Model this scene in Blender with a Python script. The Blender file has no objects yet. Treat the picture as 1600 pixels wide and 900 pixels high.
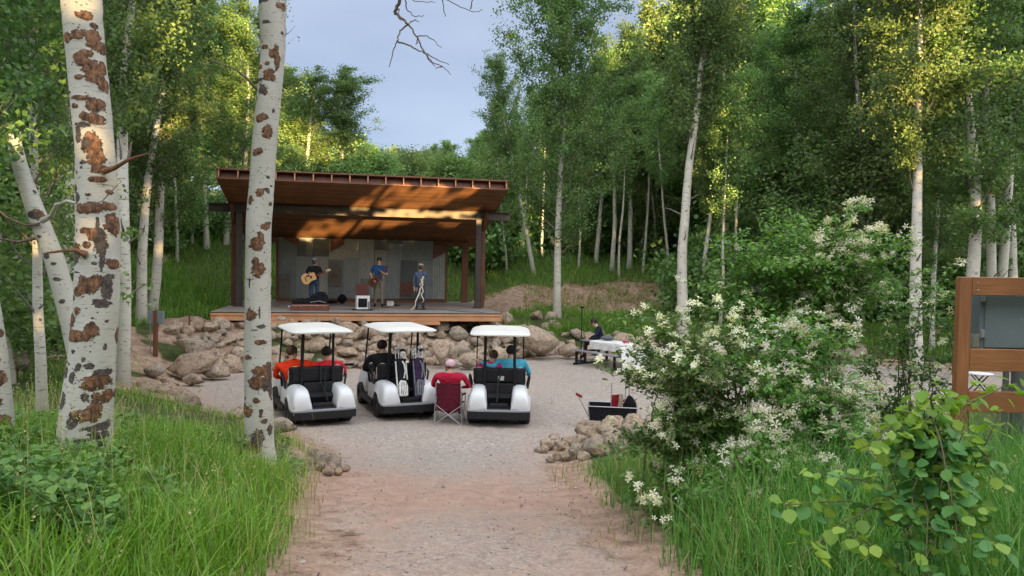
import bpy, bmesh, math, random
import numpy as np
from mathutils import Vector, Matrix, noise as mnoise

# ------------------------------------------------------------------ camera, sky, sun, exposure
scene = bpy.context.scene
C = scene.collection
HC = 3.08                                   # lens height above the gravel plaza
PITCH, ROLL, FPX = math.radians(1.735), math.radians(1.1), 1155.0
cam_d = bpy.data.cameras.new('camera'); cam = bpy.data.objects.new('camera', cam_d); C.objects.link(cam)
cam_d.sensor_width = 36.0; cam_d.lens = FPX / 1600 * 36; cam_d.clip_start = 0.05; cam_d.clip_end = 3000
CM = (Matrix.Rotation(math.radians(90) - PITCH, 3, 'X') @ Matrix.Rotation(ROLL, 3, 'Z'))
cam.matrix_world = Matrix.Translation((0, 0, HC)) @ CM.to_4x4()
scene.camera = cam

SUN_EL, SUN_AZ = math.radians(1.8), math.radians(154)      # azimuth clockwise from +Y (behind, to the right)
SUN = Vector((math.sin(SUN_AZ) * math.cos(SUN_EL), math.cos(SUN_AZ) * math.cos(SUN_EL), math.sin(SUN_EL)))
world = bpy.data.worlds.new('World'); scene.world = world; world.use_nodes = True
wn = world.node_tree; wn.nodes.clear()
w_out = wn.nodes.new('ShaderNodeOutputWorld'); w_bg = wn.nodes.new('ShaderNodeBackground')
w_sky = wn.nodes.new('ShaderNodeTexSky'); w_sky.sky_type = 'NISHITA'; w_sky.sun_disc = False
w_sky.sun_elevation = math.radians(9); w_sky.sun_rotation = SUN_AZ
w_sky.altitude = 2400; w_sky.air_density = 1.0; w_sky.dust_density = 1.5; w_sky.ozone_density = 1.5
w_bg.inputs['Strength'].default_value = 0.062
w_tc = wn.nodes.new('ShaderNodeTexCoord'); w_map = wn.nodes.new('ShaderNodeMapping')
w_map.inputs['Scale'].default_value = (1, 1, 2.6); w_map.inputs['Location'].default_value = (3.1, 1.2, 0.4)
w_no = wn.nodes.new('ShaderNodeTexNoise'); w_no.inputs['Scale'].default_value = 2.1; w_no.inputs['Detail'].default_value = 4
w_no.inputs['Roughness'].default_value = 0.45
w_cr = wn.nodes.new('ShaderNodeValToRGB')
w_cr.color_ramp.elements[0].position = 0.30; w_cr.color_ramp.elements[0].color = (1.85, 2.3, 3.15, 1)
w_cr.color_ramp.elements[1].position = 0.72; w_cr.color_ramp.elements[1].color = (3.3, 3.75, 4.5, 1)
w_mix = wn.nodes.new('ShaderNodeMix'); w_mix.data_type = 'RGBA'; w_mix.inputs[0].default_value = 0.8
L = wn.links.new
L(w_tc.outputs['Generated'], w_map.inputs['Vector']); L(w_map.outputs['Vector'], w_no.inputs['Vector'])
L(w_no.outputs['Fac'], w_cr.inputs['Fac']); L(w_sky.outputs['Color'], w_mix.inputs[6]); L(w_cr.outputs['Color'], w_mix.inputs[7])
# the evening sky is far brighter overhead and on the sun's side than in the cloud bank ahead
w_dot = wn.nodes.new('ShaderNodeVectorMath'); w_dot.operation = 'DOT_PRODUCT'
w_dot.inputs[1].default_value = (0.22, -0.60, 0.77); L(w_tc.outputs['Generated'], w_dot.inputs[0])
w_gr = wn.nodes.new('ShaderNodeValToRGB'); w_gr.color_ramp.interpolation = 'EASE'
w_gr.color_ramp.elements[0].position = 0.0; w_gr.color_ramp.elements[0].color = (0.47, 0.47, 0.49, 1)
w_gr.color_ramp.elements[1].position = 0.75; w_gr.color_ramp.elements[1].color = (2.95, 2.5, 2.05, 1)
w_mul = wn.nodes.new('ShaderNodeMix'); w_mul.data_type = 'RGBA'; w_mul.blend_type = 'MULTIPLY'; w_mul.inputs[0].default_value = 1
w_mul.clamp_result = False
L(w_dot.outputs['Value'], w_gr.inputs['Fac']); L(w_mix.outputs[2], w_mul.inputs[6]); L(w_gr.outputs['Color'], w_mul.inputs[7])
L(w_mul.outputs[2], w_bg.inputs['Color']); L(w_bg.outputs['Background'], w_out.inputs['Surface'])

sun_d = bpy.data.lights.new('sun', 'SUN'); sun_d.energy = 5.0; sun_d.angle = math.radians(0.4); sun_d.color = (1.0, 0.66, 0.26)
sun = bpy.data.objects.new('sun', sun_d); C.objects.link(sun)
sun.rotation_euler = SUN.to_track_quat('Z', 'Y').to_euler()
scene.view_settings.view_transform = 'Standard'; scene.view_settings.look = 'None'
scene.view_settings.exposure = 2.68; scene.view_settings.gamma = 1.0
scene.view_settings.use_curve_mapping = False
scene.cycles.max_bounces = 6; scene.cycles.diffuse_bounces = 3; scene.cycles.transparent_max_bounces = 4
scene.cycles.transmission_bounces = 3
scene.cycles.use_denoising = True

rng = np.random.RandomState(11)
PI = math.pi

def at(px, py, Y):
    """the world point seen at a photo pixel, at distance Y in front"""
    d = CM @ Vector(((px - 800) / FPX, -(py - 450) / FPX, -1.0))
    t = Y / d.y
    return Vector((d.x * t, Y, HC + d.z * t))

# ------------------------------------------------------------------ materials
class NT:
    def __init__(self, name):
        self.m = bpy.data.materials.new(name); self.m.use_nodes = True
        self.t = self.m.node_tree; self.t.nodes.clear()
        self.out = self.n('ShaderNodeOutputMaterial'); self.p = self.n('ShaderNodeBsdfPrincipled')
        self.l(self.p.outputs[0], self.out.inputs[0])
    def n(self, kind, **kw):
        nd = self.t.nodes.new(kind)
        for k, v in kw.items():
            if isinstance(v, (int, float, tuple)) and k in nd.inputs: nd.inputs[k].default_value = v
            else: setattr(nd, k, v)
        return nd
    def l(self, a, b): self.t.links.new(a, b)
    def coord(self, which='Object'): return self.n('ShaderNodeTexCoord').outputs[which]
    def mapped(self, src, scale=(1, 1, 1), rot=(0, 0, 0)):
        m = self.n('ShaderNodeMapping'); m.inputs['Scale'].default_value = scale; m.inputs['Rotation'].default_value = rot
        self.l(src, m.inputs['Vector']); return m.outputs[0]
    def noise(self, src, scale, detail=3, rough=0.55, dist=0.0):
        m = self.n('ShaderNodeTexNoise'); m.inputs['Scale'].default_value = scale; m.inputs['Detail'].default_value = detail
        m.inputs['Roughness'].default_value = rough; m.inputs['Distortion'].default_value = dist
        if src is not None: self.l(src, m.inputs['Vector'])
        return m.outputs['Fac']
    def ramp(self, fac, stops):
        r = self.n('ShaderNodeValToRGB'); e = r.color_ramp.elements
        while len(e) < len(stops): e.new(0.5)
        for i, (p, c) in enumerate(stops):
            e[i].position = p; e[i].color = (c, c, c, 1) if isinstance(c, (int, float)) else (*c, 1)
        self.l(fac, r.inputs['Fac']); return r.outputs['Color']
    def mix(self, fac, a, b, mode='MIX'):
        m = self.n('ShaderNodeMix'); m.data_type = 'RGBA'; m.blend_type = mode
        for v, i in ((fac, 0), (a, 6), (b, 7)):
            if isinstance(v, (int, float)): m.inputs[i].default_value = v if i == 0 else (v, v, v, 1)
            elif isinstance(v, tuple): m.inputs[i].default_value = (*v, 1)
            else: self.l(v, m.inputs[i])
        return m.outputs[2]
    def math(self, op, a, b=0.0, clamp=False):
        m = self.n('ShaderNodeMath'); m.operation = op; m.use_clamp = clamp
        for v, i in ((a, 0), (b, 1)):
            if isinstance(v, (int, float)): m.inputs[i].default_value = v
            else: self.l(v, m.inputs[i])
        return m.outputs[0]
    def bump(self, h, strength=0.4, dist=0.02):
        b = self.n('ShaderNodeBump'); b.inputs['Strength'].default_value = strength; b.inputs['Distance'].default_value = dist
        self.l(h, b.inputs['Height']); self.l(b.outputs[0], self.p.inputs['Normal'])
    def attr(self, name):
        a = self.n('ShaderNodeAttribute'); a.attribute_name = name; return a.outputs['Fac']
    def color(self, c):
        if isinstance(c, tuple): self.p.inputs['Base Color'].default_value = (*c, 1)
        else: self.l(c, self.p.inputs['Base Color'])
    def rough(self, r):
        if isinstance(r, (int, float)): self.p.inputs['Roughness'].default_value = r
        else: self.l(r, self.p.inputs['Roughness'])

def plain(name, c, r=0.7, metal=0.0, var=0.12, scale=14.0, bump=0.0, spec=0.5):
    t = NT(name); co = t.coord()
    n = t.noise(co, scale, 4)
    t.color(t.mix(n, tuple(x * (1 - var) for x in c), tuple(min(1, x * (1 + var)) for x in c)))
    t.rough(r); t.p.inputs['Metallic'].default_value = metal
    t.p.inputs['Specular IOR Level'].default_value = spec
    if bump: t.bump(t.noise(co, scale * 3, 4), bump, 0.01)
    return t.m

def leafmat(name, dark, mid, light, rough=0.5, trans=0.35, nscale=0.9, spec=0.35):
    t = NT(name); g = t.n('ShaderNodeNewGeometry'); oi = t.n('ShaderNodeObjectInfo')
    n1 = t.noise(g.outputs['Position'], nscale, 2); rpi = g.outputs['Random Per Island']
    f = t.math('ADD', t.math('MULTIPLY', n1, 0.45), t.math('MULTIPLY', rpi, 0.55))
    c = t.ramp(f, [(0.12, dark), (0.5, mid), (0.9, light)])
    hs = t.n('ShaderNodeHueSaturation')
    t.l(t.math('ADD', t.math('MULTIPLY', oi.outputs['Random'], 0.035), 0.482), hs.inputs['Hue'])
    t.l(t.math('ADD', t.math('MULTIPLY', oi.outputs['Random'], 0.4), 0.8), hs.inputs['Value'])
    t.l(c, hs.inputs['Color'])
    t.l(hs.outputs[0], t.p.inputs['Base Color']); t.rough(rough); t.p.inputs['Specular IOR Level'].default_value = spec
    tr = t.n('ShaderNodeBsdfTranslucent'); mx = t.n('ShaderNodeMixShader'); mx.inputs[0].default_value = trans
    tc = t.mix(1.0, hs.outputs[0], (1.3, 1.35, 0.7), 'MULTIPLY'); t.l(tc, tr.inputs['Color'])
    t.l(t.p.outputs[0], mx.inputs[1]); t.l(tr.outputs[0], mx.inputs[2]); t.l(mx.outputs[0], t.out.inputs[0])
    return t.m

M = {}
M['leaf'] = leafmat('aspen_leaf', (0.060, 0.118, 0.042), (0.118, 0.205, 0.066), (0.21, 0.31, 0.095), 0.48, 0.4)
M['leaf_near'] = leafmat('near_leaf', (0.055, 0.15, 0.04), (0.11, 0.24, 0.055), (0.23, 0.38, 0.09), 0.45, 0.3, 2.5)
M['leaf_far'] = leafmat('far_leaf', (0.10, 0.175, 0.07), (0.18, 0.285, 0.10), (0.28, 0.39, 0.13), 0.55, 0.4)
M['leaf_fresh'] = leafmat('fresh_leaf', (0.08, 0.19, 0.045), (0.14, 0.30, 0.065), (0.26, 0.43, 0.10), 0.45, 0.35, 2.5)
M['leaf_young'] = leafmat('young_leaf', (0.16, 0.33, 0.05), (0.26, 0.46, 0.07), (0.42, 0.58, 0.10), 0.42, 0.4, 3)
M['leaf_blue'] = leafmat('sapling_leaf', (0.065, 0.16, 0.05), (0.11, 0.24, 0.068), (0.20, 0.36, 0.09), 0.42, 0.3, 3)
M['shrub'] = leafmat('shrub_leaf', (0.07, 0.15, 0.052), (0.13, 0.25, 0.075), (0.22, 0.36, 0.11), 0.5, 0.3)
M['grass'] = leafmat('grass_blade', (0.085, 0.19, 0.020), (0.165, 0.31, 0.030), (0.32, 0.45, 0.075), 0.42, 0.35, 0.8)
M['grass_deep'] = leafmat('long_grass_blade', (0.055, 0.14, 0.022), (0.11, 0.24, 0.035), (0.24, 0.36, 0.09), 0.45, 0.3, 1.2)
M['grass_far'] = leafmat('meadow_blade', (0.075, 0.19, 0.03), (0.15, 0.31, 0.042), (0.27, 0.42, 0.075), 0.5, 0.35, 0.35)
M['grass_dry'] = leafmat('dry_blade', (0.20, 0.20, 0.07), (0.34, 0.31, 0.13), (0.48, 0.42, 0.22), 0.6, 0.3, 1.5)
M['petal'] = leafmat('petal', (0.76, 0.70, 0.44), (0.86, 0.83, 0.68), (0.92, 0.91, 0.84), 0.5, 0.3, 6)

def bark_far():
    t = NT('aspen_bark'); co = t.coord(); oi = t.n('ShaderNodeObjectInfo')
    n0 = t.noise(co, 2.2, 4); c = t.mix(n0, (0.40, 0.37, 0.30), (0.68, 0.65, 0.56))
    lines = t.ramp(t.noise(t.mapped(co, (4, 4, 26)), 1.6, 4, 0.6, 0.3), [(0.58, 0), (0.66, 1)])
    c = t.mix(t.math('MULTIPLY', lines, 0.75), c, (0.07, 0.06, 0.05))
    spots = t.ramp(t.noise(t.mapped(co, (3, 3, 5)), 2.4, 3, 0.5), [(0.66, 0), (0.70, 1)])
    c = t.mix(t.math('MULTIPLY', spots, 0.8), c, (0.05, 0.04, 0.035))
    g = t.n('ShaderNodeSeparateXYZ'); t.l(co, g.inputs[0])
    low = t.ramp(t.math('MULTIPLY', g.outputs[2], 0.6), [(0.0, 1), (0.6, 0)])
    c = t.mix(t.math('MULTIPLY', t.math('MULTIPLY', low, n0), 0.9, True), c, (0.16, 0.13, 0.10))
    t.color(c); t.rough(0.8); t.bump(t.noise(co, 22, 4), 0.4, 0.01); return t.m
M['bark'] = bark_far()
M['twig'] = plain('grey_twig', (0.15, 0.135, 0.11), 0.85, var=0.35)

def bark_near():
    t = NT('aspen_bark_scarred'); co = t.coord()
    big = t.noise(co, 3.0, 5); fine = t.noise(t.mapped(co, (1, 1, 2.2)), 24, 6, 0.65)
    c = t.mix(big, (0.42, 0.40, 0.34), (0.60, 0.58, 0.52))
    c = t.mix(t.math('MULTIPLY', fine, 0.35), c, (0.40, 0.38, 0.31))
    ln = t.ramp(t.noise(t.mapped(co, (5, 5, 60)), 1.4, 4, 0.6, 0.4), [(0.60, 0), (0.68, 1)])
    c = t.mix(t.math('MULTIPLY', ln, 0.8), c, (0.10, 0.085, 0.065))
    c = t.mix(t.ramp(t.noise(t.mapped(co, (1, 1, .4)), 2.6, 4), [(0.45, 0), (0.75, 0.5)]), c, (0.34, 0.33, 0.24))
    dots = t.n('ShaderNodeTexVoronoi'); dots.inputs['Scale'].default_value = 1.0
    t.l(t.mapped(co, (22, 22, 40)), dots.inputs['Vector'])
    keep = t.ramp(t.noise(co, 9, 2), [(0.5, 0), (0.56, 1)])
    dd = t.math('MULTIPLY', t.ramp(dots.outputs['Distance'], [(0.16, 1), (0.25, 0)]), keep)
    c = t.mix(t.math('MULTIPLY', dd, 0.85), c, (0.06, 0.05, 0.045))
    warp = t.math('ADD', t.math('MULTIPLY', t.math('SUBTRACT', t.noise(t.mapped(co, (1, 1, 1.5)), 11, 3, 0.5, 1.0), 0.5), 0.9), t.math('MULTIPLY', t.math('SUBTRACT', t.noise(co, 60, 4, 0.6), 0.5), 0.5))
    br = t.ramp(t.math('ADD', t.attr('scar'), warp), [(0.46, 0), (0.50, 1)])
    brc = t.ramp(t.noise(t.mapped(co, (1, 1, 0.6)), 34, 5, 0.7), [(0.36, (0.03, 0.018, 0.012)), (0.50, (0.15, 0.066, 0.028)), (0.62, (0.29, 0.14, 0.06))])
    edge = t.ramp(t.math('ADD', t.attr('scar'), warp), [(0.44, 0), (0.50, 1), (0.57, 0)])
    c = t.mix(br, c, brc)
    dk = t.ramp(t.math('ADD', t.attr('knot'), warp), [(0.50, 0), (0.55, 1)])
    dkc = t.ramp(t.noise(co, 40, 5, 0.7), [(0.35, (0.025, 0.02, 0.017)), (0.7, (0.15, 0.115, 0.09))])
    c = t.mix(dk, c, dkc); c = t.mix(t.math('MULTIPLY', edge, 0.8), c, (0.05, 0.036, 0.028))
    t.color(c); t.rough(0.75)
    h = t.math('ADD', t.math('MULTIPLY', fine, 0.5), t.math('MULTIPLY', t.math('ADD', br, dk), t.math('ADD', 0.4, t.noise(co, 45, 5, 0.7))))
    t.bump(h, 0.8, 0.012); return t.m
M['bark_near'] = bark_near()
M['dead_wood'] = plain('dead_wood', (0.16, 0.12, 0.09), 0.85, var=0.4, bump=0.4)
M['rusty_wood'] = plain('rusty_bark_wood', (0.17, 0.08, 0.038), 0.9, var=0.65, scale=30, bump=1.0)
M['stem'] = plain('green_brown_stem', (0.14, 0.13, 0.06), 0.7, var=0.3)

def ground_mat():
    t = NT('ground_soil'); co = t.coord(); g = t.attr('gravel'); r = t.attr('red'); v = t.attr('green')
    n1 = t.noise(co, 0.7, 5); n2 = t.noise(co, 5, 5, 0.65); n3 = t.noise(co, 42, 4, 0.7); n4 = t.noise(co, 170, 2)
    vo = t.n('ShaderNodeTexVoronoi'); vo.inputs['Scale'].default_value = 75; t.l(co, vo.inputs['Vector'])
    vo2 = t.n('ShaderNodeTexVoronoi'); vo2.inputs['Scale'].default_value = 26; t.l(co, vo2.inputs['Vector'])
    sp = t.n('ShaderNodeSeparateColor'); t.l(vo.outputs['Color'], sp.inputs[0])
    sp2 = t.n('ShaderNodeSeparateColor'); t.l(vo2.outputs['Color'], sp2.inputs[0])
    grav = t.ramp(t.math('ADD', t.math('MULTIPLY', sp.outputs[0], 0.6), t.math('MULTIPLY', sp2.outputs[0], 0.4)), [(0.12, (0.21, 0.18, 0.155)), (0.5, (0.34, 0.295, 0.255)), (0.9, (0.51, 0.46, 0.405))])
    grav = t.mix(t.ramp(n1, [(0.40, 0), (0.70, 0.5)]), grav, (0.40, 0.32, 0.265))
    grav = t.mix(t.ramp(n2, [(0.5, 0), (0.75, 0.5)]), grav, (0.28, 0.235, 0.20))
    dirt = t.ramp(t.math('ADD', t.math('MULTIPLY', n2, 0.6), t.math('MULTIPLY', n3, 0.4)), [(0.35, (0.15, 0.10, 0.07)), (0.5, (0.33, 0.225, 0.16)), (0.65, (0.52, 0.39, 0.28))])
    red = t.ramp(t.math('ADD', t.math('MULTIPLY', n2, 0.5), t.math('MULTIPLY', n3, 0.5)), [(0.33, (0.30, 0.18, 0.13)), (0.52, (0.44, 0.285, 0.21)), (0.7, (0.56, 0.40, 0.31))])
    soil = t.ramp(n2, [(0.35, (0.035, 0.05, 0.018)), (0.6, (0.08, 0.10, 0.03))])
    wob = t.math('MULTIPLY', t.math('SUBTRACT', t.math('ADD', t.math('MULTIPLY', n2, 0.7), t.math('MULTIPLY', n3, 0.3)), 0.5), 1.8)
    c = t.mix(t.ramp(t.math('ADD', g, wob), [(0.35, 0), (0.65, 1)]), dirt, grav)
    c = t.mix(t.ramp(t.math('ADD', r, wob), [(0.05, 0), (0.95, 0.9)]), c, red)
    c = t.mix(t.ramp(t.math('ADD', v, wob), [(0.4, 0), (0.6, 1)]), c, soil)
    t.color(c); t.rough(0.95); t.p.inputs['Specular IOR Level'].default_value = 0.2
    h = t.math('ADD', t.math('MULTIPLY', t.math('SUBTRACT', 1.0, vo.outputs['Distance']), 0.5), t.math('ADD', n3, t.math('MULTIPLY', n2, 1.6)))
    t.bump(h, 0.6, 0.022); return t.m
M['ground'] = ground_mat()

def rock_mat():
    t = NT('sandstone_rock'); co = t.coord(); oi = t.n('ShaderNodeObjectInfo'); rnd = oi.outputs['Random']
    g = t.n('ShaderNodeNewGeometry').outputs['Position']
    base = t.ramp(rnd, [(0.0, (0.42, 0.29, 0.19)), (0.3, (0.54, 0.40, 0.27)), (0.55, (0.38, 0.32, 0.25)), (0.8, (0.58, 0.43, 0.29)), (1.0, (0.34, 0.29, 0.23))])
    n = t.noise(g, 6, 6, 0.65); c = t.mix(t.ramp(n, [(0.35, 0.0), (0.7, 0.75)]), base, (0.50, 0.41, 0.33))
    c = t.mix(t.ramp(t.noise(g, 12, 6, 0.75), [(0.47, 0), (0.62, 0.75)]), c, (0.13, 0.098, 0.07))
    c = t.mix(t.ramp(t.noise(g, 9, 3, 0.6, 2.0), [(0.62, 0), (0.66, 0.5)]), c, (0.42, 0.43, 0.36))
    c = t.mix(t.ramp(t.noise(g, 3.2, 3), [(0.6, 0), (0.72, 0.5)]), c, (0.42, 0.23, 0.15))
    t.color(c); t.rough(0.9); t.p.inputs['Specular IOR Level'].default_value = 0.25
    t.bump(t.math('ADD', n, t.math('MULTIPLY', t.noise(g, 30, 6, 0.75), 0.8)), 1.0, 0.06); return t.m
M['rock'] = rock_mat()

# ------------------------------------------------------------------ mesh helpers
class MB:
    def __init__(s): s.v, s.f, s.n = [], [], 0
    def add(s, v, f, mi=0, smooth=False):
        v = np.asarray(v, float).reshape(-1, 3); f = np.asarray(f, int)
        s.v.append(v); s.f.append((f + s.n, mi, smooth)); s.n += len(v); return s
    def box(s, c, size, rot=None, mi=0, taper=1.0):
        hx, hy, hz = (a / 2 for a in size)
        v = np.array([(x * (taper if z > 0 else 1), y * (taper if z > 0 else 1), z) for z in (-hz, hz) for y in (-hy, hy) for x in (-hx, hx)], float)
        if rot is not None: v = v @ np.array(rot.to_matrix() if hasattr(rot, 'to_matrix') else rot).T
        v += np.array(c)
        return s.add(v, [(0, 2, 3, 1), (4, 5, 7, 6), (0, 1, 5, 4), (2, 6, 7, 3), (0, 4, 6, 2), (1, 3, 7, 5)], mi)
    def bar(s, a, b, w, h=None, mi=0, up=(0, 0, 1)):
        a, b = Vector(a), Vector(b); d = b - a; L_ = d.length; d.normalize()
        u = Vector(up); x = d.cross(u)
        if x.length < 1e-4: x = d.cross(Vector((0, 1, 0)))
        x.normalize(); y = x.cross(d)
        R = np.array([x, d, y]).T
        v = np.array([(i * w / 2, j * L_ / 2, k * (h or w) / 2) for k in (-1, 1) for j in (-1, 1) for i in (-1, 1)]) @ R.T + np.array((a + b) / 2)
        return s.add(v, [(0, 2, 3, 1), (4, 5, 7, 6), (0, 1, 5, 4), (2, 6, 7, 3), (0, 4, 6, 2), (1, 3, 7, 5)], mi)
    def tube(s, pts, rad, n=8, mi=0, cap=True, smooth=True):
        pts = np.asarray(pts, float); k = len(pts)
        rad = np.full(k, rad, float) if np.isscalar(rad) else np.asarray(rad, float)
        tan = np.gradient(pts, axis=0); tan /= np.linalg.norm(tan, axis=1)[:, None] + 1e-9
        ref = np.array((0, 0, 1.0)) if abs(tan[:, 2]).mean() < 0.8 else np.array((1.0, 0, 0))
        x = np.cross(tan, ref); x /= np.linalg.norm(x, axis=1)[:, None] + 1e-9; y = np.cross(tan, x)
        a = np.linspace(0, 2 * PI, n, endpoint=False)
        v = pts[:, None] + rad[:, None, None] * (np.cos(a)[None, :, None] * x[:, None] + np.sin(a)[None, :, None] * y[:, None])
        i = np.arange(k - 1)[:, None] * n; j = np.arange(n)[None]; j2 = (j + 1) % n
        f = np.stack([i + j, i + j2, i + n + j2, i + n + j], -1).reshape(-1, 4)
        off = s.n; s.add(v.reshape(-1, 3), f, mi, smooth)
        if cap:
            for e, o in ((0, 0), (k - 1, (k - 1) * n)):
                c = pts[e][None]; ring = v[e]; vv = np.concatenate([c, ring])
                ff = [(0, 1 + q, 1 + (q + 1) % n) if e else (0, 1 + (q + 1) % n, 1 + q) for q in range(n)]
                s.add(vv, ff, mi, False)
        return s
    def sphere(s, c, r, mi=0, nu=14, nv=9):
        r = np.array((r, r, r) if np.isscalar(r) else r)
        u = np.linspace(0, 2 * PI, nu, endpoint=False); w = np.linspace(0, PI, nv)
        v = np.array([(math.sin(b) * math.cos(a), math.sin(b) * math.sin(a), math.cos(b)) for b in w for a in u]) * r + np.array(c)
        f = [(i * nu + j, (i + 1) * nu + j, (i + 1) * nu + (j + 1) % nu, i * nu + (j + 1) % nu) for i in range(nv - 1) for j in range(nu)]
        return s.add(v, f, mi, True)
    def lathe(s, prof, c, axis='z', n=18, mi=0, smooth=True):
        a = np.linspace(0, 2 * PI, n, endpoint=False); k = len(prof)
        v = np.array([(r * math.cos(q), r * math.sin(q), z) for r, z in prof for q in a])
        if axis == 'x': v = v[:, [2, 0, 1]]
        if axis == 'y': v = v[:, [0, 2, 1]] * np.array((1, 1, -1))
        f = [(i * n + j, i * n + (j + 1) % n, (i + 1) * n + (j + 1) % n, (i + 1) * n + j) for i in range(k - 1) for j in range(n)]
        return s.add(v + np.array(c), f, mi, smooth)
    def prism(s, outline, y0, y1, plane='xz', mi=0):
        """flat outline extruded between y0 and y1 (plane xz) or x0..x1 (plane yz) or z0..z1 (plane xy)"""
        o = np.array(outline, float); n = len(o)
        def put(w):
            c = np.full((n, 1), w)
            return {'xz': np.hstack([o[:, :1], c, o[:, 1:]]), 'yz': np.hstack([c, o]), 'xy': np.hstack([o, c])}[plane]
        v = np.vstack([put(y0), put(y1)]); s.v.append(v); b = s.n; s.n += 2 * n
        s.f.append((np.array([(b + i, b + (i + 1) % n, b + n + (i + 1) % n, b + n + i) for i in range(n)]), mi, False))
        s.f.append((np.array([[b + i for i in range(n)][::-1]]), mi, False)); s.f.append((np.array([[b + n + i for i in range(n)]]), mi, False))
        return s
    def build(s, name, mats, parent=None, bevel=0.0, attrs=None, loc=None, wn=False):
        me = bpy.data.meshes.new(name); V = np.concatenate(s.v) if s.v else np.zeros((0, 3))
        me.vertices.add(len(V)); me.vertices.foreach_set('co', V.astype(np.float32).ravel())
        loops = np.concatenate([f.ravel() for f, _, _ in s.f]); tot = np.concatenate([np.full(len(f), f.shape[1]) for f, _, _ in s.f])
        st = np.concatenate([[0], np.cumsum(tot)[:-1]])
        me.loops.add(len(loops)); me.loops.foreach_set('vertex_index', loops.astype(np.int32))
        me.polygons.add(len(tot)); me.polygons.foreach_set('loop_start', st.astype(np.int32)); me.polygons.foreach_set('loop_total', tot.astype(np.int32))
        me.polygons.foreach_set('material_index', np.concatenate([np.full(len(f), mi) for f, mi, _ in s.f]).astype(np.int32))
        me.polygons.foreach_set('use_smooth', np.concatenate([np.full(len(f), sm) for f, _, sm in s.f]))
        for m in (mats if isinstance(mats, (list, tuple)) else [mats]): me.materials.append(m)
        if attrs:
            for k_, a in attrs.items():
                at_ = me.attributes.new(k_, 'FLOAT', 'POINT'); at_.data.foreach_set('value', np.asarray(a, np.float32))
        me.update(calc_edges=True); me.validate()
        if bevel:
            bm = bmesh.new(); bm.from_mesh(me); bmesh.ops.recalc_face_normals(bm, faces=bm.faces)
            ed = [e for e in bm.edges if len(e.link_faces) == 2 and e.calc_face_angle() > 0.6]
            bmesh.ops.bevel(bm, geom=ed, offset=bevel, segments=2, affect='EDGES', profile=0.5, clamp_overlap=True)
            bm.to_mesh(me); bm.free()
        o = bpy.data.objects.new(name, me); C.objects.link(o); o.parent = parent
        if loc is not None: o.location = loc
        return o

def tag(o, label=None, cat=None, group=None, kind=None):
    if label: o['label'] = label
    if cat: o['category'] = cat
    if group: o['group'] = group
    if kind: o['kind'] = kind
    return o
def thing(name, label, cat, loc=(0, 0, 0), rz=0.0, group=None):
    o = bpy.data.objects.new(name, None); C.objects.link(o); o.location = loc; o.rotation_euler = (0, 0, rz)
    o.empty_display_size = 0.2
    return tag(o, label, cat, group)
def dup(root, loc, rz=0.0, scale=None, label=None, group=None, cat=None):
    r = root.copy(); C.objects.link(r); r.location = loc; r.rotation_euler = (0, 0, rz)
    if scale is not None: r.scale = scale if hasattr(scale, '__len__') else (scale,) * 3
    tag(r, label, cat, group)
    for ch in list(root.children):
        c = ch.copy(); C.objects.link(c); c.parent = r
        for g in list(ch.children):
            d = g.copy(); C.objects.link(d); d.parent = c
    return r

def smooth(a, b, x):
    t = np.clip((np.asarray(x, float) - a) / (b - a), 0, 1); return t * t * (3 - 2 * t)
def vnoise(x, y, s, seed=0.0):
    """cheap smooth pseudo noise in -1..1"""
    x = np.asarray(x, float) * s + seed; y = np.asarray(y, float) * s - seed * 1.7
    return (np.sin(x * 1.3 + 2.1 * np.sin(y * 0.9 + seed)) + np.sin(y * 1.7 + 1.6 * np.sin(x * 1.1 - seed)) + np.sin((x + y) * 2.3 + 1.3 * np.sin(x * 2.1 - y * 1.9))) / 3

# ------------------------------------------------------------------ terrain
PLAZA = np.array([(-1.9, 8.0), (-2.9, 11.8), (-4.6, 13.6), (-6.3, 15.2), (-8.0, 17.6), (-8.5, 19.8), (-6.8, 20.7), (-4.0, 21.6), (-1.0, 23.4), (1.6, 25.6),
                  (6, 26.2), (11, 25.6), (15.5, 23.0), (16, 19.5), (11.5, 16.4), (7, 14.6), (3.2, 13.7), (1.5, 13.1), (0.75, 12.2), (0.4, 8.0)])
PATH = np.array([(-0.8, -8), (-0.85, 2), (-1.05, 4.3), (-1.5, 6.0), (-1.9, 8.3), (-2.6, 12), (0.6, 12.3), (0.42, 8.3), (0.62, 4.3), (0.6, 2), (0.6, -8)])
def sdf(P, x, y):
    """signed distance to polygon, negative inside"""
    x = np.asarray(x, float); y = np.asarray(y, float); d = np.full(x.shape, 1e9); ins = np.zeros(x.shape, bool)
    for i in range(len(P)):
        ax, ay = P[i - 1]; bx, by = P[i]; ex, ey = bx - ax, by - ay
        t = np.clip(((x - ax) * ex + (y - ay) * ey) / (ex * ex + ey * ey), 0, 1)
        d = np.minimum(d, (x - ax - t * ex) ** 2 + (y - ay - t * ey) ** 2)
        cnd = ((ay > y) != (by > y)); ins ^= cnd & (x < (ex) * (y - ay) / (ey if abs(ey) > 1e-9 else 1e-9) + ax)
    d = np.sqrt(d); return np.where(ins, -d, d)
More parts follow.
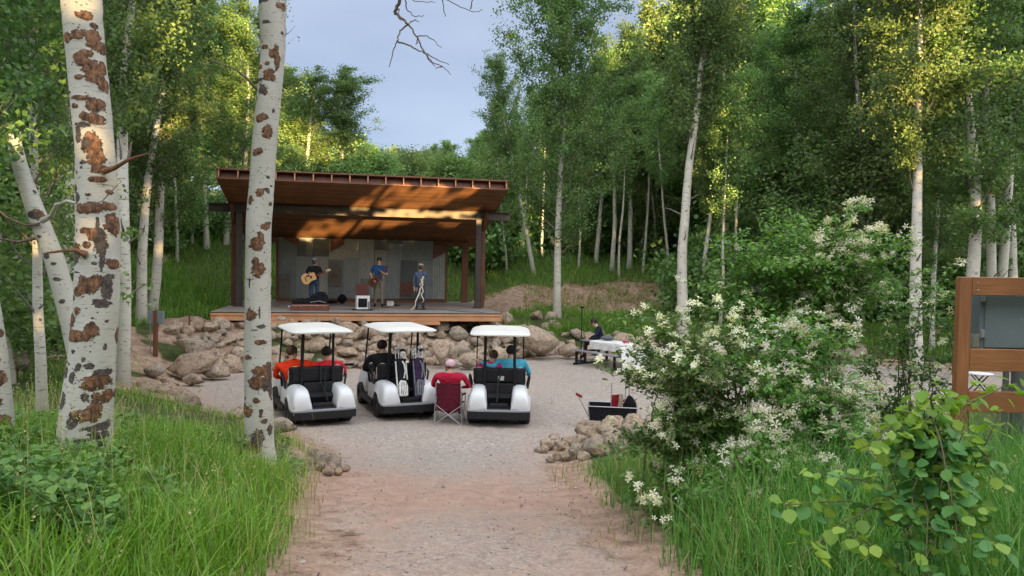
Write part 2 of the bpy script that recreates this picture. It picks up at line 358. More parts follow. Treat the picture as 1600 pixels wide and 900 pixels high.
def H(x, y):
    x = np.asarray(x, float); y = np.asarray(y, float)
    near = np.interp(y, [-12, 0, 2, 4.3, 8.3, 12, 14.5], [1.9, 1.52, 1.45, 1.27, 0.68, 0.12, 0])
    sp = sdf(PATH, x, y)
    near = near + np.where(x < -0.3, 0.38 * smooth(0.0, 1.6, sp) + 0.05 * np.clip(sp - 1, 0, 40), 0.16 * smooth(0.1, 1.2, sp) + 0.03 * np.clip(sp - 1, 0, 40))
    s = sdf(PLAZA, x, y)
    ring = np.interp(s, [0, 0.3, 1.5, 3, 6, 10, 16, 26, 60, 150, 400], [0, 0.04, 0.55, 1.05, 1.25, 2.4, 3.8, 4.7, 8.0, 17, 40])
    w = smooth(8.5, 15, y)
    z = near * (1 - w) + ring * w
    off = smooth(0.0, 1.5, np.minimum(sp, s))
    z = z + off * (1 + smooth(24, 28, y)) * (0.06 * vnoise(x, y, 0.9, 1.0) + 0.035 * vnoise(x, y, 2.7, 4.0)) + 0.008 * vnoise(x, y, 4.5, 2.0) + 0.012 * vnoise(x, y, 1.6, 7.0)
    xc = np.interp(y, [2, 4.3, 8.3, 12, 14], [-.15, -.2, -.75, -1.0, -1.2]); rut = np.exp(-((np.abs(x - xc + .08 * vnoise(x * 0, y, .8, 1)) - .52) / .15) ** 2) * (1 - smooth(11, 15, y))
    z = z - rut * (.022 + .008 * vnoise(x, y, 3.0, 5)) + .012 * np.exp(-((x - xc) / .2) ** 2) * (1 - smooth(11, 15, y))
    # level pad under the stage
    dx, dy = x + 9.45, y - 23.2; cs_, sn_ = 0.97887, 0.20449; u = dx * cs_ + dy * sn_; v = -dx * sn_ + dy * cs_
    dd = np.sqrt(np.clip(np.maximum(-0.4 - u, u - 9.7), 0, None) ** 2 + np.clip(np.maximum(0.2 - v, v - 8.4), 0, None) ** 2)
    return np.where(v > 0, np.minimum(z, 1.08 + dd * 0.45 + .06 * vnoise(x, y, 1.4, 2) * np.minimum(dd, 1)), z)
def Hs(x, y): return float(H(np.array([x]), np.array([y]))[0])

def masks(x, y):
    s = sdf(PLAZA, x, y); sp = sdf(PATH, x, y); m = np.minimum(s, sp); wv = 0.35 * vnoise(x, y, 1.3, 3) + 0.2 * vnoise(x, y, 3.1, 9)
    gravel = 1 - smooth(-0.45, 0.35, m + wv * 0.7)
    red = np.exp(-((y - 7.0 - 0.5 * vnoise(x, y, 1.0, 5)) / 1.5) ** 2) * (1 - smooth(0.2, 0.9, sp)) + 0.5 * (1 - smooth(3.5, 6.5, y)) + 0.35 * (1 - smooth(0.0, 1.2, np.abs(m) )) * smooth(7, 9, y)
    xc = np.interp(y, [2, 4.3, 8.3, 12, 14], [-.15, -.2, -.75, -1.0, -1.2]); red = red + .28 * np.exp(-((np.abs(x - xc + .08 * vnoise(x * 0, y, .8, 1)) - .52) / .17) ** 2) * (1 - smooth(10, 14, y)) * (.6 + .5 * vnoise(x, y, 1.8, 3))
    # bare earth: berm right behind plaza, left slope below the stage, margins
    bare = (1 - smooth(0.2, 0.9, m)) 
    berm = smooth(4.5, 5.5, s) * (1 - smooth(8.6, 10.0, s + 0.9 * vnoise(x, y, 0.6, 2))) * smooth(14, 20, y) * smooth(-4, 0, x) * (1 - smooth(9.5, 12.0, x))
    berm2 = smooth(-0.1, 0.5, s) * (1 - smooth(3.6, 5.4, s + 0.8 * vnoise(x, y, 0.5, 8))) * smooth(13, 16, y) * (1 - smooth(-3, -1, x))
    stg = np.exp(-(((x + 5.0) / 5.2) ** 6 + ((y - 28.5) / 4.5) ** 6))
    b = np.clip(np.maximum.reduce([bare, berm, berm2 * (0.75 + 0.5 * vnoise(x, y, 1.1, 6)), stg]), 0, 1)
    bank = smooth(0.15, 0.5, s) * (1 - smooth(2.9, 3.4, s)) * smooth(19, 20.5, y) * smooth(-9.5, -8, x) * (1 - smooth(2, 4, x))  # dark soil between the stones, toned to pass for shaded gaps
    green = np.maximum(smooth(0.35, 0.65, 1 - b), 0.42 * bank)
    return gravel, red, green

def grid(xs, ys, f):
    X, Y = np.meshgrid(xs, ys); V = np.stack([X, Y, f(X.ravel(), Y.ravel()).reshape(X.shape)], -1).reshape(-1, 3)
    nx, ny = len(xs), len(ys); i = np.arange(ny - 1)[:, None] * nx + np.arange(nx - 1)[None]
    return V, np.stack([i, i + 1, i + nx + 1, i + nx], -1).reshape(-1, 4)
xs = np.concatenate([-np.geomspace(420, 13, 42)[:-1], np.arange(-13, 17, 0.11), np.geomspace(17, 420, 42)])
ys = np.concatenate([-np.geomspace(300, 2, 24)[:-1], np.arange(-2, 32, 0.11), np.arange(32, 60, 0.6), np.geomspace(60, 600, 30)])
V, F = grid(xs, ys, H); g_, r_, v_ = masks(V[:, 0], V[:, 1])
mb = MB(); mb.add(V, F, 0, True)
o = mb.build('ground', M['ground'], attrs={'gravel': g_, 'red': r_, 'green': v_}); tag(o, kind='structure')
# gravel sheets (the plaza and the path) a few millimetres above the soil
Vp, Fp = V.copy(), F
cen = V[F].mean(1); sP = sdf(PLAZA, cen[:, 0], cen[:, 1]); sT = sdf(PATH, cen[:, 0], cen[:, 1])
for nm, keep in (('gravel_plaza', (sP < -0.1)), ('gravel_path', (sP >= -0.1) & (sT < -0.05) & (cen[:, 1] > 1.0))):
    ff = F[keep]; idx, inv = np.unique(ff, return_inverse=True)
    m_ = MB(); m_.add(V[idx] + np.array((0, 0, 0.002)), inv.reshape(ff.shape), 0, True)
    o = m_.build(nm, M['ground'], attrs={'gravel': g_[idx], 'red': r_[idx], 'green': v_[idx]}); tag(o, kind='structure')
# ------------------------------------------------------------------ rocks
def hull_rock(seed, npts=16, bev=0.07, disp=0.05, sub=3, round_=0.0):
    r = np.random.RandomState(seed); p = r.normal(size=(npts, 3)); p /= np.linalg.norm(p, axis=1)[:, None]
    p *= r.uniform(0.82, 1.0, (npts, 1))
    bm = bmesh.new(); vs = [bm.verts.new(q) for q in p]
    res = bmesh.ops.convex_hull(bm, input=vs)
    junk = [g for g in res['geom_interior'] if isinstance(g, bmesh.types.BMVert)]
    if junk: bmesh.ops.delete(bm, geom=junk, context='VERTS')
    bmesh.ops.bevel(bm, geom=list(bm.edges), offset=bev, segments=2, affect='EDGES', clamp_overlap=True)
    bmesh.ops.triangulate(bm, faces=list(bm.faces))
    bmesh.ops.subdivide_edges(bm, edges=list(bm.edges), cuts=sub, use_grid_fill=True)
    bmesh.ops.recalc_face_normals(bm, faces=bm.faces)
    for v in bm.verts:
        q = v.co.normalized()
        if round_: v.co = v.co.lerp(q * 0.93, round_)
        n = mnoise.noise(v.co * 1.7 + Vector((seed, 0, 0))) * disp * 1.6 + mnoise.noise(v.co * 4 + Vector((0, seed, 0))) * disp * 0.9 - abs(mnoise.noise(v.co * 2.6 + Vector((seed, seed, 0)))) * disp * 1.6 + mnoise.noise(v.co * 11) * disp * 0.35
        v.co += q * n
    me = bpy.data.meshes.new('rock'); bm.to_mesh(me); bm.free()
    me.polygons.foreach_set('use_smooth', [True] * len(me.polygons)); me.materials.append(M['rock']); return me
ANG = [hull_rock(100 + i, 13 + i % 6, 0.028, 0.06) for i in range(9)]
RND = [hull_rock(200 + i, 20, 0.09, 0.07, 1, 0.45) for i in range(7)]
_rr = np.random.RandomState(5)
def rock(me, p, size, rot=None, label='', group=None, cat='rock', name='rock', tilt=0.35):
    o = bpy.data.objects.new(name, me); C.objects.link(o); o.location = p; o.scale = size
    o.rotation_euler = rot if rot is not None else (_rr.uniform(-tilt, tilt), _rr.uniform(-tilt, tilt), _rr.uniform(0, 6.28))
    return tag(o, label, cat, group)
placed = []
def free(x, y, r, k=0.62):
    for a, b, c in placed:
        if (a - x) ** 2 + (b - y) ** 2 < ((r + c) * k) ** 2: return False
    return True
def big(px, py, Y, w, h, label, dep=None, ang=True, rz=0.0, i=0, tilt=(0, 0), name='boulder', cat='boulder', lift=0.0):
    """boulder whose centre shows at px,py; w,h metres"""
    p = at(px, py, Y); g = Hs(p.x, p.y); p.z = max(min(p.z, g + h * 0.5), g + h * 0.1) + lift
    placed.append((p.x, p.y, w * 0.5))
    return rock((ANG if ang else RND)[i], p, (w / 2, (dep or w * 0.75) / 2, h / 2), (tilt[0], tilt[1], rz), label, cat=cat, name=name)
big(297, 531, 20.3, 1.35, 0.75, 'pale long boulder lying above the slanting slab left of the stage', i=0, rz=0.2, tilt=(0.1, -0.1), lift=0.1)
big(302, 557, 18.9, 1.55, 0.62, 'large slanting sandstone slab at the left end of the plaza', i=2, rz=0.3, tilt=(0.25, -0.28), lift=0.1)
big(340, 568, 18.9, 0.95, 0.42, 'low tan boulder at the foot of the slanting slab', i=3)
big(303, 573, 17.9, 0.62, 0.32, 'small brown rock in front of the slanting slab', i=4)
big(242, 555, 18.0, 0.60, 0.38, 'rounded grey rock in the grass below the utility post', ang=False, i=1)
big(845, 527, 24.3, 1.75, 1.15, 'huge grey brown boulder behind the right golf cart', dep=1.3, i=5, rz=0.4, tilt=(0, 0.1), lift=0.05)
big(888, 541, 24.6, 0.95, 0.6, 'broad tan boulder left of the picnic table', i=6)
big(688, 518, 21.8, 0.95, 0.95, 'tall leaning brown boulder behind the middle golf cart', i=7, tilt=(0, 0.3), rz=0.5)
big(703, 529, 22.3, 0.62, 0.78, 'upright rounded boulder beside the leaning brown one', ang=False, i=2)
big(732, 550, 21.6, 0.8, 0.5, 'squat rounded boulder at the bank foot behind the camp chair', ang=False, i=3)
big(706, 553, 20.9, 0.72, 0.46, 'broad grey rock at the bank foot above the camp chair', i=8)
big(462, 545, 20.2, 0.72, 0.55, 'blocky tan boulder behind the man in the bright red shirt', i=1, rz=0.1)
big(779, 546, 22.0, 1.0, 0.7, 'tan wedge boulder seen under the right cart roof', i=4, rz=0.7)
big(975, 516, 26.6, 1.1, 0.6, 'tan boulder behind the seated person at the table', i=2)
big(1008, 523, 26.2, 1.0, 0.5, 'long low boulder right of the seated person', i=5)
big(925, 512, 26.6, 0.7, 0.45, 'grey boulder behind the thin black pole', ang=False, i=4)
big(545, 519, 22.1, 0.85, 0.3, 'flat pale slab lying on top of the rock bank', i=3)
big(603, 513, 22.5, 0.6, 0.4, 'dark angular rock high on the bank under the deck', i=6)
# bank of stones along the back edge of the plaza
bank_line = [(-8.6, 19.6), (-6.8, 20.7), (-4.0, 21.6), (-1.0, 23.4), (1.6, 25.6), (3.6, 26.0), (6, 26.2), (9.0, 25.9), (12.2, 25.0)]
def along(line, t):
    seg = [math.dist(line[i], line[i + 1]) for i in range(len(line) - 1)]; tot = sum(seg); s = t * tot
    for i, L_ in enumerate(seg):
        if s <= L_ or i == len(seg) - 1:
            f = s / L_; a, b = line[i], line[i + 1]; n = Vector((-(b[1] - a[1]), b[0] - a[0])).normalized()
            return Vector((a[0] + (b[0] - a[0]) * f, a[1] + (b[1] - a[1]) * f)), n
        s -= L_
cnt = 0
for rmin, rmax, tries in ((0.28, 0.40, 90), (0.20, 0.30, 1500), (0.13, 0.19, 1500), (.09, .13, 1200)):
    for _ in range(tries):
        t = _rr.uniform(0, 1); p, n = along(bank_line, t)
        wide = 3.1 if t < 0.55 else 1.4
        if t > 0.55 and _rr.rand() < .5: continue
        q = p + n * _rr.uniform(-0.15, wide) ; r = _rr.uniform(rmin, rmax)
        if cnt > 290 or not free(q.x, q.y, r, 0.64): continue
        placed.append((q.x, q.y, r)); cnt += 1
        rd = _rr.rand() < 0.35; me = (RND if rd else ANG)[_rr.randint(7)]
        z = Hs(q.x, q.y) + r * 0.32
        lab = ('rounded cobble' if rd else 'angular tan rock') + (' in the rock bank below the stage deck' if t < 0.55 else ' in the low rock edge behind the picnic table')
        rock(me, (q.x, q.y, z), (r * _rr.uniform(0.95, 1.35), r, r * _rr.uniform(0.6, 0.95)), None, lab, 'stones of the bank at the back of the plaza' , name='rock', cat='rock')
# stones left of the plaza and beside the path
for (px, py, Y, w, h, i, lab) in [(262, 598, 16.9, 0.62, 0.36, 0, 'small tan rock heading the left row of stones by the plaza'), (250, 617, 16.2, 0.95, 0.42, 1, 'broad tan rock in the row on the plaza left edge'),
        (282, 618, 15.9, 0.7, 0.4, 5, 'brown wedge rock in the row on the plaza left edge'), (225, 630, 15.6, 0.75, 0.34, 3, 'flat pale rock outermost left in the stone row'),
        (296, 628, 15.0, 0.7, 0.45, 7, 'pale upright rock ending the left stone row'), (262, 637, 14.9, 0.4, 0.25, 2, 'little grey rock below the left stone row'),
        (440, 652, 11.6, 0.62, 0.3, 4, 'pale stone in the grass beside the left cart wheel'), (370, 640, 13.4, 0.5, 0.3, 6, 'tan stone behind the right-hand birch trunk'),
        (15, 560, 12.5, 0.75, 0.6, 8, 'grey boulder under the trees at the left edge')]:
    big(px, py, Y, w, h, lab, i=i, name='rock', cat='rock')
lefts = [(478, 697, 9.6, .26), (487, 712, 9.3, .30), (500, 722, 9.0, .34), (489, 738, 8.7, .30), (505, 745, 8.6, .24), (517, 757, 8.45, .20), (499, 760, 8.35, .26), (484, 757, 8.4, .24), (492, 705, 9.5, .24), (508, 710, 9.3, .2), (482, 733, 8.85, .22), (498, 748, 8.6, .22), (474, 708, 9.4, .24), (522, 742, 8.7, .16), (503, 735, 8.8, .24), (514, 731, 8.95, .18), (495, 700, 9.7, .2), (480, 722, 9.0, .2), (470, 745, 8.5, .26), (510, 768, 8.2, .18), (490, 775, 8.1, .2)]
for k, (px, py, Y, s_) in enumerate(lefts):
    p = at(px, py, Y); s_ *= 1.25; p.x += .10 + .03 * (k % 3); z = Hs(p.x, p.y) + s_ * 0.20; rd = k % 3 != 0
    rock((RND if rd else ANG)[k % 7], (p.x, p.y, z), (s_ * 0.31, s_ * 0.28, s_ * 0.25), None, 'fist to head sized stone in the heap on the left verge of the path', 'stones heaped left of the path')
rights = [(868, 672, 12.6, .26), (855, 690, 12.2, .30), (850, 706, 11.8, .2), (905, 688, 11.6, .42), (925, 672, 12.5, .55), (962, 660, 13.0, .60), (930, 700, 11.3, .45), (905, 715, 10.8, .36), (952, 690, 11.7, .48), (990, 676, 12.2, .55), (928, 722, 10.5, .42), (893, 700, 11.1, .24), (872, 712, 10.9, .2), (958, 712, 10.8, .42), (990, 702, 11.0, .5), (1020, 690, 11.6, .5), (938, 736, 10.1, .26), (880, 690, 12.0, .24), (1040, 672, 12.4, .6), (912, 738, 10.1, .2), (860, 722, 10.6, .16), (945, 668, 12.9, .34), (915, 702, 11.2, .26), (970, 728, 10.3, .3), (975, 690, 11.8, .28), (890, 680, 12.2, .3), (885, 722, 10.6, .22), (840, 698, 11.9, .14)]
for k, (px, py, Y, s_) in enumerate(rights):
    p = at(px, py, Y); s_ *= 1.25; g = Hs(p.x, p.y); z = g + s_ * 0.24; rd = k % 3 == 1
    big_ = s_ > 0.55
    rock((RND if rd else ANG)[k % 7], (p.x, p.y, z), (s_ * 0.5, s_ * 0.42, s_ * 0.33), None, 'tan sandstone in the pile right of the path, below the flowering bush' if big_ else 'small stone at the edge of the pile right of the path', 'stones heaped right of the path')
for k in range(34):
    px, py = _rr.uniform(1040, 1480), _rr.uniform(535, 572); p = at(px, py, HC * FPX / (py - 420)); s_ = _rr.uniform(0.25, 0.6)
    rock(ANG[k % 9], (p.x, p.y, Hs(p.x, p.y) + s_ * .2), (s_ * .55, s_ * .5, s_ * .36), None, 'tan rock on the far gravel edge seen behind the flowering bush', 'rocks along the far right edge of the plaza')
# loose gravel on the path and the plaza
def pebbles():
    m = MB(); n = 9000; y = _rr.uniform(2.8, 22, n) ** 1.0; y = 2.8 + (y - 2.8) * _rr.uniform(0, 1, n) ** 0.9
    x = _rr.uniform(-8, 8, n); k = np.minimum(sdf(PLAZA, x, y), sdf(PATH, x, y)) < 0.25 + 0.3 * _rr.rand(n)
    x, y = x[k], y[k]; n = len(x); r = _rr.uniform(0.004, 0.011, n) * (1 + 0.04 * y) * np.where(_rr.rand(n) > 0.96, 2.2, 1); z = H(x, y) + r * 0.3
    oct_v = np.array([(1, 0, 0), (0, 1, 0), (-1, 0, 0), (0, -1, 0), (0, 0, .7), (0, 0, -.7)], float); oct_f = np.array([(0, 1, 4), (1, 2, 4), (2, 3, 4), (3, 0, 4), (1, 0, 5), (2, 1, 5), (3, 2, 5), (0, 3, 5)])
    a = _rr.uniform(0, 6.28, n); j = oct_v[None] * _rr.uniform(0.7, 1.3, (n, 6, 3)) * r[:, None, None]
    vx = j[..., 0] * np.cos(a)[:, None] - j[..., 1] * np.sin(a)[:, None]; vy = j[..., 0] * np.sin(a)[:, None] + j[..., 1] * np.cos(a)[:, None]
    vv = np.stack([vx + x[:, None], vy + y[:, None], j[..., 2] + z[:, None]], -1).reshape(-1, 3)
    ff = (oct_f[None] + np.arange(n)[:, None, None] * 6).reshape(-1, 3)
    m.add(vv, ff, 0, False); t = NT('pebble'); g = t.n('ShaderNodeNewGeometry')
    t.color(t.ramp(g.outputs['Random Per Island'], [(0, (.16, .13, .11)), (.5, (.30, .25, .21)), (1, (.46, .40, .35))])); t.rough(.9)
    tag(m.build('loose_gravel', t.m), 'loose grey and tan gravel scattered over the path and plaza', 'gravel', kind='stuff')
pebbles()

def litter():
    m = MB(); n = 3800; y = 2.6 + 16 * _rr.uniform(0, 1, n) ** 1.3; x = _rr.uniform(-7, 6, n); k = np.minimum(sdf(PLAZA, x, y), sdf(PATH, x, y)); keep = (k < .5) & (k > -.5 - .9 * _rr.rand(n) ** 3); x, y = x[keep], y[keep]; n = len(x)
    a = _rr.uniform(0, 6.28, n); l = _rr.uniform(.008, .035, n); w = _rr.uniform(.0015, .006, n); ca, sa = np.cos(a), np.sin(a); z = H(x, y) + .009
    P = [np.stack([x + ca * l * i - sa * w * j, y + sa * l * i + ca * w * j, z + .004 * _rr.rand(n)], -1) for i, j in ((-1, -1), (1, -.6), (1, .6), (-1, 1))]
    v = np.stack(P, 1).reshape(-1, 3); m.add(v, np.arange(4 * n).reshape(-1, 4), 0, False); t = NT('litter'); g = t.n('ShaderNodeNewGeometry'); t.color(t.ramp(g.outputs['Random Per Island'], [(0, (.05, .035, .025)), (.5, (.16, .11, .07)), (1, (.32, .24, .13))])); t.rough(.9)
    tag(m.build('litter', t.m), 'small twigs and dead leaf bits along the edges of the path', 'litter', kind='stuff')
litter()

# ------------------------------------------------------------------ the stage
DECK = 1.45
S_ORG = Vector((-9.45, 23.2, 0)); S_YAW = math.radians(11.8)
def sw(u, v, z=0.0):
    return Vector((S_ORG.x + u * math.cos(S_YAW) - v * math.sin(S_YAW), S_ORG.y + u * math.sin(S_YAW) + v * math.cos(S_YAW), z))
def wood(name, c0, c1, axis=(1, 12, 12), plank=None, rough=0.75):
    t = NT(name); co = t.coord(); n = t.noise(t.mapped(co, axis), 3, 6, 0.6, 0.4)
    c = t.mix(n, c0, c1); c = t.mix(t.ramp(t.noise(co, 1.3, 4), [(0.4, 0), (0.75, 0.5)]), c, tuple(x * 0.45 for x in c0))
    if plank:
        ax, w = plank; s = t.n('ShaderNodeSeparateXYZ'); t.l(co, s.inputs[0])
        fr = t.math('FRACT', t.math('DIVIDE', s.outputs[ax], w)); gap = t.ramp(fr, [(0.0, 1), (0.05, 0), (0.95, 0), (1.0, 1)])
        idx = t.math('FLOOR', t.math('DIVIDE', s.outputs[ax], w)); wn_ = t.n('ShaderNodeTexWhiteNoise'); wn_.noise_dimensions = '1D'; t.l(idx, wn_.inputs['W'])
        c = t.mix(t.math('MULTIPLY', wn_.outputs['Value'], 0.45), c, tuple(x * 0.55 for x in c0)); c = t.mix(t.math('MULTIPLY', gap, 0.85), c, (0.01, 0.008, 0.006))
    t.color(c); t.rough(rough); t.bump(n, 0.3, 0.01); return t.m
M['deck'] = wood('deck_boards', (0.27, 0.235, 0.205), (0.38, 0.34, 0.30), plank=(1, 0.14))
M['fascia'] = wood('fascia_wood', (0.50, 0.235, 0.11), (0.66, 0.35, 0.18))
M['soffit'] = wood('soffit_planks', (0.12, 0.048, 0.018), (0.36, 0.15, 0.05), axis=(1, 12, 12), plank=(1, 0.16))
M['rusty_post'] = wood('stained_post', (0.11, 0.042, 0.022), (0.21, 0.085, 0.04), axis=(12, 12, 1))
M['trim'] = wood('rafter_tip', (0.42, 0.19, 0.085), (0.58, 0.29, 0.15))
M['steel'] = plain('weathered_steel', (0.075, 0.062, 0.055), 0.6, 0.6, var=0.35, scale=5, bump=0.1)
def galv(name, tint, rust=0.25, fine=False):
    t = NT(name); co = t.coord(); n = t.noise(co, 1.8, 5, 0.65); n2 = t.noise(t.mapped(co, (8, 8, 1.2)), 2.5, 5, 0.7)
    c = t.mix(n, tuple(x * 0.72 for x in tint), tuple(x * 1.15 for x in tint))
    c = t.mix(t.ramp(n2, [(0.45, 0), (0.75, 0.55)]), c, tuple(x * 1.5 for x in tint))
    c = t.mix(t.ramp(t.noise(co, 2.3, 6, 0.7, 0.5), [(0.60 - rust * 0.3, 0), (0.86 - rust * 0.3, 0.85)]), c, (0.12, 0.055, 0.035))
    t.color(c); t.rough(0.5); t.p.inputs['Metallic'].default_value = 0.35; return t.m
GM = [galv('zinc_blue', (0.21, 0.225, 0.225), 0.05), galv('zinc_green', (0.165, 0.185, 0.18), 0.1), galv('zinc_pale', (0.29, 0.295, 0.27), 0.02), galv('zinc_dark', (0.09, 0.10, 0.10), 0.05), galv('zinc_rusty', (0.14, 0.135, 0.12), 0.5), galv('rust_sheet', (0.16, 0.06, 0.035), 0.9)]
stage = thing('stage', 'open timber band stage with a sloping roof on rough stone bank', 'stage', S_ORG, S_YAW)
W_, D_ = 9.3, 7.6
MB().box((W_ / 2, D_ / 2 + 0.0, DECK - 0.02), (W_ + 0.06, D_, 0.04)).build('deck', M['deck'], stage)
m = MB(); 
m.box((W_ / 2, -0.015, DECK - 0.075), (W_ + 0.02, 0.05, 0.065)); m.box((W_ / 2, 0.012, DECK - 0.195), (W_, 0.05, 0.16))
m.box((-0.005, D_ / 2, DECK - 0.13), (0.05, D_ - 0.05, 0.17)); m.box((W_ + 0.005, D_ / 2, DECK - 0.13), (0.05, D_ - 0.05, 0.17))
m.build('deck_fascia', M['fascia'], stage, bevel=0.004)
m = MB()
for i in range(17): m.box((0.3 + i * 0.54, D_ / 2, DECK - 0.14), (0.04, D_ - 0.2, 0.17))
m.build('deck_joists', M['rusty_post'], stage)
for (u0, u1) in ((1.75, 2.65), (6.15, 7.2)):
    MB().box(((u0 + u1) / 2, -0.06, DECK - 0.335), (u1 - u0, 0.3, 0.10)).build('step_board', M['fascia'], stage, bevel=0.005)
for u in (0.6, 2.2, 4.6, 6.7, 8.7):
    for v in (0.5, 3.4, 6.4): MB().box((u, v, 1.0), (0.2, 0.2, 0.46)).build('pier', M['rusty_post'], stage)
# steel front posts, timber posts behind, back posts
def roofz(v): return 5.10 - 0.268 * (v - 2.9)
for u in (0.40, 8.93):
    m = MB(); m.box((u, 2.9, (DECK + 4.77) / 2), (0.012, 0.20, 4.77 - DECK)); m.box((u, 2.805, (DECK + 4.77) / 2), (0.2, 0.014, 4.77 - DECK)); m.box((u, 2.995, (DECK + 4.77) / 2), (0.2, 0.014, 4.77 - DECK))
    m.box((u, 2.9, DECK + 0.012), (0.34, 0.34, 0.024)); m.build('steel_post', M['steel'], stage)
for u in (0.16, 9.18):
    MB().box((u, 3.3, (DECK + roofz(3.3)) / 2), (0.15, 0.2, roofz(3.3) - DECK - 0.05)).build('timber_post', M['rusty_post'], stage, bevel=0.006)
    m = MB(); m.bar((u, 3.3, 4.35), (u, 2.55, 5.05), 0.1, 0.12); m.build('knee_brace', M['rusty_post'], stage)
for u in (0.30, 9.02):
    MB().box((u, 6.72, (DECK + roofz(6.72)) / 2), (0.2, 0.16, roofz(6.72) - DECK - 0.04)).build('back_post', M['rusty_post'], stage, bevel=0.006)
m = MB(); bm_l = 10.75
m.box((4.75, 2.9, 5.065), (bm_l, 0.22, 0.018)); m.box((4.75, 2.9, 4.785), (bm_l, 0.22, 0.018)); m.box((4.75, 2.9, 4.925), (bm_l, 0.014, 0.262))
m.build('steel_beam', M['steel'], stage)
# roof: soffit, rafters, blocking, deck on top
ru0, ru1, rv0, rv1 = 0.05, 9.55, 0.62, 7.5
ang = math.atan(0.268); roof = MB()
rl = (rv1 - rv0) / math.cos(ang); rc = ((ru0 + ru1) / 2, (rv0 + rv1) / 2, roofz((rv0 + rv1) / 2))
R_ = Matrix.Rotation(-ang, 3, 'X')
def roffs(h): return Vector(rc) + R_ @ Vector((0, 0, h))
rootop = MB().box(roffs(0.315), (ru1 - ru0 + 0.1, rl + 0.06, 0.03), R_).build('roof', GM[5], stage)
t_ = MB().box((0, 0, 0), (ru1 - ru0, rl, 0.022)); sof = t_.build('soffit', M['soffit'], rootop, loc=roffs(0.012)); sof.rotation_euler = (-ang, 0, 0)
nr = 17; m = MB()
for i in range(nr):
    u = ru0 + 0.03 + (ru1 - ru0 - 0.06) * i / (nr - 1); c = Vector((u, rc[1], rc[2])) + R_ @ Vector((0, 0.03 - 0.02, 0.16))
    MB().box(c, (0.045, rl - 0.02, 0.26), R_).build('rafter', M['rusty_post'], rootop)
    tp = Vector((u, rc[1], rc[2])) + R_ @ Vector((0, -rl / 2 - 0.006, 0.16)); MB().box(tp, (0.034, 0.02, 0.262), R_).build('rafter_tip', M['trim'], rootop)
m = MB(); m.box(roffs(0.16) + R_ @ Vector((0, -rl / 2 + 0.22, 0)), (ru1 - ru0 - 0.02, 0.035, 0.258), R_); m.build('blocking', GM[5], rootop)
m = MB(); m.box(roffs(-0.005) + R_ @ Vector((0, -rl / 2 - 0.012, 0)), (ru1 - ru0, 0.024, 0.03), R_); m.box(roffs(0.305) + R_ @ Vector((0, -rl / 2 - 0.03, 0)), (ru1 - ru0 + 0.1, 0.02, 0.045), R_)
m.build('roof_edge_strip', M['rusty_post'], rootop)
m = MB()
for u in (ru0 - 0.02, ru1 + 0.02): m.box(Vector((u, rc[1], rc[2])) + R_ @ Vector((0, 0, 0.15)), (0.03, rl, 0.3), R_)
m.build('barge_board', M['rusty_post'], rootop)
# back wall of patched metal sheets
wu0, wu1, wv = 1.33, 8.15, 6.7; wz1 = roofz(wv) - 0.03
wall = MB().box(((wu0 + wu1) / 2, wv + 0.06, (DECK + wz1) / 2), (wu1 - wu0, 0.08, wz1 - DECK)).build('back_wall', M['rusty_post'], stage)
m = MB()
m.box(((wu0 + wu1) / 2, wv - 0.04, DECK + 0.06), (wu1 - wu0 + 0.1, 0.05, 0.12)); m.box((wu0 - 0.03, wv - 0.0, (DECK + wz1) / 2), (0.09, 0.16, wz1 - DECK)); m.box((wu1 + 0.03, wv - 0.0, (DECK + wz1) / 2), (0.09, 0.16, wz1 - DECK))
m.box(((wu1 + 9.02) / 2, wv, wz1 - 0.11), (9.02 - wu1 - 0.1, 0.14, 0.16)); m.box(((wu0 + 0.3) / 2, wv, wz1 - 0.11), (wu0 - 0.45, 0.14, 0.16)); m.box((9.02 - 0.14, wv, (DECK + wz1) / 2 - 0.1), (0.08, 0.14, wz1 - DECK - 0.2))
m.build('wall_frame', M['rusty_post'], wall, bevel=0.004)
# the photograph's sheets: (x0,x1,y0,y1) in the 1600-wide crop of the wall, material, ribs per metre
X0, X1, Y0, Y1 = 385, 1140, 372, 660
def sheet(x0, x1, y0, y1, mi, ribs, lay, cut=None):
    u0 = wu0 + (x0 - X0) / (X1 - X0) * (wu1 - wu0); u1 = wu0 + (x1 - X0) / (X1 - X0) * (wu1 - wu0)
    z1 = DECK + 0.1 + (Y1 - y0) / (Y1 - Y0) * (wz1 - DECK - 0.1); z0 = DECK + 0.1 + (Y1 - y1) / (Y1 - Y0) * (wz1 - DECK - 0.1)
    yv = wv - 0.006 - lay * 0.016; n = max(2, int((u1 - u0) * ribs * 4)) if ribs else 2
    us = np.linspace(u0 + 0.004, u1 - 0.004, n); dy = (0.012 * np.sin(us * ribs * 2 * PI) if ribs else 0 * us)
    zb = np.full(n, z0) if cut is None else z0 + (z1 - z0) * cut * (1 - (us - u0) / (u1 - u0))
    if cut is not None and cut < 0: zb = z0 + (z1 - z0) * (-cut) * ((us - u0) / (u1 - u0))
    v = np.concatenate([np.stack([us, yv + dy, zb], 1), np.stack([us, yv + dy, np.full(n, z1)], 1)])
    f = [(i, i + 1, n + i + 1, n + i) for i in range(n - 1)]
    m = MB(); m.add(v, f, 0, bool(ribs))
    v2 = v.copy(); v2[:, 1] += 0.003; m.add(v2, [q[::-1] for q in f], 0, bool(ribs))
    e = [(i, i + 1) for i in range(n - 1)]; bo = np.concatenate([v, v2]); N2 = 2 * n
    side = [(0, n, N2 + n, N2), (n - 1, N2 + n - 1, N2 + 2 * n - 1, 2 * n - 1)] + [(i, N2 + i, N2 + i + 1, i + 1) for i in range(n - 1)]
    m.add(bo, side, 0, False); m.build('metal_sheet', GM[mi], wall)
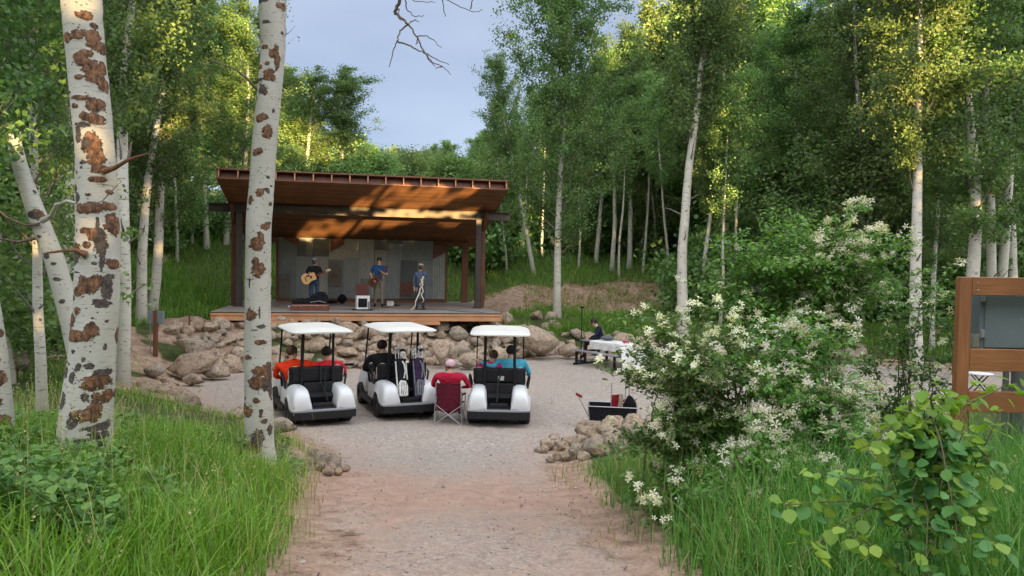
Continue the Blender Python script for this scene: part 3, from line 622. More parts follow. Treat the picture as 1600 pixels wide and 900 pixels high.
for a in [(385, 465, 372, 660, 1, 0, 0), (462, 540, 372, 655, 0, 0, 1), (538, 606, 456, 655, 2, 13, 2), (465, 608, 372, 458, 3, 0, 3), (604, 680, 400, 655, 1, 0, 1), (604, 740, 372, 470, 2, 0, 2),
          (672, 742, 462, 655, 0, 0, 3), (740, 812, 372, 655, 2, 12, 1), (812, 866, 418, 655, 2, 15, 2), (808, 880, 372, 422, 3, 0, 3), (866, 940, 388, 655, 0, 0, 1), (936, 1082, 372, 470, 1, 0, 2), (880, 940, 372, 390, 3, 0, 2),
          (930, 1010, 468, 655, 3, 0, 3), (1008, 1082, 466, 655, 0, 0, 1), (1080, 1142, 400, 655, 2, 14, 2), (392, 440, 540, 655, 4, 0, 4), (606, 665, 478, 600, 4, 0, 4), (930, 985, 572, 640, 5, 0, 5), (505, 535, 380, 455, 1, 12, 5), (750, 790, 560, 655, 1, 0, 4)]:
    sheet(*a)
for a in [(406, 476, 372, 412, 5, 12, 5, 0.8), (612, 676, 372, 436, 5, 12, 5, -0.6), (1080, 1140, 392, 460, 5, 12, 5, -0.5)]: sheet(*a)
# ------------------------------------------------------------------ leaves, grass, trees
def rotmats(n, r, tilt=None, yaw=None):
    """n random rotation matrices: leaf axis +y, face normal +z; tilt limits how far the normal leans from up"""
    if tilt is None:
        q = r.normal(size=(n, 4)); q /= np.linalg.norm(q, axis=1)[:, None]; w, x, y, z = q.T
        return np.stack([1 - 2 * (y * y + z * z), 2 * (x * y - z * w), 2 * (x * z + y * w), 2 * (x * y + z * w), 1 - 2 * (x * x + z * z), 2 * (y * z - x * w), 2 * (x * z - y * w), 2 * (y * z + x * w), 1 - 2 * (x * x + y * y)], -1).reshape(n, 3, 3)
    a = r.uniform(0, 2 * PI, n) if yaw is None else yaw; b = r.uniform(-tilt, tilt * 0.4, n); c = r.uniform(-tilt, tilt, n) * 0.7
    Z = np.zeros(n); O = np.ones(n)
    Rz = np.stack([np.cos(a), -np.sin(a), Z, np.sin(a), np.cos(a), Z, Z, Z, O], -1).reshape(n, 3, 3)
    Rx = np.stack([O, Z, Z, Z, np.cos(b), -np.sin(b), Z, np.sin(b), np.cos(b)], -1).reshape(n, 3, 3)
    Ry = np.stack([np.cos(c), Z, np.sin(c), Z, O, Z, -np.sin(c), Z, np.cos(c)], -1).reshape(n, 3, 3)
    return Rz @ Rx @ Ry
def scatter(mb_, tv, tfs, pos, R, sc, mi=0, sm=False):
    n = len(pos); v = np.einsum('nij,kj->nki', R, tv) * np.asarray(sc)[:, None, None] + pos[:, None]
    base = mb_.n; mb_.v.append(v.reshape(-1, 3)); mb_.n += n * len(tv)
    for tf in tfs:
        f = (np.asarray(tf)[None] + (np.arange(n) * len(tv))[:, None, None]).reshape(-1, len(tf[0])) + base
        mb_.f.append((f, mi, sm))
DIA_V = np.array([(0, 0, 0), (.42, .48, .10), (0, 1, 0), (-.42, .48, .10)]); DIA_F = [[(0, 1, 2, 3)]]
def leaf_t(w, fold=.1):
    v = np.array([(0, 0, 0), (0, .5, 0), (0, 1, -.06), (w * .72, .18, fold * .8), (w, .48, fold), (w * .6, .8, fold * .4), (-w * .72, .18, fold * .8), (-w, .48, fold), (-w * .6, .8, fold * .4)])
    return v, [[(0, 3, 4, 1), (1, 4, 5, 2), (0, 1, 7, 6), (1, 2, 8, 7)]]
ROUND, OVAL = leaf_t(.5, .08), leaf_t(.26, .06)
PET_V, PET_F = [], []
for k in range(5):
    a = k * 2 * PI / 5 + 0.3; b = len(PET_V); ca, sa = math.cos(a), math.sin(a)
    for (r_, w_, z_) in ((0, 0, 0), (.55, .2, .35), (1.0, 0, .25), (.55, -.2, .35)): PET_V.append((r_ * ca - w_ * sa, r_ * sa + w_ * ca, z_))
    PET_F.append((b, b + 1, b + 2, b + 3))
PET_V = np.array(PET_V)

def blades(m, x, y, z, h, w, r, lean=0.45, seg=4, mi=0, curl=1.0):
    n = len(x); a = r.uniform(0, 2 * PI, n); fa = a + PI / 2 + r.uniform(-.6, .6, n); l = np.abs(r.normal(0, lean, n)) + 0.08
    ts = np.linspace(0, 1, seg + 1); V_ = np.zeros((n, 2 * (seg + 1), 3))
    for i, t in enumerate(ts):
        off = l * h * (t ** 1.9) * curl; zz = h * (t - 0.28 * l * t ** 2.6 * curl); ww = w * (1 - t ** 2.2) * 0.5 + 0.0002
        cx, cy = x + np.cos(a) * off, y + np.sin(a) * off
        V_[:, 2 * i] = np.stack([cx - np.cos(fa) * ww, cy - np.sin(fa) * ww, z + zz], -1); V_[:, 2 * i + 1] = np.stack([cx + np.cos(fa) * ww, cy + np.sin(fa) * ww, z + zz], -1)
    q = np.array([(2 * i, 2 * i + 1, 2 * i + 3, 2 * i + 2) for i in range(seg)])
    m.add(V_.reshape(-1, 3), (q[None] + (np.arange(n) * 2 * (seg + 1))[:, None, None]).reshape(-1, 4), mi, False)

def tree_meshes(seed, Ht=13.0, r0=0.15, cs=0.35, width=1.9, nleaf=13000, ls=0.075, bend=0.35, nb=34, dead=6, sig=0.2):
    r = np.random.RandomState(seed); k = 16; t = np.linspace(0, 1, k)
    px = np.cumsum(r.normal(0, 1, k)) ; py = np.cumsum(r.normal(0, 1, k)); px -= px[0]; py -= py[0]
    ker = np.ones(5) / 5; px = np.convolve(np.pad(px, 2, 'edge'), ker, 'valid') ; py = np.convolve(np.pad(py, 2, 'edge'), ker, 'valid')
    px = (px - px[0]) * bend * 0.25; py = (py - py[0]) * bend * 0.25
    path = np.stack([px, py, t * Ht - 0.35], 1); rad = r0 * (1 - 0.9 * t ** 1.1) * (1 + 0.35 * np.exp(-t * 30)) + 0.008
    trunk = MB().tube(path, rad, 10, 0); pts = []; wts = []
    def along_(s): return np.array([np.interp(s, t, path[:, i]) for i in range(3)])
    for i in range(nb + dead):
        isd = i >= nb
        s = (cs + (0.985 - cs) * ((i + r.rand()) / nb) ** 0.9) if not isd else r.uniform(0.16, cs + 0.05)
        az = i * 2.4 + r.uniform(-.5, .5); prof = math.sin(PI * min(1, max(0.0, (s - cs) / (1 - cs)) * 0.82 + 0.16)) ** 0.7
        Ln = width * (0.35 + 0.75 * prof) * r.uniform(0.65, 1.15) if not isd else r.uniform(0.3, 0.9)
        el = math.radians(r.uniform(18, 45) + 28 * s); b0 = along_(s); q = [b0]; d = np.array((math.cos(az) * math.cos(el), math.sin(az) * math.cos(el), math.sin(el)))
        for j in range(5): d = d + r.normal(0, 0.13, 3) + np.array((0, 0, 0.05)); d /= np.linalg.norm(d); q.append(q[-1] + d * Ln / 5)
        q = np.array(q); br = np.interp(s, t, rad) * 0.34
        trunk.tube(q, np.linspace(br * .8, 0.005, 6), 5, 1, cap=False)
        if isd: continue
        for j in range(2, 6): pts.append(q[j]); wts.append(0.7 + 0.25 * j)
        for j in (1, 2, 3, 4, 5):
            for _ in range(2):
                d2 = d + r.normal(0, 0.75, 3); d2 /= np.linalg.norm(d2); L2 = Ln * r.uniform(0.2, 0.45); e = q[j] + d2 * L2
                trunk.tube(np.array([q[j], (q[j] + e) / 2 + r.normal(0, .03, 3), e]), np.array([.008, .006, .003]), 3, 1, cap=False)
                pts += [e, (q[j] + e) / 2]; wts += [1.25, 0.8]
    pts = np.array(pts); wts = np.array(wts) * r.uniform(0.05, 1.7, len(pts)) ** 1.4; wts /= wts.sum()
    idx = r.choice(len(pts), nleaf, p=wts); sg = sig * r.uniform(0.55, 1.3, len(pts))[idx]
    P = pts[idx] + r.normal(0, 1, (nleaf, 3)) * sg[:, None] * np.array((1, 1, 0.75))
    crown = MB(); scatter(crown, DIA_V, DIA_F, P, rotmats(nleaf, r), ls * r.uniform(0.7, 1.25, nleaf))
    return trunk, crown
def proto(seed, label='aspen', leafm='leaf', **kw):
    t_, c_ = tree_meshes(seed, **kw); root = thing('aspen_tree', label, 'tree', (0, 0, -80))
    t_.build('trunk', [M['bark'], M['twig']], root); c_.build('crown', M[leafm], root); return root
PA = [proto(300 + i, Ht=13.0, r0=0.17, cs=[.34, .42, .26, .5, .3, .38][i], width=[2.0, 1.7, 2.2, 1.6, 1.9, 2.1][i], nleaf=26000, ls=0.088, nb=38, sig=.155) for i in range(6)]
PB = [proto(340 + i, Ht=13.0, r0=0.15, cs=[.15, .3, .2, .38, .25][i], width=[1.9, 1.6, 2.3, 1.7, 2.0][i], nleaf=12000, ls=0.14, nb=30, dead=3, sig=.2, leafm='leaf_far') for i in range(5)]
PC = proto(399, Ht=13.0, r0=0.15, cs=.2, width=2.9, nleaf=60000, ls=0.085, nb=60, sig=.17)
PY = [proto(380 + i, Ht=6.0, r0=0.045, cs=.06, width=1.9, nleaf=9000, ls=[.10, .13][i], nb=30, dead=0, sig=.2, leafm='leaf_far') for i in range(2)]
PN = [proto(370 + i, Ht=9.0, r0=0.09, cs=[.25, .3][i], width=2.3, nleaf=20000, ls=0.07, nb=32, sig=.16) for i in range(2)]
used = set()
def plant(pr, x, y, h, lab, group=None, sw_=1.0, rz=None, full=13.0, dz=0.0, lean=(0, 0)):
    z = Hs(x, y) + dz; s = h / full; sc = (s ** 0.8 * sw_, s ** 0.8 * sw_, s); rz = _rr.uniform(0, 6.28) if rz is None else rz
    if pr.name not in used:
        used.add(pr.name); o = pr; o.location = (x, y, z); o.scale = sc; tag(o, lab, 'tree', group)
    else: o = dup(pr, (x, y, z), rz, sc, lab, group, 'tree')
    o.rotation_mode = 'ZYX'; o.rotation_euler = (lean[0], lean[1], rz); return o
def plant_px(pr, px, Y, h, lab, **kw):
    x = (px - 800) / FPX * Y; return plant(pr, x, Y, h, lab, **kw)
# individual trees the photograph shows, nearest first
plant_px(PC, 872, 29.0, 13.6, 'slim full-crowned aspen on the earth berm right of the stage', rz=0.5)
plant_px(PA[3], 1071, 26.8, 15.5, 'tall straight white-trunked aspen right of the picnic table', rz=2.0, sw_=1.05, lean=(0, 0.012))
plant_px(PA[1], 1438, 21.5, 14.0, 'aspen with sunlit yellow leaves above the left side of the timber frame', rz=1.1, sw_=1.0, lean=(0, -0.04))
plant_px(PA[4], 1505, 22.5, 14.5, 'straight pale aspen just left above the timber frame post', rz=4.0, sw_=1.15)
plant_px(PA[5], 1343, 28.5, 13.5, 'aspen with a curved trunk behind the top of the flowering bush', rz=3.1, sw_=1.0, lean=(0, -0.03))
plant_px(PA[2], 1549, 25.5, 13.5, 'left trunk of the close pair of aspens above the grey cabinet', rz=5.1)
plant_px(PA[3], 1563, 25.8, 14.0, 'right trunk of the close pair of aspens above the grey cabinet', rz=0.1)
plant_px(PA[0], 1586, 27, 13.5, 'thin aspen nearest the right edge of the photo, behind the cabinet', rz=4.4)
plant_px(PA[4], 1460, 25.2, 9.5, 'thin aspen stem between the two trunks left of the timber frame', rz=1.9, sw_=.7)
plant_px(PA[1], 1094, 29.5, 9.5, 'dark slender crooked aspen close behind the tall straight one', rz=0.9, sw_=.8, lean=(0, 0.05))
plant_px(PA[5], 834, 36.5, 10.5, 'small leaning aspen in the meadow right of the stage roof', rz=2.2, sw_=.75, lean=(0, -0.16))
plant_px(PA[2], 930, 40.0, 11.5, 'first slim aspen of three in the meadow below the wood', rz=1.2, sw_=.8)
plant_px(PA[3], 955, 38.5, 11.0, 'middle slim aspen of three in the meadow below the wood', rz=5.2, sw_=.8)
plant_px(PA[0], 982, 39.0, 12.5, 'third slim aspen of three in the meadow below the wood', rz=3.9, sw_=.8)
plant_px(PN[0], 66, 9.2, 8.5, 'thin upright birch-like aspen between the leaning trunk and the scarred trunk', rz=1.0, full=9.0, sw_=.72)
plant_px(PA[1], 190, 15.0, 11.5, 'pale black-marked aspen close right of the big scarred trunk', rz=2.9, lean=(0, 0.05))
plant_px(PA[4], 222, 22.5, 12.0, 'slim aspen leaning right, behind the pale black-marked one', rz=2.3, lean=(0, 0.07))
plant_px(PA[2], 238, 24.0, 12.0, 'slim aspen between the big scarred trunk and the stage, second in its pair', rz=0.3, lean=(0, 0.05))
plant_px(PA[0], 322, 36.0, 11.5, 'bare-stemmed aspen just left of the stage beam end', rz=5.5, sw_=.9)
plant_px(PA[5], 352, 37.0, 11.0, 'white aspen stem seen beside the left stage post', rz=4.5, sw_=.9)
plant_px(PA[2], 520, 41, 9.4, 'rounded tall aspen standing above the left half of the stage roof', rz=2.5, sw_=1.45)
plant_px(PA[5], 480, 40, 8.9, 'aspen with bare top twigs above the left part of the stage roof', rz=0.7, sw_=1.35)
plant_px(PN[1], -110, 7.6, 8.6, 'leafy young aspen at the left edge of the photo, leaves hanging into the top corner', rz=0.3, full=9.0)
plant_px(PN[0], -150, 6.3, 7.6, 'low-crowned young aspen outermost left in front of the wood', rz=3.3, full=9.0)
plant_px(PN[1], 150, 23, 12.5, 'broad leafy aspen filling the space between the two big foreground trunks', rz=3.8, full=9.0)
plant_px(PA[3], 120, 19, 13, 'tall aspen hidden behind the big scarred trunk', rz=3.0)
plant_px(PA[2], 365, 30, 12.2, 'tall aspen with yellow sunlit top left of the second big trunk', rz=1.6, sw_=1.1)
plant_px(PA[4], 20, 16, 12.5, 'aspen deep in the shade at the left edge behind the broken trunk', rz=0.6)
plant_px(PA[0], 60, 25, 13, 'aspen in the back row at the left edge of the wood', rz=2.7)
# the woods behind
def skyline(px):
    return np.interp(px, [-200, 285, 310, 450, 475, 520, 560, 600, 615, 640, 660, 700, 725, 755, 785, 800, 900, 960, 1000, 1040, 1260, 1300, 2000],
                    [-260, -160, 60, 110, 150, 190, 200, 222, 240, 212, 225, 236, 212, 200, 212, 205, 150, 60, 20, -60, -60, -200, -260])
nt = 0
for (a0, a1, d0, d1, num, lab, grp) in ((-160, 190, 20, 34, 14, 'shaded aspen in the wood left of the clearing', 'aspens of the left wood'), (-100, 450, 39, 62, 26, 'aspen on the slope left behind the stage', 'aspens on the left slope'),
        (430, 810, 47, 85, 30, 'small far aspen of the skyline behind the stage roof', 'skyline aspens behind the stage'), (780, 1130, 43, 70, 29, 'slim aspen in the wood beyond the right meadow', 'aspens beyond the right meadow'),
        (1120, 1760, 29, 60, 41, 'shaded aspen in the dense wood on the right', 'aspens of the right wood')):
    cells = []
    tries = 0
    while len(cells) < num and tries < 5000:
        tries += 1; px = _rr.uniform(a0, a1); d = _rr.uniform(d0, d1); x = (px - 800) / FPX * d
        if any((x - cx) ** 2 + (d - cy) ** 2 < (2.1 if d < 62 else 3.2) for cx, cy in cells): continue
        cells.append((x, d)); z = Hs(x, d)
        cap = ((415 + (px - 800) * .0192) - max(skyline(px), *(skyline(px + q) for q in (-22, 22)))) / FPX * d + HC - z if 380 < px < 1000 else ((415 + (px - 800) * .0192) - skyline(px)) / FPX * d + HC - z
        h = min(cap * _rr.uniform(0.82, 1.08), _rr.uniform(12, 16))
        if h < 4: continue
        plant((PB if d > 36 else PA)[_rr.randint(5)], x, d, h, lab, grp, sw_=(.95 if 'skyline' in lab else 1.35) if d > 36 else 1.15, lean=(_rr.uniform(-.04, .04), _rr.uniform(-.05, .05))); nt += 1
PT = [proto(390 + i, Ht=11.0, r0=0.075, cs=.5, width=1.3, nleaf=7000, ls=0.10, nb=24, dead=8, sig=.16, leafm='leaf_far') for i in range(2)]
for i, (px, d, h) in enumerate([(792, 37, 8.5), (812, 41, 9), (846, 40, 9.5), (902, 38.5, 9), (918, 42, 10), (968, 37, 8.5), (1004, 38, 10), (1022, 41, 10.5), (1046, 36, 9.5), (1125, 28.5, 9), (1150, 30, 10), (262, 36.5, 10), (282, 38, 10), (300, 36, 9.5), (276, 33.5, 9)]):
    plant_px(PT[i % 2], px, d, h, 'thin pale stem standing at the front of the wood behind the clearing' if px > 500 else 'thin pale stem on the meadow slope left of the stage', group='thin pale stems at the edge of the wood' if px > 500 else 'thin pale stems left of the stage', full=11.0, lean=(_rr.uniform(-.03, .03), _rr.uniform(-.07, .07)))
# young aspens filling the spaces under the tall ones
for (a0, a1, d0, d1, num, hmin, hmax, lab, grp) in ((1130, 1760, 27.5, 46, 34, 4.0, 7.5, 'young bushy aspen between the trunks of the right wood', 'young aspens in the right wood'), (770, 1130, 41, 56, 22, 4.0, 7.5, 'young bushy aspen above the right meadow', 'young aspens above the right meadow'),
        (-60, 340, 32, 50, 20, 4, 7, 'young bushy aspen on the left slope', 'young aspens on the left slope'), (-150, 25, 12, 26, 10, 2.5, 5, 'young bushy aspen in the shade at the left edge', 'young aspens at the left edge'), (430, 800, 37.5, 52, 18, 4, 7, 'young bushy aspen behind the stage roof', 'young aspens behind the stage')):
    for _ in range(num):
        d = d0 + (d1 - d0) * _rr.rand() ** 1.3; px = _rr.uniform(a0, a1); x = (px - 800) / FPX * d; cap = ((415 + (px - 800) * .0192) - skyline(px)) / FPX * d + HC - Hs(x, d)
        plant(PY[_rr.randint(2)], x, d, min(_rr.uniform(hmin, hmax), cap * .8), lab, grp, sw_=1.25, full=6.0)
# a last line of closed wood far up the slope
def farwood():
    m = MB(); r = np.random.RandomState(8); n = 46000; px = r.uniform(-500, 2200, n); d = r.uniform(72, 110, n); x = (px - 800) / FPX * d; z0 = H(x, d)
    hmax = np.minimum(((415 + (px - 800) * .0192) - np.maximum(skyline(px) + 42, 60)) / FPX * d + HC - z0, 15)
    hmax = np.maximum(hmax * (0.86 + 0.14 * np.sin(x * 1.9) * np.sin(x * .7 + d)), 1.0)
    z = z0 + hmax * r.uniform(0, 1, n) ** 0.7
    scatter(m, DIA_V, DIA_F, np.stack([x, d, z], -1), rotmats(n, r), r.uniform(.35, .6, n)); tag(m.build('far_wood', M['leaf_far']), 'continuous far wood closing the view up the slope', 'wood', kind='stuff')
farwood()

# unseen leaf screen added behind the camera to block the sun, gaps carved for light
def behind():
    r = np.random.RandomState(21); n = 230000; S = np.array(SUN); hs = S[:2] / np.linalg.norm(S[:2]); side = np.array((-hs[1], hs[0]))
    a = r.uniform(-60, 56, n); b = r.uniform(27, 34, n); top = 20.5 - 4.6 * smooth(15.5, 17.5, a) * (1 - smooth(31, 34, a)) + 0.9 * np.sin(a * .8) + 0.6 * np.sin(a * 2.3 + 1)
    z = 1 + (top - 1) * r.uniform(0, 1, n); P = np.concatenate([np.outer(b, hs) + np.outer(a, side), z[:, None]], 1)
    keep = np.ones(n, bool); cl = 0.55 + 0.45 * vnoise(P[:, 0] + P[:, 1], P[:, 2], 1.9, 3)
    def gap(T, ru, rz, thin=1.0):
        T = np.array(T); t = ((P - T) @ S); Q = P - T - t[:, None] * S; d = ((Q[:, :2] @ side) / (ru + .35)) ** 2 + (Q[:, 2] / (rz + .35)) ** 2
        return (d < 1) & (r.rand(n) < thin)
    g = np.zeros(n, bool)
    g = np.zeros(n, bool)
    g |= gap(sw(4.8, 3.4, 4.85), 5.2, 1.0)
    for (px, py, Y, ru, rz, th) in ((1400, 150, 20.5, 1.3, 1.5, .9), (1340, 215, 20.5, .8, .6, .85), (1450, 60, 20.5, 1.0, 1.2, .85), (1480, 240, 21, .9, .7, .75), (1300, 110, 21, .7, .7, .7), (1570, 240, 24, 1.0, .5, .7), (1420, 330, 20.5, .9, .5, .7), 
                                    (360, 60, 27, 1.1, 1.5, .85), (400, 150, 28, .6, 1.2, .6), (250, 70, 17, .6, .7, .6), (300, 215, 25, .8, .8, .6), (420, 220, 36, 1.0, 1.0, .8), (470, 225, 40, 1.2, .9, .85), (370, 260, 30, .6, .5, .6), (180, 255, 17, .5, .6, .5),
                                    (160, 300, 5.5, .0, .1, .4), (30, 260, 6.5, .25, .35, .8), (500, 260, 45, 2, .6, .8), (340, 120, 24, .8, .7, .5), (440, 190, 38, 1.0, .8, .7), (390, 60, 33, 1.0, 1.2, .8), (280, 150, 20, .4, .4, .4), (1350, 60, 24, 1.6, 1.6, .9), (1480, 100, 22, 1.0, 1.6, .85), (1540, 60, 25, 1.4, 1.6, .8), (1400, 250, 21, .9, .8, .85), (1500, 330, 22, 1.0, .5, .7), (600, 235, 50, 3, .7, .9), (740, 225, 55, 3, 1.0, .95), (660, 240, 55, 3, .6, .9)):
        p_ = at(px, py, Y); g |= gap(p_, ru, rz, th)
    for (px, py, Y, ru, rz) in ((1088, 220, 26.8, .7, 5), (875, 190, 29, 1.6, 4.5), (1020, 100, 36, 1.2, 2), (1180, 130, 33, 2.2, 3.5), (405, 400, 7.5, .1, 3)): g &= ~gap(at(px, py, Y), ru, rz)
    keep &= ~g; P = P[keep]; n2 = len(P)
    m = MB(); scatter(m, DIA_V, DIA_F, P, rotmats(n2, r), r.uniform(.42, .62, n2)); tag(m.build('leaf_sun_screen', M['leaf']), 'unseen leaf screen added behind the viewer to shade the clearing', 'wood', kind='stuff')
behind()
def streak_screen():
    """unseen leaf screen added beside the viewer, gaps cut to cast the ceiling streaks"""
    r = np.random.RandomState(23); S = np.array(SUN); hs = S[:2] / np.linalg.norm(S[:2]); side = np.array((-hs[1], hs[0])); up = np.cross(S, np.append(side, 0)); up = up if up[2] > 0 else -up
    def ceil_pt(px, py):
        d = CM @ Vector(((px - 800) / FPX, -(py - 450) / FPX, -1.0)); o_ = Vector((0, 0, HC)); n_ = Vector((math.sin(S_YAW) * -.268 * -1 * -1, math.cos(S_YAW) * .268, 1)); p0 = sw(4, 2.9, 5.10); n_ = Vector((-math.sin(S_YAW) * .268, math.cos(S_YAW) * .268, 1.0)); t = (p0 - o_).dot(n_) / d.dot(n_); return np.array(o_ + d * t)
    def ab(P): return np.array((P[..., :2] @ side, P @ up)) if P.ndim == 1 else np.stack([P[:, :2] @ side, P @ up], -1)
    streaks = [((472, 368), (560, 352), .13), ((540, 358), (650, 324), .15), ((600, 352), (655, 338), .09), ((556, 322), (690, 297), .11), ((640, 318), (700, 312), .09), ((705, 308), (742, 297), .07), ((585, 300), (640, 290), .05), ((660, 340), (740, 330), .05), ((480, 352), (520, 345), .05), ((690, 345), (720, 352), .04)]
    n = 150000; A0 = ab(np.array(sw(4.8, 3.4, 4.85))); a = A0[0] + r.uniform(-6.6, 6.6, n); b = A0[1] + r.uniform(-1.9, 1.9, n); dpt = r.uniform(2.5, 5.0, n)
    Q = np.stack([a, b], -1); keep = np.ones(n, bool)
    for p, q, rad in streaks:
        P_, Q_ = ab(ceil_pt(*p)), ab(ceil_pt(*q)); e = Q_ - P_; t = np.clip(((Q - P_) @ e) / (e @ e), 0, 1); d = np.linalg.norm(Q - P_ - t[:, None] * e, axis=1); keep &= ~(d < rad * (1.15 + .4 * np.sin(a * 9 + b * 14)) + .05)
    a, b, dpt = a[keep], b[keep], dpt[keep]; hz_ = np.array(S); P = a[:, None] * np.append(side, 0) + b[:, None] * up + dpt[:, None] * hz_; 
    c0 = P.mean(0); root = thing('aspen_tree', 'unseen aspen-like leaf screen added beside the viewer to streak the stage ceiling', 'tree', (c0[0], c0[1], Hs(c0[0], c0[1])))  # added out of view to shape the sun; shares the tree name
    off = np.array(root.location); m = MB(); scatter(m, DIA_V, DIA_F, P - off, rotmats(len(P), r), r.uniform(.07, .12, len(P))); m.build('crown', M['leaf'], root)
    m = MB(); m.tube([(0, 0, -.2), (.1, .05, 3), (0, 0, 7.5)], [.14, .12, .03], 10)
    for q in range(16): e = P[r.randint(len(P))] - off; m.tube([(0.05, 0, 2.5 + .15 * q), tuple(e * np.array((.5, .5, .95))), tuple(e)], [.03, .015, .006], 5)
    m.build('trunk', M['bark'], root)
streak_screen()

# undergrowth shrubs
def shrub_proto(seed, n=5200, ls=.09):
    r = np.random.RandomState(seed); m = MB(); st = MB(); pts = []
    for i in range(26):
        a = r.uniform(0, 6.28); e = r.uniform(.5, 1.45); L_ = r.uniform(.6, 1.15); d = np.array((math.cos(a) * math.cos(e), math.sin(a) * math.cos(e), math.sin(e))); p = [np.array((r.uniform(-.2, .2), r.uniform(-.2, .2), 0))]
        for j in range(4): d = d + r.normal(0, .15, 3); d /= np.linalg.norm(d); p.append(p[-1] + d * L_ / 4)
        st.tube(np.array(p), np.linspace(.014, .004, 5), 3, cap=False); pts += p[1:]
    pts = np.array(pts); P = pts[r.randint(len(pts), size=n)] + r.normal(0, .13, (n, 3)); P[:, 2] = np.abs(P[:, 2])
    scatter(m, DIA_V, DIA_F, P, rotmats(n, r), ls * r.uniform(.7, 1.2, n))
    root = thing('shrub', 'shrub', 'shrub', (0, 0, -60)); st.build('stems', M['stem'], root); m.build('foliage', M['shrub'], root); return root
SH = [shrub_proto(500 + i) for i in range(3)]
def shrub(x, y, s, lab, grp, hz=1.0):
    pr = SH[_rr.randint(3)]; z = Hs(x, y); sc = (s, s, s * hz)
    if pr.name not in used: used.add(pr.name); pr.location = (x, y, z); pr.scale = sc; tag(pr, lab, 'shrub', grp); return
    dup(pr, (x, y, z), _rr.uniform(0, 6.28), sc, lab, grp, 'shrub')
for (a0, a1, d0, d1, num, smin, smax, lab, grp) in ((1090, 1750, 28.5, 40, 60, 1.6, 3.0, 'dark shrub under the trees of the right wood', 'shrubs under the right wood'), (770, 1100, 43, 52, 34, 1.8, 3.2, 'shrub at the upper edge of the right meadow', 'shrubs above the right meadow'),
        (-100, 360, 37, 48, 34, 1.6, 3.0, 'shrub at the foot of the left slope trees', 'shrubs on the left slope'), (-120, 120, 13, 24, 16, 1.0, 1.9, 'shaded shrub under the left trees', 'shrubs under the left trees'), (430, 790, 38, 50, 18, 2.2, 3.6, 'shrub seen behind the stage', 'shrubs behind the stage')):
    for _ in range(num):
        d = _rr.uniform(d0, d1); x = (_rr.uniform(a0, a1) - 800) / FPX * d; shrub(x, d, _rr.uniform(smin, smax), lab, grp)

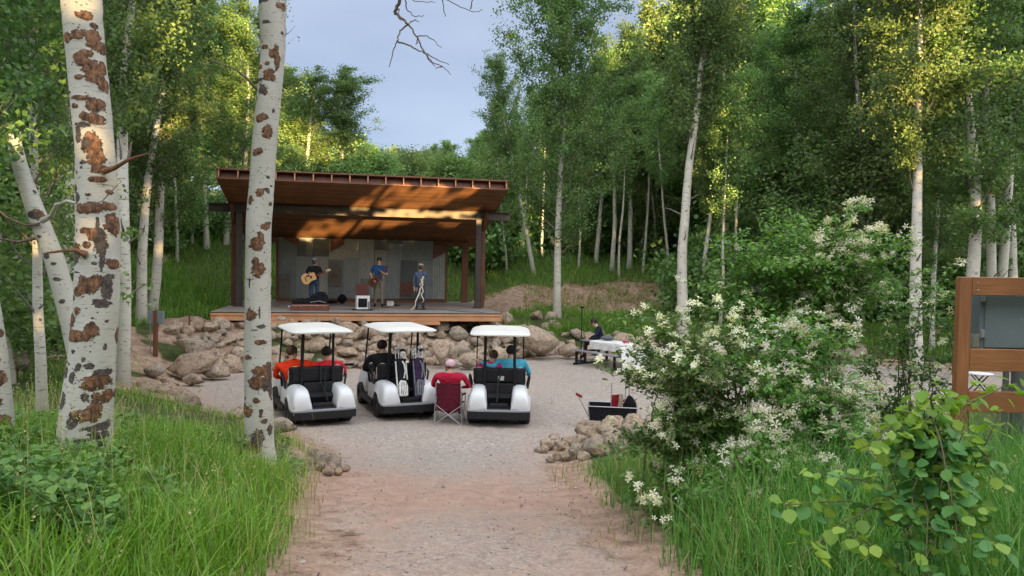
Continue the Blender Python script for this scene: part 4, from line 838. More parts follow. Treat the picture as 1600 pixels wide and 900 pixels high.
# grass: tall near the left verge, meadow on the slopes
def grass():
    r = np.random.RandomState(31)
    n = 62000; y = 2.3 + 6.6 * r.uniform(0, 1, n) ** 0.85; x = -1.2 - 5.6 * r.uniform(0, 1, n)
    s = sdf(PATH, x, y); k = (s > 0.20 + 0.3 * r.rand(n)) & (x > -800 / FPX * y * 1.15) & (x < -1.2)
    k &= ~((y > 7.6) & (x < -2.9) & (r.rand(n) > .25)); k &= (y < 8.0 + .6 * vnoise(x, y, 1.4)) & ((x < -2.75) | (y < 6.9) | (r.rand(n) < .12)) & (vnoise(x, y, 2.2, 6) + r.rand(n) * 1.2 > -0.25)
    x, y, s = x[k], y[k], s[k]; h = r.uniform(.17, .40, len(x)) * smooth(0.0, .5, s) ** .6 * (1 + .25 * vnoise(x, y, 1.5, 3)); h = h * (1 - .35 * smooth(5.5, 8.5, y)) * np.where((y < 5.3) & (x < -1.9), .72, 1)
    m = MB(); blades(m, x, y, H(x, y) - .02, h, r.uniform(.005, .0135, len(x)), r, .55)
    tag(m.build('tall_grass', M['grass']), 'long bright green grass on the left verge of the path', 'grass', kind='stuff')
    # right verge under the bush
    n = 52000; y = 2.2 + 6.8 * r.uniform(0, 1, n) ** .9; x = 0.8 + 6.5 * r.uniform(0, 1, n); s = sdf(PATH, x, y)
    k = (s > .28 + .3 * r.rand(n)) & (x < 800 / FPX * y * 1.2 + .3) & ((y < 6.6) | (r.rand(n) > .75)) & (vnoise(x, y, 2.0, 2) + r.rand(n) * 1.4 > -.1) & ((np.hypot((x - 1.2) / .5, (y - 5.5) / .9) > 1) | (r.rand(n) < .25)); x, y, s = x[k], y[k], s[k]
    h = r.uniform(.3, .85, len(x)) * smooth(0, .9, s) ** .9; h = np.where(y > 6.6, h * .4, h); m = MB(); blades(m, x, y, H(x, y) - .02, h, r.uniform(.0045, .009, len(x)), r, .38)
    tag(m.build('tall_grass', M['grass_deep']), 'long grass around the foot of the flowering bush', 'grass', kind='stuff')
    # dry thin grass at the verges and the pale bank on the left
    n = 30000; y = r.uniform(2.6, 17, n); x = r.uniform(-11, 9, n); s = np.minimum(sdf(PATH, x, y), sdf(PLAZA, x, y))
    k = (s > .02) & (s < 4) & (r.rand(n) < np.where(s < .7, .5, .22) * (y > 4)) & (vnoise(x, y, 2.6, 5) > -.25) & (np.abs(x) < y * .8) ; x, y = x[k], y[k]
    m = MB(); blades(m, x, y, H(x, y) - .01, r.uniform(.08, .24, len(x)), r.uniform(.004, .010, len(x)), r, .7, 3)
    tag(m.build('dry_grass', M['grass_dry']), 'thin straw coloured grass along the stony verges', 'grass', kind='stuff')
    n = 40000; y = r.uniform(6.5, 20, n); x = r.uniform(-16, 14, n); s = np.minimum(sdf(PATH, x, y), sdf(PLAZA, x, y))
    pz = vnoise(x, y, .8, 8) + .6 * vnoise(x, y, 2.1, 1); k = (s > .3) & ((y < 18.5) | (x < -9.5)) & (pz > .05 - .15 * smooth(1, 4, s)) & (np.abs(x) < y * .82); x, y = x[k], y[k]
    m = MB(); blades(m, x, y, H(x, y) - .01, r.uniform(.10, .26, len(x)), r.uniform(.008, .016, len(x)), r, .6, 3)
    tag(m.build('short_grass', M['grass']), 'patchy short green grass on the banks', 'grass', kind='stuff')
    n = 300000; y = 19 + 42 * r.uniform(0, 1, n) ** 1.35; x = r.uniform(-1, 1, n) * y * .85; _, _, gr = masks(x, y)
    k = (gr > .5) & (sdf(PLAZA, x, y) > np.where(x < 2.5, 3.3, 0.9)) & ((x < -3) | (x > -1) | (y > 33)); x, y = x[k], y[k]
    m = MB(); blades(m, x, y, H(x, y) - .02, r.uniform(.18, .48, len(x)) * (1 + .3 * vnoise(x, y, .7)), r.uniform(.014, .034, len(x)), r, .5, 2)
    tag(m.build('meadow_grass', M['grass_far']), 'lush green meadow grass on the slopes round the stage', 'grass', kind='stuff')
    # straw, seed stalks and dead blades among the green
    n = 5200; y = r.uniform(2.6, 8.5, n); x = np.where(r.rand(n) < .5, -1.3 - 5 * r.rand(n), 1.1 + 4 * r.rand(n)); s = sdf(PATH, x, y); k = (s > .12); x, y = x[k], y[k]
    m = MB(); blades(m, x, y, H(x, y) - .02, r.uniform(.15, .62, len(x)), r.uniform(.0025, .006, len(x)), r, .35, 4); nk = 900
    hx, hy = x[:nk], y[:nk]; hz = H(hx, hy) + r.uniform(.35, .6, nk)
    for j in range(9): scatter(m, DIA_V, DIA_F, np.stack([hx + r.normal(0, .006, nk), hy + r.normal(0, .006, nk), hz + j * .009], -1), rotmats(nk, r), r.uniform(.008, .016, nk))
    tag(m.build('seed_grass', M['grass_dry']), 'straw coloured seed stalks among the long grass by the path', 'grass', kind='stuff')
    n = 24000; y = r.uniform(26, 40, n); x = r.uniform(-3, 12, n); _, _, gr = masks(x, y); k = (gr < .75) & (sdf(PLAZA, x, y) > 1) & (vnoise(x, y, 1.7, 2) > -.45) & ((x > 0.5) | (y > 34)); x, y = x[k], y[k]
    m = MB(); blades(m, x, y, H(x, y) - .01, r.uniform(.10, .30, len(x)), r.uniform(.016, .04, len(x)), r, 1.0, 2)
    tag(m.build('dry_grass', M['grass_dry']), 'dry matted grass on the bare earth berm right of the stage', 'grass', kind='stuff')
    n = 9000; y = r.uniform(26, 40, n); x = r.uniform(0, 12, n); _, _, gr = masks(x, y); k = (gr < .75) & (sdf(PLAZA, x, y) > 1) & (vnoise(x, y, 1.1, 7) > .25) & (x > .5); x, y = x[k], y[k]
    m = MB(); blades(m, x, y, H(x, y) - .01, r.uniform(.12, .35, len(x)), r.uniform(.016, .035, len(x)), r, .6, 2)
    tag(m.build('grass_tufts', M['grass_far']), 'green grass tufts scattered on the earth berm', 'grass', kind='stuff')
    # weeds growing out of the bank behind the plaza
    n = 9000; t = r.uniform(.5, 1, n); q = [along(bank_line, a) for a in t]; x = np.array([p.x + v.x * w for (p, v), w in zip(q, r.uniform(.9, 2.4, n))]); y = np.array([p.y + v.y * w for (p, v), w in zip(q, r.uniform(.9, 2.4, n))])
    k = vnoise(x, y, 1.2, 4) > -.3; x, y = x[k], y[k]; m = MB(); blades(m, x, y, H(x, y), r.uniform(.2, .5, len(x)), r.uniform(.014, .03, len(x)), r, .5, 2)
    tag(m.build('weeds', M['grass_far']), 'tufts of weeds above the stone edge behind the plaza', 'weeds', kind='stuff')
grass()
def weeds():
    r = np.random.RandomState(41); m = MB()
    for k in range(820):
        if k < 430: py_ = r.uniform(3.6, 7.2); px_ = r.uniform(-800, -560) / FPX * py_ - .2
        elif k < 520: py_ = r.uniform(6.6, 9.2); px_ = r.uniform(-640, -330) / FPX * py_
        elif k >= 620: py_ = r.uniform(3.4, 8.0); px_ = r.uniform(-1.4, -3.6)
        else: py_ = r.uniform(3.0, 7.6); px_ = r.uniform(.9, 1.6) + r.uniform(0, 3.4) * (py_ / 6)
        if sdf(PATH, np.array([px_]), np.array([py_]))[0] < .35: continue
        z = Hs(px_, py_); hh = r.uniform(.08, .32) * (1 if k < 430 else .7); n = r.randint(14, 34); t = r.uniform(.15, 1, n); a = r.uniform(0, 6.28); ln = r.uniform(0, .3)
        P = np.stack([px_ + np.cos(a) * ln * t * hh + r.normal(0, .05, n), py_ + np.sin(a) * ln * t * hh + r.normal(0, .05, n), z + hh * t], -1)
        scatter(m, *((OVAL if k % 3 else ROUND)[0], (OVAL if k % 3 else ROUND)[1]), P, rotmats(n, r, .8), r.uniform(.03, .065, n))
    tag(m.build('leafy_undergrowth', M['leaf_near']), 'low broad-leaved weeds round the foot of the scarred trunk', 'weeds', kind='stuff')
weeds()

# ------------------------------------------------------------------ big foreground trunks
def trunk_big(name, label, Y, prof, patches, depth_tilt=0.0, extra=None, top=9.5, seed=1, crown=True, tint=None):
    """prof: photo (y, centre x, half width); patches: (x, y, rx, ry, dark) in photo pixels"""
    r = np.random.RandomState(seed); prof = sorted(prof); py = np.array([p[0] for p in prof], float)
    cs_ = [at(p[1], p[0], Y) for p in prof]; z = np.array([c.z for c in cs_])[::-1]; x = np.array([c.x for c in cs_])[::-1]; hw = np.array([p[2] * .89 / FPX * Y for p in prof])[::-1]
    zb = Hs(x[0], Y) - 0.1
    zz = np.arange(min(zb, z[0]), z[-1] + 1e-6, 0.012); X = np.interp(zz, z, x); Rr = np.interp(zz, z, hw)
    ext = np.linspace(z[-1] + .1, HC + top, 24); sl = (x[-1] - x[-3]) / (z[-1] - z[-3]) * .5
    zz = np.concatenate([zz, ext]); X = np.concatenate([X, x[-1] + (ext - z[-1]) * sl]); Rr = np.concatenate([Rr, Rr[-1] * (1 - .75 * (ext - z[-1]) / (HC + top - z[-1]))])
    ker = np.ones(9) / 9; X = np.convolve(np.pad(X, 4, 'edge'), ker, 'valid'); Rr = np.convolve(np.pad(Rr, 4, 'edge'), ker, 'valid')
    na = 110; a = np.linspace(0, 2 * PI, na, endpoint=False); A, Z = np.meshgrid(a, zz); RR = Rr[:, None] * (1 + .018 * np.sin(3 * A + Z * 2) + .012 * np.sin(7 * A - Z * 5) + .010 * np.sin(Z * 9 + 2 * A))
    VX = X[:, None] + RR * np.cos(A); VY = Y + RR * np.sin(A) ; V_ = np.stack([VX, VY, Z], -1)
    kk = len(zz); i = np.arange(kk - 1)[:, None] * na; j = np.arange(na)[None]; f = np.stack([i + j, i + (j + 1) % na, i + na + (j + 1) % na, i + na + j], -1).reshape(-1, 4)
    sc = np.zeros((kk, na)); kn = np.zeros((kk, na))
    def stamp(arr, ang, zc, ra, rz_):
        dA = (A - ang + PI) % (2 * PI) - PI; d = np.sqrt((dA / ra) ** 2 + ((Z - zc) / rz_) ** 2); np.maximum(arr, np.clip(1.05 - .58 * d, 0, 1), out=arr)
    for (qx, qy, rx, ry, dk) in patches:
        c = at(qx, qy, Y); X_ = np.interp(c.z, zz, X); R0 = np.interp(c.z, zz, Rr); u = np.clip((c.x - X_) / R0, -.97, .97); ang = -math.acos(u); cu = max(.35, math.sqrt(1 - u * u))
        stamp(kn if dk else sc, ang, c.z, max(.03, rx / FPX * Y / R0 / cu), max(.006, ry / FPX * Y))
    for _ in range(46):
        stamp(kn if r.rand() < .6 else sc, r.uniform(.25, PI - .25), r.uniform(zb, HC + 3), r.uniform(.1, .35), r.uniform(.015, .07))
    for _ in range(120):
        stamp(kn, r.uniform(-PI, PI), r.uniform(zb, HC + 4), r.uniform(.02, .07), r.uniform(.004, .011))
    RRb = 0.012 * (sc > .55) - .004 * (kn > .5)
    root = thing(name, label, 'tree', (X[8], Y, zb)); off = np.array((X[8], Y, zb))
    V_[..., 0] += RRb * np.cos(A) * .4; V_[..., 1] += RRb * np.sin(A) * .4
    m = MB(); m.add(V_.reshape(-1, 3) - off, f, 0, True); m.build('trunk', M['bark_near'], root, attrs={'scar': sc.ravel(), 'knot': kn.ravel()})
    if crown:
        m = MB(); pts = []; br = MB()
        for q in range(26):
            z0 = HC + top * (.62 + .38 * q / 26); az = q * 2.4; L_ = r.uniform(.8, 2.1); x0 = np.interp(z0, zz, X); p0 = np.array((x0, Y, z0)); d = np.array((math.cos(az), math.sin(az), .6)); d /= np.linalg.norm(d); p1 = p0 + d * L_ * .5; p2 = p1 + (d + r.normal(0, .25, 3)) * L_ * .5
            br.tube(np.array([p0, p1, p2]) - off, np.array([.035, .02, .008]), 5, cap=False); pts += [p1, p2, (p1 + p2) / 2]
        pts = np.array(pts); n = 7000; P = pts[r.randint(len(pts), size=n)] + r.normal(0, .25, (n, 3)); scatter(m, DIA_V, DIA_F, P - off, rotmats(n, r), r.uniform(.05, .08, n))
        br.build('limbs', M['bark'], root); m.build('crown', M['leaf'], root)
    return root, off
def pz(panel, lst):
    ox, oy, s = panel; return [(ox + a / s, oy + b / s, c / s, d / s, len(q) > 0) for a, b, c, d, *q in lst]
T1 = (pz((80, 0, 3.747), [(245, 118, 38, 25), (283, 168, 16, 16), (150, 245, 35, 35), (215, 240, 50, 30), (280, 235, 35, 40), (320, 285, 30, 35), (230, 370, 50, 45), (260, 335, 30, 20), (290, 420, 40, 45), (220, 475, 28, 18), (300, 480, 45, 30), (345, 500, 18, 30), (330, 530, 15, 20),
        (230, 595, 60, 18), (300, 630, 45, 40), (195, 640, 22, 15), (260, 700, 40, 25), (310, 720, 35, 35), (215, 800, 22, 60, 1), (250, 750, 40, 18, 1), (260, 850, 25, 40, 1), (290, 830, 45, 45), (180, 5, 60, 12, 1), (215, 28, 14, 8, 1), (90, 105, 12, 30, 1), (350, 410, 12, 40), (150, 560, 22, 10), (280, 880, 45, 25)]) +
      pz((80, 230, 3.6), [(300, 60, 45, 55), (260, 20, 30, 25), (320, 135, 35, 25), (315, 190, 45, 18), (235, 95, 20, 15, 1), (165, 135, 9, 9, 1), (190, 152, 9, 9, 1), (228, 128, 12, 7, 1), (182, 235, 18, 25, 1), (200, 295, 22, 28, 1), (270, 277, 15, 8), (352, 255, 10, 14), (230, 352, 40, 28), (290, 350, 55, 30), (345, 340, 35, 22), (375, 440, 18, 60),
        (260, 475, 34, 18), (305, 500, 36, 38), (265, 550, 25, 20), (330, 560, 32, 85, 1), (335, 640, 14, 60, 1), (315, 430, 9, 35, 1), (185, 600, 40, 40, 1), (190, 560, 32, 30), (165, 640, 34, 30, 1), (375, 655, 20, 35), (155, 840, 30, 20, 1), (300, 655, 18, 10, 1), (220, 810, 45, 35), (275, 770, 65, 50), (310, 740, 35, 25), (350, 800, 22, 80, 1), (355, 730, 20, 18, 1), (310, 860, 22, 16, 1), (190, 475, 10, 15, 1), (190, 700, 50, 5, 1)]) +
      pz((80, 470, 3.107), [(180, 45, 22, 18), (130, 95, 28, 40), (110, 165, 18, 30), (160, 165, 45, 30), (225, 160, 40, 30), (245, 130, 34, 48), (155, 237, 18, 13, 1), (107, 290, 15, 10, 1), (130, 300, 10, 6, 1), (112, 340, 14, 33, 1), (160, 355, 20, 32, 1), (190, 310, 18, 20, 1), (235, 305, 25, 18, 1), (215, 275, 12, 14, 1), (270, 375, 50, 46), (285, 340, 36, 20, 1), (105, 468, 26, 44, 1), (222, 450, 22, 26, 1), (262, 450, 18, 18), (290, 455, 18, 30),
        (255, 520, 25, 50), (200, 530, 50, 16), (165, 570, 28, 30, 1), (215, 545, 40, 22), (255, 600, 40, 18, 1), (300, 590, 18, 26, 1), (205, 655, 38, 12, 1), (230, 690, 14, 30, 1), (272, 690, 12, 60, 1), (275, 640, 26, 22, 1), (292, 218, 7, 20, 1), (300, 95, 7, 10, 1), (290, 15, 30, 15, 1), (70, 685, 10, 8, 1)]))
P1 = [(-60, 121, 32), (0, 128, 32), (100, 136, 31), (240, 149, 31), (355, 153, 35), (480, 150, 36), (566, 144, 38), (640, 136, 42), (700, 131, 46), (740, 128, 52), (770, 127, 58)]
big1, off1 = trunk_big('aspen_tree', 'big scarred aspen trunk with many rust-brown bark patches, left foreground', 5.5, P1, T1, seed=1)
def limb(root, off, mat, pts, rad, name='branch', n=7):
    m = MB(); m.tube(np.array(pts) - off, np.array(rad), n); return m.build(name, mat, root)
def pxl(lst, Y, dys=None): return [list(at(a, b, Y + (dys[i] if dys else 0))) for i, (a, b) in enumerate(lst)]
limb(big1, off1, M['rusty_wood'], pxl([(162, 268), (180, 262), (200, 250), (218, 244), (232, 240)], 5.4, [0, -.05, -.1, -.15, -.18]), [.024, .017, .012, .009, .005])
limb(big1, off1, M['dead_wood'], pxl([(200, 250), (203, 235), (205, 222)], 5.3), [.012, .009, .005])
limb(big1, off1, M['rusty_wood'], pxl([(134, 398), (118, 391), (98, 392), (74, 395)], 5.35, [0, -.05, -.1, -.2]), [.030, .015, .010, .007])
limb(big1, off1, M['dead_wood'], pxl([(128, 322), (142, 320), (160, 314), (175, 298), (190, 282)], 5.32), [.003, .004, .004, .004, .002])
T2 = (pz((360, 0, 3.75), [(195, 15, 45, 25, 1), (235, 10, 30, 20, 1), (315, 50, 20, 25), (230, 145, 35, 6, 1), (220, 292, 20, 12), (285, 320, 15, 40), (262, 335, 14, 26), (195, 405, 15, 15), (238, 390, 20, 15), (245, 450, 36, 36), (268, 470, 18, 22), (290, 380, 12, 45), (205, 540, 28, 32, 1), (225, 550, 15, 20), (200, 703, 38, 24), (237, 780, 28, 36), (180, 890, 30, 12), (200, 258, 7, 7, 1), (268, 660, 7, 18, 1), (160, 590, 10, 15, 1), (148, 480, 20, 15, 1), (225, 158, 40, 4, 1), (315, 205, 8, 12, 1)]) +
      pz((360, 230, 3.6), [(175, 38, 32, 22), (188, 262, 24, 25), (135, 300, 17, 27), (228, 175, 9, 9, 1), (225, 248, 10, 15, 1), (238, 222, 6, 6, 1), (215, 445, 17, 23), (180, 540, 33, 40), (190, 500, 16, 26), (150, 560, 26, 8), (180, 690, 36, 42), (165, 640, 22, 22), (190, 125, 12, 5, 1), (115, 350, 8, 6, 1), (95, 440, 7, 7, 1), (90, 470, 7, 7, 1), (130, 760, 6, 35, 1), (125, 742, 22, 5, 1), (120, 228, 8, 6, 1), (232, 320, 5, 12, 1), (222, 378, 5, 5, 1), (85, 735, 8, 6, 1), (208, 593, 5, 6, 1), (237, 430, 6, 12, 1)]) +
      pz((360, 470, 3.6), [(135, 78, 32, 34), (185, 60, 5, 40, 1), (195, 140, 24, 12, 1), (160, 158, 20, 4, 1), (195, 225, 28, 17), (120, 310, 24, 15), (180, 450, 55, 45), (200, 390, 44, 32), (225, 410, 16, 70), (215, 470, 22, 40, 1), (110, 600, 38, 38), (170, 550, 18, 18), (195, 620, 12, 24, 1), (210, 665, 20, 16, 1), (180, 760, 42, 50, 1), (160, 800, 40, 40), (95, 540, 12, 12, 1), (235, 500, 10, 60, 1), (235, 720, 10, 40, 1), (85, 180, 12, 5, 1), (235, 390, 8, 40, 1)]))
P2 = [(-60, 432, 23), (0, 426, 23), (80, 427, 20.5), (160, 420, 20.5), (240, 412, 21), (350, 404, 21.5), (480, 402.5, 22), (600, 404, 23.5), (690, 405, 25), (720, 406, 29)]
big2, off2 = trunk_big('aspen_tree', 'tall white aspen trunk standing between the viewer and the left end of the stage', 7.5, P2, T2, seed=2)
limb(big2, off2, M['dead_wood'], pxl([(404, 142), (385, 122), (368, 108), (340, 98), (325, 92)], 7.45, [0, -.1, -.2, -.3, -.4]), [.016, .012, .009, .006, .004])
limb(big2, off2, M['dead_wood'], pxl([(385, 122), (378, 100), (372, 82)], 7.35), [.008, .005, .003])
limb(big2, off2, M['bark'], pxl([(432, 62), (450, 52), (462, 40)], 7.45), [.006, .004, .002])
# bare dead branch hanging from far above
DB = [[(560, -190), (600, -120), (622, -60), (625, 0), (617, 18), (622, 24), (638, 38)], [(638, 38), (625, 48), (620, 64), (614, 80), (608, 105)], [(620, 64), (640, 72), (662, 82), (680, 92), (702, 101)], [(638, 38), (652, 58), (662, 80), (672, 95), (680, 104)], [(662, 80), (676, 98), (692, 104), (705, 117)],
      [(652, 57), (665, 55), (678, 64), (690, 75)], [(633, 0), (636, 16), (648, 26), (662, 23)], [(622, -60), (650, -20), (690, -4), (720, 10), (742, 19), (754, 15)], [(735, 14), (738, 0), (735, -10)], [(690, -4), (694, 14), (695, 26)], [(640, 36), (648, 31), (655, 33)], [(652, 58), (652, 66), (650, 70)], [(625, 0), (636, -6), (650, 3), (680, 4)], [(617, 18), (624, 14), (622, 24), (626, 33)], [(690, 104), (680, 107)]]
for i, b in enumerate(DB):
    pts = pxl(b, 6.9, [0.04 * math.sin(1.7 * k + i) for k in range(len(b))]); r0_, r1_ = (.022, .012) if i == 0 else ((.009, .0035) if i < 4 else (.0065, .0028))
    q = np.linspace(0, 1, len(pts)); qq = np.linspace(0, 1, len(pts) * 4); pts = np.array(pts); sm_ = np.stack([np.interp(qq, q, pts[:, c]) for c in range(3)], 1); sm_[1:-1] += _rr.normal(0, .004, (len(sm_) - 2, 3))
    limb(big2, off2, M['dead_wood'], sm_, np.linspace(r0_, r1_, len(sm_)), 'dead_branch', 5)
zt = off2[2]; limb(big2, off2, M['dead_wood'], [list(at(440, -240, 7.5)), list(at(500, -230, 7.2)), list(at(560, -190, 6.9))], [.05, .035, .022], 'dead_branch')
# leaning broken trunk, partial trunk at the left edge
lean_t, offl = trunk_big('broken_aspen_trunk', 'leaning broken-off aspen trunk with a pale snapped top at the left edge', 6.6,
    [(214, 20, 11), (260, 32, 13), (300, 46, 14), (340, 62, 16), (400, 86, 17), (450, 100, 18), (500, 114, 18), (560, 124, 19), (640, 132, 20)],
    [(58, 336, 10, 6, True), (52, 352, 14, 5, True), (66, 338, 12, 10, False), (80, 400, 6, 6, True), (98, 436, 7, 5, True), (70, 370, 5, 3, True), (60, 300, 4, 3, True)], top=-9, seed=4, crown=False) if False else (None, None)
def simple_trunk(label, Y, prof, patches, seed, tops=None, name='aspen_tree'):
    r = np.random.RandomState(seed); prof = sorted(prof, reverse=True); pts = np.array([at(p[1], p[0], Y) for p in prof]); hw = np.array([p[2] * .86 / FPX * Y for p in prof])
    z = pts[:, 2]; zb = min(Hs(pts[0, 0], Y) - .1, z[0]); zz = np.arange(z[0], z[-1], .015); X = np.interp(zz, z, pts[:, 0]); Rr = np.interp(zz, z, hw); ker = np.ones(7) / 7
    X = np.convolve(np.pad(X, 3, 'edge'), ker, 'valid'); na = 60; a = np.linspace(0, 2 * PI, na, endpoint=False); A, Z = np.meshgrid(a, zz); RR = Rr[:, None] * (1 + .02 * np.sin(3 * A + Z * 3) + .015 * np.sin(Z * 8))
    if tops: Z = Z.copy(); Z[-1] += tops * (np.sin(a * 3) * .5 + r.uniform(-.5, .5, na)); RR[-1] *= .9
    V_ = np.stack([X[:, None] + RR * np.cos(A), Y + RR * np.sin(A), Z], -1); kk = len(zz); sc = np.zeros((kk, na)); kn = np.zeros((kk, na))
    for (qx, qy, rx, ry, dk) in patches:
        c = at(qx, qy, Y); X_ = np.interp(c.z, zz, X); R0 = np.interp(c.z, zz, Rr); u = np.clip((c.x - X_) / R0, -.95, .95); dA = (A + math.acos(u) + PI) % (2 * PI) - PI
        d = np.sqrt((dA / (rx / FPX * Y / R0)) ** 2 + ((Z - c.z) / (ry / FPX * Y)) ** 2); np.maximum(kn if dk else sc, np.clip(1.05 - .58 * d, 0, 1), out=(kn if dk else sc))
    i = np.arange(kk - 1)[:, None] * na; j = np.arange(na)[None]; f = np.stack([i + j, i + (j + 1) % na, i + na + (j + 1) % na, i + na + j], -1).reshape(-1, 4)
    off = np.array((X[0], Y, zb)); root = thing(name, label, 'tree', off); m = MB(); m.add(V_.reshape(-1, 3) - off, f, 0, True)
    cc = V_[-1].mean(0) - off; m2 = np.concatenate([[cc - np.array((0, 0, .03))], V_[-1] - off]); at_s = np.concatenate([sc.ravel(), np.zeros(na + 1)]); at_k = np.concatenate([kn.ravel(), np.zeros(na + 1)])
    m.add(m2, [(0, 1 + q, 1 + (q + 1) % na) for q in range(na)], 0, False); m.build('trunk', M['bark_near'], root, attrs={'scar': at_s, 'knot': at_k}); return root, off
lt, offl = simple_trunk('leaning broken-off aspen trunk with a pale snapped top, left of the scarred trunk', 6.4,
    [(216, 21, 11), (260, 31, 13), (300, 45, 14.5), (340, 60, 16), (400, 84, 17), (450, 98, 18), (500, 112, 19), (560, 124, 19), (640, 136, 20), (740, 146, 20)],
    [(58, 336, 10, 6, True), (52, 352, 14, 4, True), (66, 336, 12, 9, False), (80, 400, 6, 6, True), (98, 436, 7, 4, True), (70, 370, 5, 3, True), (60, 300, 4, 3, True), (92, 412, 5, 3, True), (106, 470, 6, 4, True), (40, 240, 4, 3, True)], 4, tops=.07, name='broken_aspen')
limb(lt, offl, M['bark'], pxl([(66, 345), (80, 338), (88, 320), (105, 314), (122, 318)], 6.3, [0, -.1, -.2, -.3, -.4]), [.026, .022, .017, .012, .009])
limb(lt, offl, M['dead_wood'], pxl([(55, 372), (30, 378), (-5, 372), (-30, 360)], 6.3), [.018, .012, .008, .006])
limb(lt, offl, M['dead_wood'], pxl([(62, 350), (40, 352), (12, 340), (-10, 322)], 6.3), [.014, .010, .007, .004])
limb(lt, offl, M['dead_wood'], pxl([(48, 300), (62, 270), (80, 245), (100, 232)], 6.5), [.012, .009, .006, .003])
simple_trunk('aspen trunk cut by the left edge of the photo, brown scars at its foot', 5.6,
    [(-260, -120, 12), (0, -85, 14), (300, -48, 16), (480, -17, 18), (560, -7, 20), (640, 0, 21), (700, 4, 22), (760, 8, 23)],
    [(8, 590, 12, 12, False), (4, 625, 10, 8, False), (10, 660, 16, 18, False), (14, 680, 14, 10, True), (2, 560, 8, 6, True), (5, 520, 8, 6, False)], 5)

# ------------------------------------------------------------------ flowering bush and sapling
def curve_pts(p0, p1, sag, n, r):
    t = np.linspace(0, 1, n)[:, None]; p0, p1 = np.array(p0), np.array(p1); mid = np.array((p0[0] * .65 + p1[0] * .35, p0[1] * .65 + p1[1] * .35, max(p1[2], p0[2] + .5) + sag))
    return (1 - t) ** 2 * p0 + 2 * t * (1 - t) * mid + t ** 2 * p1 + np.cumsum(r.normal(0, .008, (n, 3)), 0)
def flowering_bush(label, tips, base, seed, dens=1.0, leafm='leaf_near'):
    r = np.random.RandomState(seed); bz = Hs(base[0], base[1]); off = np.array((base[0], base[1], bz)); root = thing('flowering_bush', label, 'bush', off)
    st = MB(); lf = MB(); fl = MB(); LP, FP, FN = [], [], []
    for (px, py, Y, fw, spread) in tips:
        for _ in range(max(1, int(4 * dens))):
            e = np.array(at(px + r.normal(0, spread), py + r.normal(0, spread), Y + r.normal(0, .18))); b = np.array((base[0] + r.normal(0, .22), base[1] + r.normal(0, .22), bz))
            c = curve_pts(b, e, r.uniform(-.1, .25), 12, r); st.tube(c - off, np.linspace(.009, .002, 12), 4, cap=False)
            for q in range(3, 12):
                for _ in range(1 if q < 6 else 2):
                    d2 = r.normal(0, 1, 3); d2[2] = abs(d2[2]) * .4; d2 /= np.linalg.norm(d2); L2 = r.uniform(.08, .30); e2 = c[q] + d2 * L2; st.tube(np.array([c[q], e2]) - off, np.array([.003, .0015]), 3, cap=False)
                    nl = int(r.uniform(11, 20)); t = r.uniform(.1, 1.05, nl)[:, None]; LP.append(c[q] + (e2 - c[q]) * t + r.normal(0, .022, (nl, 3)))
                    if r.rand() < fw * (.10 + .05 * q):
                        nf = r.randint(4, 10); tt = r.uniform(.75, 1.1, nf)[:, None]; FP.append(c[q] + (e2 - c[q]) * tt + r.normal(0, .021, (nf, 3)) + np.array((0, -.015, .02)))
    LP = np.concatenate(LP); n = len(LP); scatter(lf, OVAL[0], OVAL[1], LP - off, rotmats(n, r, 1.0), r.uniform(.03, .058, n))
    FP = np.concatenate(FP); n = len(FP); Rf = rotmats(n, r, 1.3); scatter(fl, PET_V, [PET_F], FP - off, Rf, r.uniform(.024, .044, n))
    st.build('stems', M['stem'], root); lf.build('leaves', M[leafm], root); fl.build('flowers', M['petal'], root); return root
tl = [(1000, 560, 6.0, .5, 22), (1010, 500, 6.2, .5, 20), (1060, 520, 6.0, .5, 25), (1100, 560, 5.8, .55, 30), (1050, 620, 5.8, .5, 30), (1020, 680, 5.7, .6, 24), (1000, 740, 5.6, .75, 22), (975, 700, 5.7, .6, 16), (1120, 610, 5.6, .5, 35), (1040, 560, 6.0, .6, 28), (1150, 540, 5.8, .6, 30),
      (1010, 610, 5.9, .5, 20), (1020, 790, 5.3, .5, 22), (1060, 700, 5.6, .3, 30)]
flowering_bush('left mass of the flowering honeysuckle bush, arching towards the gravel', tl, (1.85, 6.2), 61)
tm = [(1250, 560, 5.4, .8, 35), (1220, 620, 5.2, .9, 35), (1280, 640, 5.1, .9, 35), (1200, 680, 5.0, .9, 30), (1240, 720, 4.9, .95, 32), (1290, 700, 4.9, .9, 30), (1230, 780, 4.8, .9, 26), (1180, 560, 5.5, .6, 35), (1300, 590, 5.3, .6, 35), (1170, 740, 5.0, .4, 30), (1330, 650, 5.1, .4, 30), (1150, 820, 4.9, .15, 35), (1230, 850, 4.7, .12, 35), (1300, 800, 4.8, .25, 35), (1100, 790, 5.0, .2, 30), (1340, 740, 5.0, .2, 30), (1180, 870, 4.6, .05, 30)]
flowering_bush('front right mass of the flowering honeysuckle bush, thick with cream blossom', tm, (2.1, 5.5), 62, 1.0, 'leaf_fresh')
